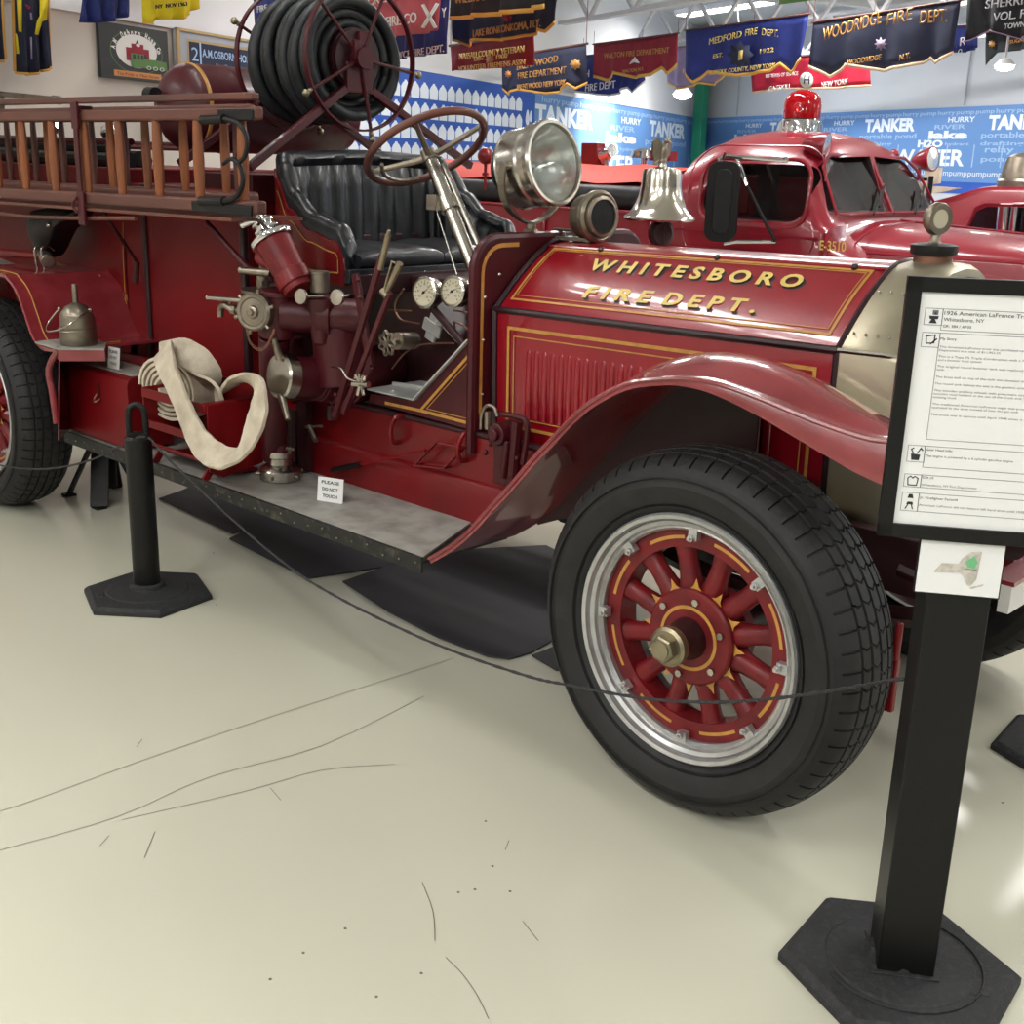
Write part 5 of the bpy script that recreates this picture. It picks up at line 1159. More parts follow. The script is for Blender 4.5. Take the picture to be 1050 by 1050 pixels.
for py, s, f in ((357, 'This American LaFrance truck was purchased new by the Whitesboro Fire', .97), (360.5, 'Department at a cost of $11,952.25', .46), (367, 'This is a Type 75 Triple Combination with a 750 gallon pump', .86), (370.5, 'and a booster hose system', .33),
                 (377, 'The original round booster tank was replaced with a larger', .84), (380.5, 'tank', .06), (388, 'The brass bell on top of the tank was donated to the museum', .85), (395, 'The round tank behind the seat is the gasoline tank', .68),
                 (402, 'The wooden artillery wheels with pneumatic tires are original and', .93), (405.5, 'wooden mud holders in the use of the truck and, which detail the', .9), (409, 'amazing truck', .18), (416, 'The traditional American LaFrance eagle was proudly painted and', .92), (419.5, 'operated to the siren instead of over the gas tank', .66), (427, 'The truck was in service until April 1948 when it was re-issued', .9)):
    line(sT+0.002, zz(py), s, (fullw-0.006)*f, 0.0036, 2)
line(sT+0.002, zz(463.5), 'Gear Head Info:', 0.046, 0.0042); line(sT+0.002, zz(470), 'The engine is powered by a 6 cylinder gasoline engine', (fullw)*0.66, 0.004, 2)
line(sT+0.002, zz(492.5), 'Gift of:', 0.02, 0.0042); line(sT+0.002, zz(500), 'Whitesboro, NY Fire Department', fullw*0.42, 0.004, 2)
line(sT+0.002, zz(513.5), 'Jr. Firefighter Factoid', 0.066, 0.0044); line(sT+0.002, zz(521), 'American LaFrance did not feature left hand drive until 1920', fullw*0.80, 0.004, 2)
b.build('information_sheet', ['paper', 'ink', 'ink_grey'], pn, smooth=0, bevel=0)
PM = Pl(SA+SN*0.010, SU)
b = MB(); q4 = [PM.hit(*q) for q in ((945, 554), (1031, 560), (1024, 613), (938, 607))]
cx_ = sum(q4, V((0, 0, 0)))/4; ww = ((q4[1]-q4[0]).length+(q4[2]-q4[3]).length)/2; hh_ = ((q4[0]-q4[3]).length+(q4[1]-q4[2]).length)/2
cz_ = cx_.z
def K(s, z, o=0): return cx_+SU*s*ww/2+V((0, 0, z*hh_/2))+SN*o
b.prism([K(-1.03, -1.05, -0.014), K(1.03, -1.05, -0.014), K(1.03, 1.05, -0.014), K(-1.03, 1.05, -0.014)], SN*0.012, 0); b.prism([K(-1, -1, -0.002), K(1, -1, -0.002), K(1, 1, -0.002), K(-1, 1, -0.002)], SN*0.001, 1)
mp_ = [(-.62, -.18), (-.45, .18), (-.05, .2), (.02, .42), (.22, .68), (.46, .72), (.44, .1), (.42, -.35), (.3, -.62), (.22, -.58), (.12, -.3), (.02, -.14)]
b.prism([K(x, z, 0.0) for x, z in mp_], SN*0.0005, 2)
b.prism([K(x, z, 0.0) for x, z in ((.28, -.68), (.62, -.5), (.58, -.58), (.34, -.72))], SN*0.0005, 2)
b.prism([K(x, z, 0.0003) for x, z in ((.1, .3), (.3, .55), (.4, .3), (.34, .05), (.18, .1))], SN*0.0005, 3); b.path([K(.1, .04, .0008), K(.4, .02, .0008)], 0.001, SN, m=4, off=0.0002)
tag(b.build('map_card', ['black_plastic', 'paper', 'map_tan', 'map_green', 'ink'], ST, smooth=0), 'small white card with a map of a state')

# ------------------------------------------------------------------ second engine (1940s, closed cab)
E2 = empty('fire_engine', (-2.8, 5.1, 0), 'red closed-cab fire engine with a red roof beacon, parked behind the antique one', 'fire engine')
def p2(name, mb, mats, parent=None, label=None, **kw):
    o = mb.build(name, mats, parent if parent is not None else E2, **kw)
    if label: o['label'] = label
    return o
YM = 5.08
def ysec(x, hwb, hwt, zb, zbelt, zt, n=18, p=3.2):     # cross-section: straight sides to the belt, superellipse crown above
    out = [V((x, YM-hwb, zb)), V((x, YM-hwb, (zb+zbelt)/2)), V((x, YM-hwb, zbelt))]
    for k in range(1, n):
        a = PI*k/n; c_, s_ = math.cos(a), math.sin(a)
        yy = -math.copysign(abs(c_)**(2/p), c_)*(hwb+(hwt-hwb)*abs(s_)); out.append(V((x, YM+yy, zbelt+(zt-zbelt)*abs(s_)**(2/p))))
    return out+[V((x, YM+hwb, zbelt)), V((x, YM+hwb, (zb+zbelt)/2)), V((x, YM+hwb, zb))]
b = MB()
st_ = [(-3.36, 1.30), (-3.35, 1.55), (-3.30, 1.68), (-3.20, 1.80), (-3.02, 1.87), (-2.80, 1.895), (-2.6, 1.885), (-2.45, 1.86), (-2.32, 1.805), (-2.25, 1.74), (-2.18, 1.58), (-2.10, 1.38), (-2.06, 1.34)]
b.loft([ysec(x, 0.84 if x > -3.3 else 0.80, 0.70, 0.6, 1.28, z) for x, z in st_], 0)
cab = p2('cab', b, ['back_red', 'cab_dark'], smooth=50)
def cutter(outl, vec, n=1):
    c = MB(); c.prism(outl, vec, 1); o = c.build('cut', 'cab_dark', None, smooth=0); return o
cuts = []
wo = [V((-2.60+x, 4.0, 1.50+z)) for x, z in rrect(0.74, 0.34, 0.11)]
cuts.append(cutter(wo, (0, 0.72, 0)))
wsl = (V((-2.085, 0, 1.40)), V((-2.285, 0, 1.735)))
for s in (-1, 1):
    q = [V((-2.03, YM+s*0.03, 1.40)), V((-2.03, YM+s*0.70, 1.40)), V((-2.25, YM+s*0.62, 1.66)), V((-2.27, YM+s*0.50, 1.72)), V((-2.27, YM+s*0.03, 1.735))]
    c = MB(); c.prism([p+V((0.15, 0, 0)) for p in q], (-0.35, 0, 0), 1); cuts.append(c.build('cut', 'cab_dark', None, smooth=0))
bpy.context.view_layer.update()
for o in cuts:
    md = cab.modifiers.new('bool', 'BOOLEAN'); md.operation = 'DIFFERENCE'; md.object = o; md.solver = 'EXACT'
    bpy.context.view_layer.update()
    me = bpy.data.meshes.new_from_object(cab.evaluated_get(bpy.context.evaluated_depsgraph_get()))
    cab.modifiers.clear(); cab.data = me
for o in cuts: bpy.data.objects.remove(o)
me = cab.data; print('CABMATS', [m.name if m else None for m in me.materials], len(me.polygons))
di = [i for i, m in enumerate(me.materials) if m and m.name == 'cab_dark']; print('CABIDX', di, [sum(1 for p in me.polygons if p.material_index == k) for k in range(3)])
b = MB()
b.box((-2.98, 4.75, 1.42), (0.1, 0.45, 0.34)); b.box((-2.98, 5.4, 1.42), (0.1, 0.5, 0.34)); p2('cab_seat', b, 'seat_pink', bevel=0.03)
b = MB(); b.prism([p+V((0, 0.235+0.0, 0)) for p in [V((-2.60+x, 4.02, 1.50+z)) for x, z in rrect(0.75, 0.35, 0.11)]], (0, 0.006, 0)); p2('side_window', b, 'clear', smooth=0)
b = MB(); ring = [V((-2.60+x, 4.245+0.05*max(0, z)/0.2, 1.50+z)) for x, z in rrect(0.79, 0.40, 0.13, 6)]; b.tube(ring, 0.014, 8, loop=True)
ring = [V((-2.62+x, 4.238+0.07*max(0, z)/0.2, 1.42+z)) for x, z in rrect(0.98, 0.72, 0.2, 6)]; b.tube([p for p in ring if p.z > 1.1], 0.005, 6)
b.bar((-3.35, 4.235, 1.245), (-2.1, 4.235, 1.245), 0.012, 0.014); b.bar((-3.35, 4.235, 1.14), (-1.2, 4.235, 1.10), 0.014, 0.02)
p2('door_trim', b, 'back_red')
b = MB()
for s in (-1, 1):
    q = [V((-2.075, YM+s*0.03, 1.40)), V((-2.085, YM+s*0.70, 1.40)), V((-2.25, YM+s*0.62, 1.66)), V((-2.285, YM+s*0.50, 1.72)), V((-2.285, YM+s*0.03, 1.735))]
    b.prism(q, (-0.005, 0, 0), 0)
p2('windshield', b, 'clear', smooth=0)
b = MB(); b.bar((-2.062, YM, 1.39), (-2.272, YM, 1.745), 0.03, 0.02)
for s in (-1, 1):
    q = [V((-2.062, YM+s*0.02, 1.392)), V((-2.072, YM+s*0.71, 1.392)), V((-2.238, YM+s*0.635, 1.665)), V((-2.27, YM+s*0.51, 1.735)), V((-2.272, YM+s*0.02, 1.745))]; b.tube(q, 0.010, 6)
p2('windshield_frame', b, 'back_red')
for s, x in ((0.28, 0), (-0.30, 0)):
    b = MB(); b.tube([V((-2.04, YM+s, 1.385)), V((-2.09, YM+s+0.16, 1.47)), V((-2.12, YM+s+0.22, 1.53))], 0.006, 6); b.bar(V((-2.06, YM+s+0.10, 1.43)), V((-2.14, YM+s+0.30, 1.56)), 0.012, 0.012); p2('wiper', b, 'iron')
b = MB()   # hood
hs_ = [(-2.10, 0.66, 1.345), (-1.9, 0.64, 1.335), (-1.5, 0.60, 1.32), (-1.0, 0.55, 1.295), (-0.5, 0.50, 1.27), (-0.1, 0.44, 1.24), (0.02, 0.38, 1.18)]
b.loft([ysec(x, w_, w_*0.8, 0.7, 1.16, z, 18, 2.6) for x, w_, z in hs_], 0)
b.loft([ysec(x, w_, w_-0.04, 0.6, 1.02, z, 14, 4) for x, w_, z in ((-2.12, 0.845, 1.30), (-1.95, 0.835, 1.235), (-1.80, 0.82, 1.13), (-1.2, 0.78, 1.10), (-0.6, 0.76, 1.06))], 0)
b.tube([V((-2.0, YM, 1.348)), V((-1.0, YM, 1.30)), V((0, YM, 1.20))], 0.008, 6)
b.tube([V((-1.99, YM-0.645+0.0, 1.19)), V((-1.93, YM-0.61, 1.27)), V((-1.91, YM-0.45, 1.325)), V((-1.90, YM, 1.342))], 0.005, 6)
b.tube([V((-1.9, YM-0.635, 1.17)), V((0, YM-0.43, 1.17))], 0.008, 6)
p2('hood', b, 'back_red', smooth=55)
b = MB(); qa, qb = V((-2.075, YM-0.862, 1.205)), V((-1.90, YM-0.845, 1.197)); Pq = Pl(at(853, 254, y=4.235), V((1, 0, 0)))
b.text('E-3510', at(840, 256, y=4.20), at(867, 258, y=4.20), 0.055, (0, 0, 1), m=0, bold=0.02); p2('lettering', b, 'gold_leaf', smooth=0, label='gold unit number E-3510 on the cowl')
b = MB()
for s in (-1, 1):
    yy_ = YM+s*0.78; b.loft([[V((x, yy_-0.16*(1), z-0.03)), V((x, yy_-0.14, z)), V((x, yy_+0.14, z)), V((x, yy_+0.16, z-0.03))] for x, z in ((-1.35, 0.6), (-1.2, 0.85), (-0.95, 1.0), (-0.65, 1.04), (-0.35, 0.95), (-0.15, 0.75), (-0.1, 0.6))], 0)
p2('fender', b, 'back_red', smooth=60)
b = MB(); bcn = at(821, 131, y=YM); bz = 1.885
bc_ = V((bcn.x, YM, bz)); b.lathe([(0.135, -0.02), (0.135, 0.07), (0.13, 0.08), (0.11, 0.085), (0, 0.085)], bc_, (0, 0, 1), n=40)
for k in range(14): a = 2*PI*k/14; b.cyl(bc_+V((math.cos(a)*0.135, math.sin(a)*0.135, 0.0)), bc_+V((math.cos(a)*0.135, math.sin(a)*0.135, 0.065)), 0.010, n=6)
bea = p2('roof_beacon', b, 'chrome'); b = MB(); b.lathe([(0.125, 0.086), (0.125, 0.17), (0.115, 0.215), (0.085, 0.25), (0.04, 0.268), (0, 0.272)], bc_, (0, 0, 1), n=40); p2('beacon_dome', b, 'red_glass', bea)
b = MB()
for k in range(4): a = PI/4+k*PI/2; b.cyl(bc_+V((0.05*math.cos(a), 0.05*math.sin(a), 0.11)), bc_+V((0.09*math.cos(a), 0.09*math.sin(a), 0.14)), 0.03, 0.045, n=16)
p2('beacon_lamp', b, 'reflector', bea)
def spotlamp(c, d, name='spotlight', r=0.075):
    d = V(d).normalized(); b = MB(); b.lathe([(0, -0.15), (r*0.35, -0.145), (r*0.7, -0.10), (r*0.95, -0.04), (r*1.05, -0.01), (r*1.05, 0.005), (r*0.95, 0.008)], c, d, n=28, cap=False); b.tube([c-d*0.09-V((0, 0, r*0.6)), c-d*0.09-V((0, 0, 0.14))], 0.012, 8)
    o = p2(name, b, 'back_red'); b = MB(); b.lathe([(r*0.98, 0.006), (r*0.6, 0.012), (0, 0.016), (0, 0.006)], c, d, n=24, cap=False); b2 = p2('spot_lens', b, 'reflector', o)
spotlamp(at(847, 150, y=4.55), (0.93, 0.22, -0.12), r=0.08); spotlamp(at(956, 163, y=5.85), (0.97, -0.1, 0.1), r=0.08)
b = MB(); b.sphere(at(863, 153, y=5.0)-V((0, 0, 0.0)), 0.04, 12); b.sphere(at(917, 158, y=5.6), 0.035, 12); p2('marker_light', b, 'back_red')
mt_, mb__ = at(740, 165, y=3.98), at(741, 248, y=3.98)
b = MB(); mc_ = (mt_+mb__)/2; mh = (mt_-mb__).length; out = rrect(0.20, mh, 0.07, 6); mu = V((0.86, 0.5, 0)); 
b.prism([mc_+mu*x+V((0, 0, z)) for x, z in out], V((-0.5, 0.86, 0))*0.06); b2 = MB(); b.prism([mc_+mu*(x*0.55-0.0)+V((0, 0, z*0.8)) for x, z in out], V((0.5, -0.86, 0))*0.012, 1)
mi = p2('side_mirror', b, ['black_plastic', 'iron'], bevel=0.01)
b = MB(); b.tube([at(737, 163, y=3.99), at(745, 160, y=4.05), at(806, 165, y=4.24)], 0.012, 8); b.tube([at(756, 162, y=4.1), at(766, 190, y=4.1)], 0.012, 8); b.tube([at(744, 156, y=3.99), at(741, 164, y=3.99)], 0.01, 8); b.sphere(at(806, 164, y=4.24), 0.02, 8); p2('mirror_bracket', b, 'chrome', mi)
b = MB(); b.tube([at(742, 250, y=3.99), at(755, 248, y=4.05), at(795, 248, y=4.22)], 0.012, 8)
p2('mirror_bracket', b, 'chrome', mi); b = MB(); b.tube([at(766, 190, y=4.1), at(795, 248, y=4.2)], 0.010, 8); p2('mirror_strut', b, 'iron', mi)
b = MB(); mm = at(951, 212, y=5.95); b.box(mm, (0.03, 0.10, 0.42), R=0.5); b.tube([at(951, 184, y=5.95), at(935, 183, y=5.9)], 0.012, 8); p2('side_mirror', b, 'iron', bevel=0.02)
# rear body
b = MB(); ztop = 1.33
b.box((-5.1, YM, 0.98), (3.5, 1.72, 0.70)); b.box((-5.1, 4.215, 1.335), (3.5, 0.03, 0.02)); b.box((-5.1, YM+0.85, 1.45), (3.5, 0.03, 0.25)); b.box((-6.8, YM, 1.45), (0.05, 1.7, 0.25))
for x in (-4.3, -4.0, -3.85): b.box((x, 4.205, 1.1), (0.02, 0.02, 0.42))
p2('body', b, 'back_red', bevel=0.02)
b = MB(); rows = []
for i in range(14):
    x = -5.9+i*0.19; rows.append([V((x, 4.40+0.16*j*1.0, 1.40+0.24*math.sin(PI*min(1, (j+0.6)/6))**0.6+0.012*math.sin(i*1.7+j))) for j in range(9)])
b.loft(rows, 0, closed=False); b.loft([[V((x, 4.40, 1.30)), V((x, 4.40, 1.50)), V((x, 5.7, 1.50)), V((x, 5.7, 1.30))] for x in (-5.9, -3.43)], 0)
p2('hose_bed_cover', b, 'orange_cover', smooth=60)
for (x0_, x1_) in ((-6.2, -4.18), (-4.14, -3.45)):
    b = MB(); b.cyl((x0_, 4.33, 1.415), (x1_, 4.33, 1.415), 0.085, n=24); b.cyl((x1_-0.01, 4.33, 1.415), (x1_+0.012, 4.33, 1.415), 0.088, n=24); p2('suction_hose', b, 'hose_rubber', bevel=0)
b = MB(); c0 = at(498, 160, y=4.25); b.sphere(c0, 0.062, 18); b.cyl(c0-V((0, 0, 0.05)), c0-V((0, 0, 0.25)), 0.012); b.cyl(c0-V((0, 0, 0.12)), c0-V((0, 0, 0.14)), 0.025); p2('marker_ball', b, 'red')
b = MB(); c0 = at(608, 158, y=5.2); b.box(c0, (0.17, 0.1, 0.17)); p2('warning_light', b, 'red', bevel=0.01)
b = MB(); c0 = at(622, 158, y=5.2); b.lathe([(0.02, -0.12), (0.05, -0.1), (0.06, -0.02), (0.035, 0.04), (0.05, 0.09)], c0, (0.9, -0.3, 0.3), n=20); b.cyl(c0, c0-V((0, 0, 0.2)), 0.02); p2('horn', b, 'chrome')
b = MB(); c0 = at(661, 158, y=5.4); b.lathe([(0.12, -0.03), (0.10, 0.02), (0.05, 0.04), (0, 0.045)], c0, (0, 0, 1), n=20); b.cyl(c0, c0-V((0, 0, 0.2)), 0.03); p2('horn', b, 'chrome')
b = MB(); c0 = at(680, 160, y=5.4); b.box(c0, (0.2, 0.1, 0.07)); p2('marker_light', b, 'red')
for x in (-0.65, -5.2):
    for y in (4.28, 5.88):
        b = MB(); b.lathe([(0.2, 0), (0.30, -0.02), (0.40, -0.01), (0.44, 0.05), (0.44, 0.15), (0.38, 0.2), (0.2, 0.2)], (x, y-0.1, 0.44), (0, 1, 0), n=40); o = p2('tyre', b, 'rubber'); b = MB(); b.lathe([(0.0, 0.06), (0.1, 0.02), (0.2, 0.03), (0.22, 0.0), (0.22, 0.19), (0, 0.19)], (x, y-0.1, 0.44), (0, 1, 0), n=32); p2('wheel_rim', b, 'back_red', o)

# ------------------------------------------------------------------ third vehicle
Y3 = 7.6
E3 = empty('fire_truck', (-2.2, Y3+0.8, 0), 'red utility truck with a grey roof light at the right edge, behind the closed-cab engine', 'fire truck')
def q3(*a): return at(a[0], a[1], y=Y3)
out = [q3(925, 218), q3(948, 207), q3(975, 200), q3(1000, 192), q3(1015, 190), q3(1050, 190), q3(1120, 194), q3(1150, 205), q3(1175, 245)]
b = MB(); rg = []
lowz = 0.55
for dy, dz, sx_ in ((0.0, -0.05, 0.99), (0.03, -0.012, 1.0), (0.12, 0.0, 1.0), (1.5, 0.0, 1.0), (1.62, -0.03, 0.99)):
    c0 = sum(out, V((0, 0, 0)))/len(out); P = [V((c0.x+(p.x-c0.x)*sx_, Y3+dy, p.z+dz)) for p in out]
    rg.append(P+[V((P[-1].x+1.2, Y3+dy, 1.05)), V((P[-1].x+1.3, Y3+dy, lowz)), V((P[0].x-1.4, Y3+dy, lowz)), V((P[0].x-1.4, Y3+dy, 1.25)), V((P[0].x-0.1, Y3+dy, 1.3))])
b.loft(rg, 0); b.v = b.v
def p3_(name, mb, mats, parent=None, **kw): return mb.build(name, mats, parent if parent is not None else E3, **kw)
p3_('body', b, 'back_red', smooth=40)
b = MB(); b.prism([at(*q, y=Y3-0.004) for q in ((1003, 216), (1012, 212), (1100, 214), (1120, 250), (986, 250))], (0, -0.008, 0)); p3_('window', b, 'glass_dark', smooth=0)
b = MB(); fr_ = [at(*q, y=Y3-0.02) for q in ((982, 252), (1000, 213), (1010, 208), (1105, 210))]; b.tube(fr_, 0.012, 8); p3_('window_frame', b, 'back_red')
b = MB(); b.cyl(at(1026, 250, y=Y3-0.05), at(1030, 212, y=Y3-0.05), 0.055, n=20); b.cyl(at(1036, 250, y=Y3-0.07), at(1041, 212, y=Y3-0.07), 0.03, n=16); p3_('side_mirror', b, 'chrome')
b = MB(); c0 = q3(1042, 188); c0 = V((c0.x, Y3+0.8, 1.56)); b.lathe([(0.17, -0.06), (0.17, 0.0), (0.15, 0.02), (0.14, 0.10), (0.11, 0.19), (0.05, 0.22), (0, 0.225)], at(1045, 186, y=Y3+0.2), (0, 0, 1), n=32); p3_('roof_beacon', b, 'dull_nickel')
b = MB(); b.prism([at(*q, y=Y3-0.05) for q in ((952, 171), (964, 172), (962, 188), (950, 190), (940, 203), (935, 204))], (0, 0.05, 0)); b.prism([at(*q, y=Y3-0.05) for q in ((945, 190), (984, 193), (965, 197), (948, 199))], (0, 0.06, 0)); p3_('folded_cover', b, 'canvas')
for x in (-4.0, -0.9):
    b = MB(); b.lathe([(0.0, 0.02), (0.2, 0.0), (0.28, -0.01), (0.37, 0.02), (0.38, 0.15), (0.2, 0.2)], (x, Y3-0.05, 0.38), (0, 1, 0), n=32); p3_('tyre', b, 'rubber')
for x in (-4.0, -0.9):
    b = MB(); b.lathe([(0.0, 0.02), (0.2, 0.0), (0.28, -0.01), (0.37, 0.02), (0.38, 0.15), (0.2, 0.2)], (x, Y3+1.67, 0.38), (0, -1, 0), n=32); p3_('tyre', b, 'rubber')

# ------------------------------------------------------------------ wall graphics
def flatpoly(mb, pl, pts, off, m, th=0.004):
    mb.prism([pl.hit(x, y, off) for x, y in pts], -pl.n*th, m)
def wtext(mb, pl, s, x0, y0, x1, y1, hpx, m=0, off=0.006, bold=0.03):
    A, B = pl.hit(x0, y0, off), pl.hit(x1, y1, off); mid = (A+B)/2; k = (mid-CAM).dot(FW)/FPX
    mb.text(s, A, B, hpx*k/max(0.3, 1.0), (0, 0, 1), m=m, bold=bold)
# jugs panel on the left wall, top edge at the band height
def wz(pl, px, z):  # point of the plane seen in column px at height z
    lo = pl.hit(px, 300); hi = pl.hit(px, 0); 
    t = (z-lo.z)/(hi.z-lo.z); return lo.lerp(hi, t)
J0, J1 = wz(PLw, 330, 0), wz(PLw, 542, 0)
def flat(p): return V((p.x, p.y, 0))
b = MB(); JA, JB = flat(J0), flat(J1); jl = (JB-JA).length; ju = (JB-JA).normalized()
b.prism([JA, JB, JB+V((0, 0, BAND-0.02)), JA+V((0, 0, BAND-0.02))], PLw.n*0.012, 0)
jw, jh = 0.25, 0.20
import math as _m
nr = 8; z = BAND-0.14-jh
rr_ = random.Random(2)
row = 0
while z > 0.9:
    n = int((jl-0.35 - (0.35 if row > 1 else 0))/jw)
    for k in range(n):
        s = 0.05+k*jw+(0.02 if row % 2 else 0); o = JA+ju*s+V((0, 0, z))+PLw.n*0.0125
        shp = [(0.02, 0.0), (jw-0.02, 0.0), (jw-0.012, 0.11), (jw*0.80, 0.15), (jw*0.62, 0.172), (jw*0.60, 0.188), (jw*0.40, 0.188), (jw*0.38, 0.172), (jw*0.20, 0.15), (0.012, 0.11)]
        b.prism([o+ju*x+V((0, 0, y)) for x, y in shp], PLw.n*0.004, 1)
    z -= jh+0.035; row += 1
for s, z, r in ((jl-0.27, BAND-0.42, 0.11), (jl-0.14, BAND-0.40, 0.08), (jl-0.12, BAND-0.72, 0.06), (jl-0.28, BAND-0.75, 0.05)):
    o = JA+ju*s+V((0, 0, z))+PLw.n*0.0125; b.prism([o+ju*(r*0.62*math.sin(t)*(1-0.35*math.cos(t)))+V((0, 0, -r*math.cos(t)*-1.0)) for t in [2*PI*k/20 for k in range(20)]], PLw.n*0.004, 1)
o = b.build('jug_mural', ['mural_deep', 'mural_white'], smooth=0); tag(own_origin(o), 'blue wall panel with rows of white water jugs, behind the steering wheel', 'mural')
def mural(A, B, pl, z0, z1, label, rep):
    b = MB(); A, B = flat(A), flat(B); u = (B-A).normalized(); L = (B-A).length; n = pl.n
    b.prism([A+V((0, 0, z0)), B+V((0, 0, z0)), B+V((0, 0, z1)), A+V((0, 0, z1))], n*0.012, 0)
    b.prism([A+V((0, 0, z0+0.0)), B+V((0, 0, z0)), B+V((0, 0, z0+0.18)), A+V((0, 0, z0+0.18))], n*0.014, 1)
    H = z1-z0-0.18; Z0 = z0+0.18
    def tx(s, x, z, w_, h_, m, bold=0.02):
        if x < 0 or x+w_ > L: return
        b.text(s, A+u*x+V((0, 0, Z0+z*H)), A+u*(x+w_)+V((0, 0, Z0+z*H)), h_*H, (0, 0, 1), m=m, off=n*0.016, bold=bold)
    x = -0.6; 
    while x < L:
        R_ = rep
        for k in range(7): tx('hurry' if k % 2 else 'pump', x+R_*k/7, 0.905, R_/7*0.92, 0.055, 3)
        tx('TANKER', x+0.10*R_, 0.70, 0.44*R_, 0.17, 2, 0.05); tx('portable pond', x+0.06*R_, 0.59, 0.50*R_, 0.07, 3)
        tx('HURRY', x+0.80*R_, 0.80, 0.20*R_, 0.07, 2); tx('RIVER', x+0.70*R_, 0.71, 0.24*R_, 0.06, 3); tx('lake', x+0.66*R_, 0.585, 0.30*R_, 0.10, 2, 0.05); tx('H2O', x+0.58*R_, 0.47, 0.2*R_, 0.09, 2, 0.05); tx('hydrant', x+0.80*R_, 0.49, 0.18*R_, 0.04, 3)
        tx('WATER', x+0.38*R_, 0.22, 0.58*R_, 0.21, 2, 0.03); tx('relay', x+0.1*R_, 0.40, 0.2*R_, 0.08, 3); tx('pond', x+0.08*R_, 0.28, 0.22*R_, 0.07, 3); tx('drafting', x+0.06*R_, 0.49, 0.3*R_, 0.05, 3)
        for k in range(4): tx('pumpump', x+R_*k/4, 0.08, R_/4*0.97, 0.08, 2, 0.0)
        for k in range(5): b.box(A+u*min(max(x+R_*(0.02+0.2*k), 0.02), L-0.02)+V((0, 0, Z0+H*0.35))+n*0.013, (0.02, 0.01, H*0.3), m=3)
        x += R_
    # deep blue foot with a pale rail line
    o = b.build('word_mural', ['mural_light', 'mural_deep', 'mural_white', 'mural_pale'], smooth=0); return tag(own_origin(o), label, 'mural')
mural(J1+ju*0.03, CORN-DL*0.1, PLw, BAND-1.75, BAND-0.02, 'pale blue word mural reading TANKER and WATER, left of the green column', 6.0)
mural(CORN+DB*0.1, CORN+DB*20, PBw, BAND-1.35, BAND-0.02, 'blue word mural reading TANKER and WATER along the back wall above the cabs', 3.1)
b = MB(); gp = flat(CORN)+flat(CAM-CORN).normalized()*1.2; b.box(gp+V((0, 0, 2.2)), (0.22, 0.22, 4.4)); o = b.build('column', 'green_paint', bevel=0.01); tag(own_origin(o), 'green steel column in the far corner', 'column')
b = MB(); gp2 = flat(wz(PBw, 721, 0))+PBw.n*0.25; b.cyl(gp2, gp2+V((0, 0, 4.4)), 0.07, n=12); o = b.build('pipe', 'steel_white'); tag(own_origin(o), 'thin white pipe on the back wall right of the green column', 'pipe')
for k, px in enumerate((746, 967)):
    q = flat(wz(PBw, px, 0))+PBw.n*0.02; b = MB(); b.bar(q+V((0, 0, BAND)), q+V((0, 0, CEIL)), 0.02, 0.02, up=PBw.n); tag(b.build('trim_%d' % (3+k), 'mat_grey', smooth=0), kind='structure')

# poster and framed sign on the left wall
WP = Pl(PLw.o+PLw.n*0.02, PLw.r)
b = MB(); q = [WP.hit(x, y) for x, y in ((100, 24), (171, 30), (172, 86), (103, 79))]
z0 = (q[2].z+q[3].z)/2; z1 = (q[0].z+q[1].z)/2; pa_, pb__ = flat((q[0]+q[3])/2), flat((q[1]+q[2])/2); pu = (pb__-pa_).normalized(); pw, ph = (pb__-pa_).length, z1-z0; pn_ = WP.n
def Q(x, y, o=0.0): return pa_+pu*(x*pw)+V((0, 0, z0+y*ph))+pn_*(0.012+o)
b.prism([Q(0, 0, -0.03), Q(1, 0, -0.03), Q(1, 1, -0.03), Q(0, 1, -0.03)], pn_*0.03, 0)
asp = 0.97
def disc(cx, cy, r, m, o, r2=None): 
    if r2: b.add([Q(cx+rr*math.cos(t), cy+rr*math.sin(t)/asp, o) for rr in (r, r2) for t in [2*PI*k/40 for k in range(40)]], [(k, (k+1) % 40, 40+(k+1) % 40, 40+k) for k in range(40)], m)
    else: b.add([Q(cx+r*math.cos(t), cy+r*math.sin(t)/asp, o) for t in [2*PI*k/40 for k in range(40)]], [tuple(range(40))], m)
disc(0.52, 0.54, 0.30, 1, 0.001); disc(0.52, 0.52, 0.385, 2, 0.001, 0.375)
for i, ch in enumerate('A.M. Osborn Hose Co'):
    if ch == ' ': continue
    t = math.radians(172-i*9.0); e = (math.cos(t), math.sin(t)); c0 = Q(0.52+0.335*e[0], 0.52+0.335*e[1]/asp, 0.002); tn = pu*e[1]-V((0, 0, 1))*e[0]; nn = pu*e[0]+V((0, 0, 1))*e[1]; hw2_ = 0.016*pw*(0.4 if ch == '.' else 1)
    b.text(ch, c0-tn*hw2_-nn*0.02*pw, c0+tn*hw2_-nn*0.02*pw, (0.012 if ch == '.' else 0.060)*pw, nn, m=1, bold=0.04)
b.add([Q(x, y, .003) for x, y in ((.36, .36), (.70, .36), (.70, .60), (.62, .60), (.62, .68), (.56, .68), (.53, .76), (.50, .68), (.44, .68), (.44, .60), (.36, .60))], [tuple(range(11))], 3)
b.add([Q(x, y, .004) for x, y in ((.42, .30), (.66, .30), (.66, .50), (.42, .50))], [(0, 1, 2, 3)], 0)
b.add([Q(x, y, .005) for x, y in ((.42, .24), (.96, .24), (.96, .40), (.80, .42), (.62, .42), (.62, .50), (.42, .50))], [tuple(range(7))], 4)
for x in (.45, .51, .57): b.add([Q(x, .40, .006), Q(x+.04, .40, .006), Q(x+.04, .48, .006), Q(x, .48, .006)], [(0, 1, 2, 3)], 0)
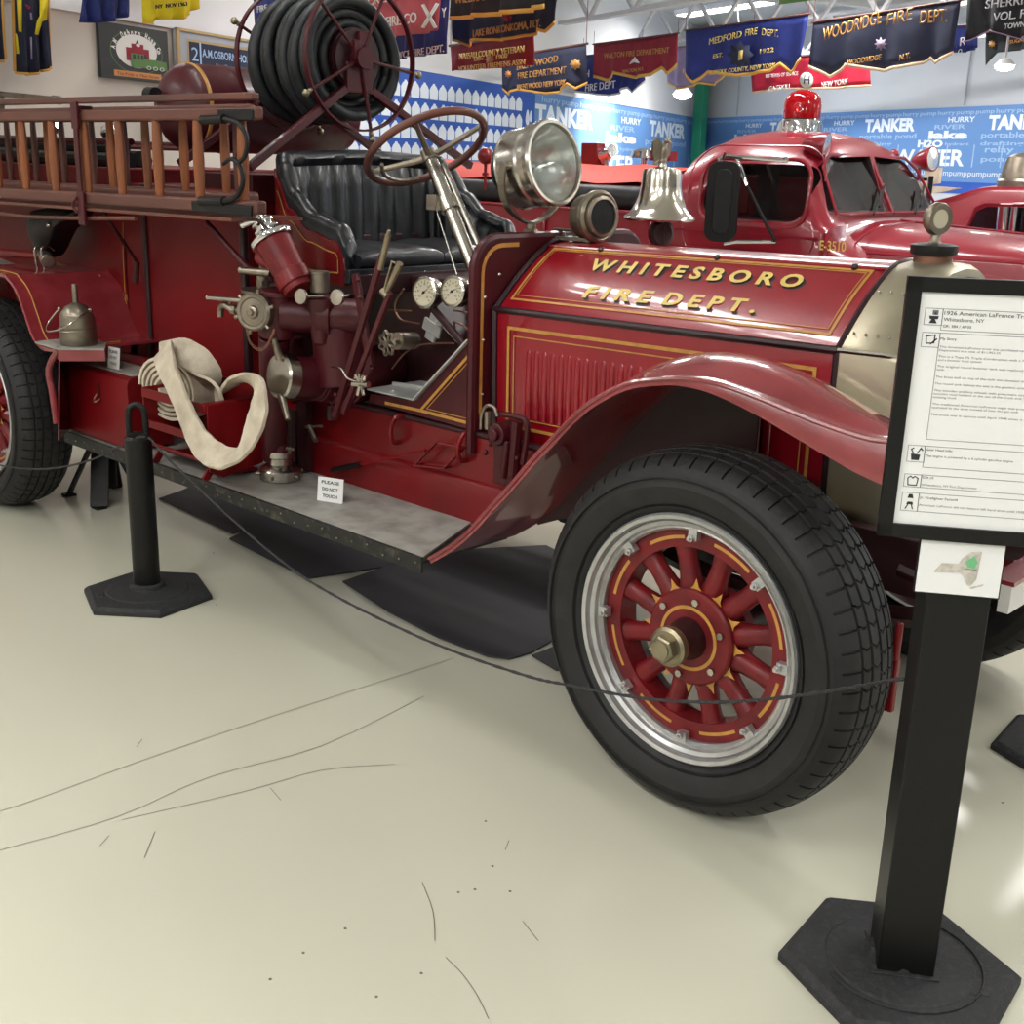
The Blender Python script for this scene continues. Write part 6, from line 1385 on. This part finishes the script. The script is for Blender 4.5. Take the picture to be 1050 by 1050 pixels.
for x in (.68, .78, .88): disc(x, 0.26, 0.035, 1, 0.0065, 0.025)
disc(0.535, 0.66, 0.03, 1, 0.006)
b.add([Q(.17, .05, .002), Q(.87, .05, .002), Q(.87, .16, .002), Q(.17, .16, .002)], [(0, 1, 2, 3)], 5); b.text('The Pride of Main Street', Q(.21, .075, .004), Q(.83, .075, .004), 0.055*ph, (0, 0, 1), m=0)
o = b.build('poster', ['poster_black', 'banner_white', 'poster_green', 'banner_red', 'poster_green', 'poster_orange'], smooth=0); tag(own_origin(o), 'black square poster with a green fire truck in a circle, on the left wall', 'poster')
b = MB(); q = [WP.hit(x, y) for x, y in ((178, 27), (262, 43), (262, 92), (178, 82))]
z0 = (q[2].z+q[3].z)/2; z1 = (q[0].z+q[1].z)/2; pa_, pb__ = flat(q[0]), flat(q[1]); pu = (pb__-pa_).normalized(); pw, ph = (pb__-pa_).length*1.15, z1-z0
b.prism([Q(0, 0, -0.03), Q(1, 0, -0.03), Q(1, 1, -0.03), Q(0, 1, -0.03)], pn_*0.03, 0)
for (x0_, y0_, x1_, y1_) in ((0, 0, 1, .05), (0, .95, 1, 1), (0, 0, .03, 1), (.97, 0, 1, 1)): b.prism([Q(x0_, y0_), Q(x1_, y0_), Q(x1_, y1_), Q(x0_, y1_)], pn_*0.02, 1)
b.add([Q(x, y, .002) for x, y in ((.12, .28), (.93, .28), (.93, .80), (.12, .80))], [(0, 1, 2, 3)], 2)
b.path([Q(.12, .80, .002), Q(.93, .80, .002), Q(.93, .28, .002), Q(.12, .28, .002)], 0.02, pn_, m=1, loop=True, off=0.001)
b.text('2', Q(.15, .42, .004), Q(.22, .42, .004), 0.26*ph, (0, 0, 1), m=4); b.text('A.M.OSBORN HOSE CO.', Q(.26, .52, .004), Q(.92, .52, .004), 0.15*ph, (0, 0, 1), m=4, bold=0.02); b.text('Fire Dept. N.Y.', Q(.40, .35, .004), Q(.72, .35, .004), 0.07*ph, (0, 0, 1), m=4)
b.prism([Q(.235, .32, .002), Q(.25, .32, .002), Q(.25, .78, .002), Q(.235, .78, .002)], pn_*0.002, 4)
o = b.build('framed_banner', ['mat_grey', 'frame_gold', 'navy', 'gold', 'mural_pale'], smooth=0); tag(own_origin(o), 'navy hose-company banner in a gold frame, behind the maroon tank', 'framed banner')

# ------------------------------------------------------------------ hanging banners
az = math.radians(-71.0); BD = V((math.sin(az), math.cos(az), 0)); BR = -BD
hfw = V((FW.x, FW.y, 0)).normalized(); hrt = V((hfw.y, -hfw.x, 0))
def bplane(px, depth, r=None):
    lat = (px-525)/1268*depth; o = V((CAM.x, CAM.y, 0))+hfw*depth+hrt*lat; return Pl(o, r if r is not None else BR)
def banner(label, pl, top, bot, mats, fr=3.0, texts=(), shapes=(), wav=0.03, grp='parade banners hanging from the joists', name='banner', seed=0, sidefr=0, hang=True):
    """top: two image points; bot: outline of the lower edge (left to right), both seen on the banner's plane"""
    P0, P1 = pl.hit(*top[0]), pl.hit(*top[1]); Bp = [pl.hit(x, y) for x, y in bot]
    u = pl.r if pl.r.dot(RT) > 0 else -pl.r
    s = lambda p: (p-P0).dot(u)
    n = 28; cols = []; L = s(P1); sb = [s(p) for p in Bp]
    def zbot(x):
        if x <= sb[0]: return Bp[0].z
        for i in range(len(sb)-1):
            if x <= sb[i+1]: f = (x-sb[i])/max(1e-6, sb[i+1]-sb[i]); return Bp[i].z+(Bp[i+1].z-Bp[i].z)*f
        return Bp[-1].z
    X0, X1 = min(0, sb[0]), max(L, sb[-1])
    xs = sorted(set([i/n for i in range(n+1)]+[min(1, max(0, (q-sb[0])/(sb[-1]-sb[0]))) for q in sb]))
    k_ = (P0-CAM).dot(FW)/FPX; rd = random.Random(seed); ph = rd.random()*6
    frz = fr*k_
    b = MB(); rows = []; frg = []
    for f in xs:
        xt = L*f; xb = sb[0]+(sb[-1]-sb[0])*f; zt = P0.z+(P1.z-P0.z)*f; zb = zbot(xb)+frz; col = []
        for j in range(7):
            g = j/6; x = xt+(xb-xt)*g; wv = wav*g*(math.sin(f*19+ph+g*0.8)+0.5*math.sin(f*41+ph*2))
            col.append(V((P0.x, P0.y, 0))+u*x+V((0, 0, zt+(zb-zt)*g))+pl.n*wv)
        rows.append(col); frg.append([col[-1], col[-1]+V((0, 0, -frz))])
    b.loft(rows, 0, closed=False)
    def B_(x, y, o=0.0): return pl.hit(x, y, wav*1.6+0.008+o)
    for s_, x0, y0, x1, y1, h, m in texts:
        A, Bq = B_(x0, y0), B_(x1, y1); upv = V((0, 0, 1)); b.text(s_, A, Bq, h*k_, upv, m=m, bold=0.0)
    for pts, m in shapes: b.add([B_(x, y, -0.004) for x, y in pts], [tuple(range(len(pts)))], m)
    e = empty(name, P0.lerp(P1, 0.5), label, 'banner', grp)
    o = b.build('cloth', mats[0], e, smooth=70); md = o.modifiers.new('t', 'SOLIDIFY'); md.thickness = 0.006; md.offset = 0
    if mats[1]:
        f_ = MB(); f_.loft(frg, 0, closed=False)
        if sidefr:
            for c_, sg in ((rows[0], -1), (rows[-1], 1)): f_.loft([[p, p+u*sg*frz] for p in c_], 0, closed=False)
        o = f_.build('fringe', mats[1], e, smooth=70); md = o.modifiers.new('t', 'SOLIDIFY'); md.thickness = 0.012; md.offset = 0
    r_ = MB(); r_.cyl(P0-u*0.03+V((0, 0, 0.01)), P1+u*0.03+V((0, 0, 0.01)), 0.012, n=8)
    if hang:
        for p in (P0, P1): r_.tube([p, V((p.x, p.y, max(CEIL-0.95, p.z+0.05)))], 0.004, 5)
    r_.build('pole', 'rail_wood', e)
    return e
FP = bplane(909, 13.5)
star = lambda cx, cy, r, n=8, q=0.55: [(cx+(r if k % 2 == 0 else r*q)*math.cos(PI*k/n), cy+(r if k % 2 == 0 else r*q)*math.sin(PI*k/n)) for k in range(2*n)]
banner('dark navy banner reading WOODRIDGE FIRE DEPT., above the cab', FP, ((834, 24), (985, 1)), [(832, 70), (850, 80), (868, 68), (905, 74), (945, 66), (951, 61), (958, 66), (978, 56)], (['navy', 'gold', 'purple_grey'], 'cream_fringe'),
       texts=[('WOODRIDGE', 843, 42, 903, 24, 12, 1), ('FIRE', 909, 27, 935, 20, 11, 1), ('DEPT.', 943, 24, 971, 22, 11, 1), ('WOODRIDGE', 868, 67, 903, 61, 5, 1), ('N.Y.', 922, 62, 933, 59, 5, 1)], shapes=[(star(903, 45, 7), 2)], seed=1)
banner('royal blue banner reading MEDFORD FIRE DEPT. with a badge numbered 1', FP, ((703, 32), (829, 15)), [(702, 76), (712, 86), (725, 75), (755, 79), (790, 74), (800, 67), (808, 76), (822, 62)], (['royal', 'gold_leaf', 'navy', 'gold_leaf'], 'fringe'),
       texts=[('MEDFORD', 727, 46, 760, 38, 6, 1), ('FIRE', 764, 37, 776, 35, 6, 1), ('DEPT.', 781, 36, 798, 38, 6, 1), ('EST.', 731, 60, 741, 58, 4, 1), ('1922', 779, 55, 793, 53, 4, 1), ('1', 757, 62, 761, 61, 9, 3), ('SUFFOLK COUNTY, NEW YORK', 727, 77, 795, 69, 4, 1)], shapes=[(star(759, 56, 14, 8, 0.7), 2)], seed=2)
banner('dark red banner reading WALTON FIRE DEPARTMENT with scalloped gold edge', FP, ((609, 46), (695, 35)), [(610, 80), (622, 84), (630, 76), (650, 81), (668, 78), (676, 71), (686, 77), (695, 68)], (['banner_red', 'gold', 'banner_white'], 'fringe'),
       texts=[('WALTON FIRE DEPARTMENT', 619, 60, 686, 54, 5, 1), ('WALTON, N.Y.', 638, 75, 660, 72, 3, 1)], shapes=[([(651, 58), (656, 65), (650, 64), (645, 66)], 2)], seed=3)
banner('charcoal banner reading SHERIFF VOL. FIRE, at the top right corner', FP, ((993, -14), (1110, -30)), [(992, 43), (1014, 31), (1045, 41), (1075, 30), (1100, 26)], (['charcoal', 'wall_grey'], 'purple_grey'), fr=1.2,
       texts=[('SHERRILL', 1010, 9, 1062, 3, 8, 1), ('VOL. FIRE', 1018, 22, 1066, 16, 8, 1), ('TOWN OF', 1029, 30, 1062, 26, 5, 1)], seed=4)
FP2 = bplane(560, 13.0)
banner('navy banner reading BRENTWOOD FIRE DEPARTMENT with gold shield', FP2, ((515, 60), (601, 46)), [(514, 92), (520, 98), (531, 93), (560, 97), (575, 95), (583, 87), (591, 92), (598, 86)], (['navy', 'gold', 'poster_orange'], 'fringe'), fr=2.2,
       texts=[('BRENTWOOD', 530, 72, 572, 63, 6, 1), ('FIRE DEPARTMENT', 531, 81, 580, 75, 6, 1), ('BRENTWOOD NEW YORK', 530, 92, 580, 87, 5, 1)], shapes=[(star(590, 66, 6, 8, 0.7), 1), (star(521, 76, 4), 2)], seed=5)
FP3 = bplane(500, 10.5)
banner('red banner reading NASSAU COUNTY VETERAN, below a navy one', FP3, ((462, 48), (547, 36)), [(461, 76), (500, 74), (546, 70)], (['banner_red', 'gold_leaf', 'gold'], None),
       texts=[('NASSAU COUNTY VETERAN', 471, 61, 537, 53, 5.5, 1), ('ORG.', 486, 63, 496, 61, 4, 1), ('1900', 509, 61, 520, 59, 4, 1), ('VOLUNTEER FIREMENS ASSN', 470, 73, 538, 66, 4.5, 1)], shapes=[(star(502, 61, 5), 2)], seed=6)
FP4 = bplane(510, 9.4)
banner('navy banner with gold scalloped edge reading LAKE RONKONKOMA, N.Y.', FP4, ((464, 10), (572, -8)), [(464, 42), (478, 48), (490, 42), (520, 42), (545, 36), (549, 30), (561, 34), (571, 25)], (['navy', 'gold', 'banner_red'], 'fringe'), fr=2.6,
       texts=[('LAKE RONKONKOMA, N.Y.', 485, 38, 554, 27, 6.5, 1)], shapes=[(star(520, 18, 6), 2)], seed=7)
FP5 = bplane(510, 8.6)
banner('charcoal banner with gold fringe cut by the top of the photo, above the navy one', FP5, ((465, -24), (562, -40)), [(465, 21), (490, 18), (530, 14), (560, 9)], (['charcoal', 'gold'], 'fringe'), fr=4,
       texts=[('WILBRAHAM', 466, 4, 514, -2, 7, 1)], seed=8)
FPb = bplane(760, 16.5)
banner('crimson pennant banner reading CATSKILL NEW YORK above the roof beacon', FPb, ((770, 62), (892, 55)), [(770, 96), (800, 92), (830, 92), (860, 91), (892, 89)], (['crimson', 'banner_white', 'ink'], 'cream_fringe'), fr=2,
       texts=[('100 YEARS OF SERVICE', 785, 80, 818, 77, 3.5, 1), ('CATSKILL', 788, 94, 811, 91, 5, 1), ('NEW YORK', 842, 90, 869, 86, 5, 1), ('H', 824, 86, 830, 86, 8, 2)], shapes=[([(827+7*math.cos(t), 82+8*math.sin(t)) for t in [2*PI*k/20 for k in range(20)]], 1)], seed=9)
FPc = bplane(620, 19.3)
banner('blue and white striped banner reading FIRE DEPT behind the dark red one', FPc, ((598, 58), (658, 52)), [(578, 93), (583, 102), (592, 95), (610, 98), (625, 99), (645, 91), (650, 96), (657, 84)], (['royal', 'banner_white'], 'banner_white'), fr=2,
       texts=[('FIRE DEPT', 600, 94, 631, 90, 7, 1), ('H', 600, 80, 604, 79, 7, 1)], wav=0.06, seed=10)
banner('pale purple faded banner behind the royal blue one', bplane(720, 19), ((684, 50), (745, 45)), [(683, 85), (697, 92), (718, 86), (733, 88), (742, 80), (748, 72)], (['purple_grey', 'gold_leaf'], 'fringe'), fr=2, texts=[('FIRE DEPARTMENT', 700, 75, 740, 71, 4, 1)], seed=11)
banner('purple-grey banner with a gold star, under the charcoal one at the right edge', bplane(1040, 14.5), ((1011, 34), (1095, 24)), [(1009, 70), (1020, 58), (1050, 54), (1090, 50)], (['charcoal', 'gold'], None), texts=[('SUGAR', 1035, 45, 1052, 42, 3.5, 1)], shapes=[(star(1017, 45, 4), 1)], seed=12)
banner('small blue banner behind the right end of the dark navy one', bplane(985, 15.5), ((975, 28), (1003, 26)), [(975, 57), (990, 57), (1003, 52)], (['royal', 'banner_white'], None), texts=[('R', 984, 47, 990, 46, 8, 1), ('O', 982, 56, 986, 55, 5, 1)], seed=13)
FL_ = bplane(400, 9.0)
banner('faded red banner reading VOL. FIRE CO with crossed ladders', FL_, ((358, -18), (453, -30)), [(352, 52), (375, 47), (400, 42), (430, 38), (451, 35)], (['faded_red', 'banner_white', 'poster_orange'], None),
       texts=[('SPECKLETOWN', 364, 8, 434, -5, 8, 1), ('VOL. FIRE CO', 376, 31, 427, 23, 9, 1)], shapes=[([(432, 5), (435, 4), (448, 28), (445, 29)], 1), ([(447, 3), (450, 4), (435, 29), (432, 28)], 1), (star(440, 16, 3), 2)], seed=14)
banner('bright blue banner reading FIRE DEPT. hanging behind the faded red one', bplane(430, 10.2), ((398, -6), (461, -14)), [(397, 66), (420, 62), (440, 60), (459, 57)], (['royal', 'banner_white'], None), texts=[('JOYCE FIRE DEPT.', 402, 61, 455, 53, 6.5, 1), ('Y', 453, 18, 457, 17, 8, 1)], seed=15)
banner('blue banner with yellow star and FIRE lettering, left of the hose reel', bplane(275, 9.6), ((260, -12), (298, -16)), [(262, 42), (280, 40), (298, 34)], (['royal', 'banner_white', 'yellow'], None), texts=[('FIRE', 264, 13, 274, 11, 6, 1), ('CO', 264, 32, 276, 28, 7, 1)], shapes=[(star(279, 18, 9, 5, 0.45), 2)], seed=16)
banner('green and white banner top behind the reel', bplane(310, 10), ((298, -14), (324, -16)), [(298, 20), (324, 16)], (['poster_green', 'banner_white'], None), shapes=[([(300, 5), (312, 4), (312, 12), (300, 13)], 1)], seed=17)
banner('orange-patterned maroon banner peeking above the reel', bplane(345, 10.4), ((322, -12), (378, -16)), [(322, 22), (378, 18)], (['banner_red', 'poster_orange', 'yellow'], 'fringe'), fr=1, shapes=[(star(345, 4, 7), 1), (star(334, 8, 3), 2)], seed=18)
PLh = Pl(PLw.o+PLw.n*0.35, PLw.r)
def LB(*a, **k): return banner(*a, grp='banners along the left wall', **k)
LB('long navy banner edged in gold hanging on the left wall', PLh, ((13, -30), (48, -22)), [(18, 76), (30, 78), (45, 74), (55, 68)], (['navy', 'yellow', 'purple_grey', 'banner_red'], 'fringe'), fr=2.5, sidefr=1,
   texts=[], shapes=[([(17, -5), (22, -5), (22, 33), (19, 32)], 1), ([(41, -5), (49, -5), (48, 20), (43, 22), (39, 36), (36, 35), (38, 22), (41, 16)], 1), ([(31, 13), (32, 13), (33, 20), (31.5, 20)], 2), ([(31, 38), (32.5, 38), (33, 61), (32, 61)], 2), ([(26, 4), (32, 8), (29, 10)], 3), ([(16, 34), (17.5, 37), (19.5, 55), (17, 55)], 1)], seed=19)
LB('narrow maroon and gold banner at the left edge of the photo', bplane(-5, 8.6, PLw.r), ((-40, -30), (0, -22)), [(-38, 60), (-10, 66), (3, 64)], (['navy', 'gold'], 'fringe'), fr=3, sidefr=1, seed=20)
LB('plain navy blue banner hanging above the black poster', bplane(100, 8.4, PLw.r), ((82, -24), (132, -20)), [(81, 26), (103, 27), (115, 24), (129, 20)], (['royal', 'banner_white'], None), wav=0.05, seed=21)
LB('bright yellow banner with black lettering hanging near the corner of the ceiling', bplane(175, 8.4, PLw.r), ((146, -22), (204, -26)), [(147, 24), (152, 25), (165, 20), (185, 20), (202, 9)], (['yellow', 'ink'], 'fringe'), fr=1.0, texts=[('NY  NOV 1963', 160, 9, 192, 6, 4, 1)], seed=22)
banner('green hanging sign edge at the top of the photo, above the back wall', bplane(830, 12.0), ((799, -18), (875, -24)), [(799, 8), (830, 4), (874, -1)], (['poster_green', 'royal'], None), seed=23, wav=0.0)

# ------------------------------------------------------------------ roof joists and lamps
J = 0
for off in (-8.5, -6.0, -3.4, -0.9, 1.6, 4.4, 7.6, 11.0):
    o = FP.o+FP.n*(-off)*1.0+FP.n*0.25; o = flat(o); b = MB(); Ld = 17
    zb, zt = CEIL-1.0, CEIL-0.45
    A0, A1 = -Ld*0.55, Ld*0.75
    # keep inside the walls
    def inside(s):
        p = o+BD*s; return (p-WL0).dot(nL) > 0.35 and (p-WB1).dot(nB) > 0.35 and p.y > -12.6 and p.x < 14.6
    ss = [s*0.5 for s in range(-40, 50) if inside(s*0.5)]
    if not ss: continue
    s0, s1 = min(ss), max(ss)
    for w_ in (-0.035, 0.035):
        for z in (zb, zt): b.bar(o+BD*s0+FP.n*w_+V((0, 0, z)), o+BD*s1+FP.n*w_+V((0, 0, z)), 0.05, 0.05)
    s = s0; k = 0
    while s+0.55 <= s1: b.bar(o+BD*s+V((0, 0, zb if k % 2 else zt)), o+BD*(s+0.55)+V((0, 0, zt if k % 2 else zb)), 0.045, 0.045); s += 0.55; k += 1
    ob = b.build('roof_joist', 'steel_white', smooth=0); tag(ob, 'white steel truss joist under the ceiling', 'joist', 'roof joists')
# cross bracing / purlins
for k in range(7):
    p0 = flat(FP.o)+BD*(-4+3.0*k); 
    if (p0-WL0).dot(nL) < 0.6: continue
    a_, b__ = p0, p0
    for st2 in range(60):
        q = p0+FP.n*(-0.5*st2)
        if (q-WL0).dot(nL) < 0.4 or (q-WB1).dot(nB) < 0.4: break
        a_ = q
    for st2 in range(60):
        q = p0+FP.n*(0.5*st2)
        if q.y < -12.5 or q.x > 14.5 or (q-WL0).dot(nL) < 0.4: break
        b__ = q
    b = MB(); b.bar(a_+V((0, 0, CEIL-0.35)), b__+V((0, 0, CEIL-0.35)), 0.16, 0.2); tag(b.build('roof_beam', 'steel_white', smooth=0), 'long white beam crossing above the joists', 'beam', 'roof beams')
for i, (lx, ly, rz, e_) in enumerate(LIGHTS):
    L = empty('ceiling_light', (lx, ly, 4.14), 'long white fluorescent light hanging under the ceiling', 'ceiling light', 'ceiling lights')
    b = MB(); b.box((lx, ly, 4.20), (2.4, 0.34, 0.08), R=rz); b.box((lx, ly, 4.26), (2.2, 0.14, 0.05), R=rz)
    for s in (-0.9, 0.9): b.cyl(V((lx, ly, 4.28))+V((math.cos(rz), math.sin(rz), 0))*s, V((lx, ly, CEIL))+V((math.cos(rz), math.sin(rz), 0))*s, 0.006, n=6)
    b.build('housing', 'steel_white', L, smooth=0)
    b = MB(); b.box((lx, ly, 4.15), (2.3, 0.28, 0.02), R=rz); b.build('diffuser', 'lamp', L, smooth=0)
# bare bright lamps seen far away
for px, py, d, lab in ((1030, 68, 12.5, 'bright lamp glowing below the charcoal banner at the right edge'), (700, 97, 23.0, 'bright lamp glowing in front of the green column')):
    p = bplane(px, d).hit(px, py); L = empty('pendant_lamp', p, lab, 'lamp')
    b = MB(); r = 0.0075*d; b.sphere(p, r, 16, sc=(1, 1, 0.5)); b.build('bulb', 'bulb', L)
    b = MB(); b.lathe([(r*1.1, 0.01), (r*0.7, r*0.6), (0.03, r*0.8)], p, (0, 0, 1), n=20); b.cyl(p+V((0, 0, r*0.7)), V((p.x, p.y, CEIL)), 0.012, n=6); b.build('shade', 'steel_white', L)
# spot washing the far mural
pw0 = PLw.hit(612, 150); d_ = bpy.data.lights.new('mural_wash', 'SPOT'); d_.energy = 1600; d_.spot_size = math.radians(60); d_.spot_blend = 0.9; d_.shadow_soft_size = 0.12
lo = bpy.data.objects.new('mural_wash', d_); C.objects.link(lo); src = flat(pw0)+PLw.n*2.2+V((0, 0, 3.4)); lo.location = src; lo.rotation_euler = (pw0-src).to_track_quat('-Z', 'Y').to_euler()
b = MB(); dd = (src-pw0).normalized(); b.lathe([(0.10, 0.02), (0.10, 0.2), (0.06, 0.26), (0, 0.27)], src, dd, n=20, cap=False); b.cyl(src+dd*0.2, V((src.x, src.y, CEIL)), 0.012, n=6); tag(b.build('wall_washer', 'steel_white'), 'white ceiling spotlight aimed at the pale word mural', 'spotlight')
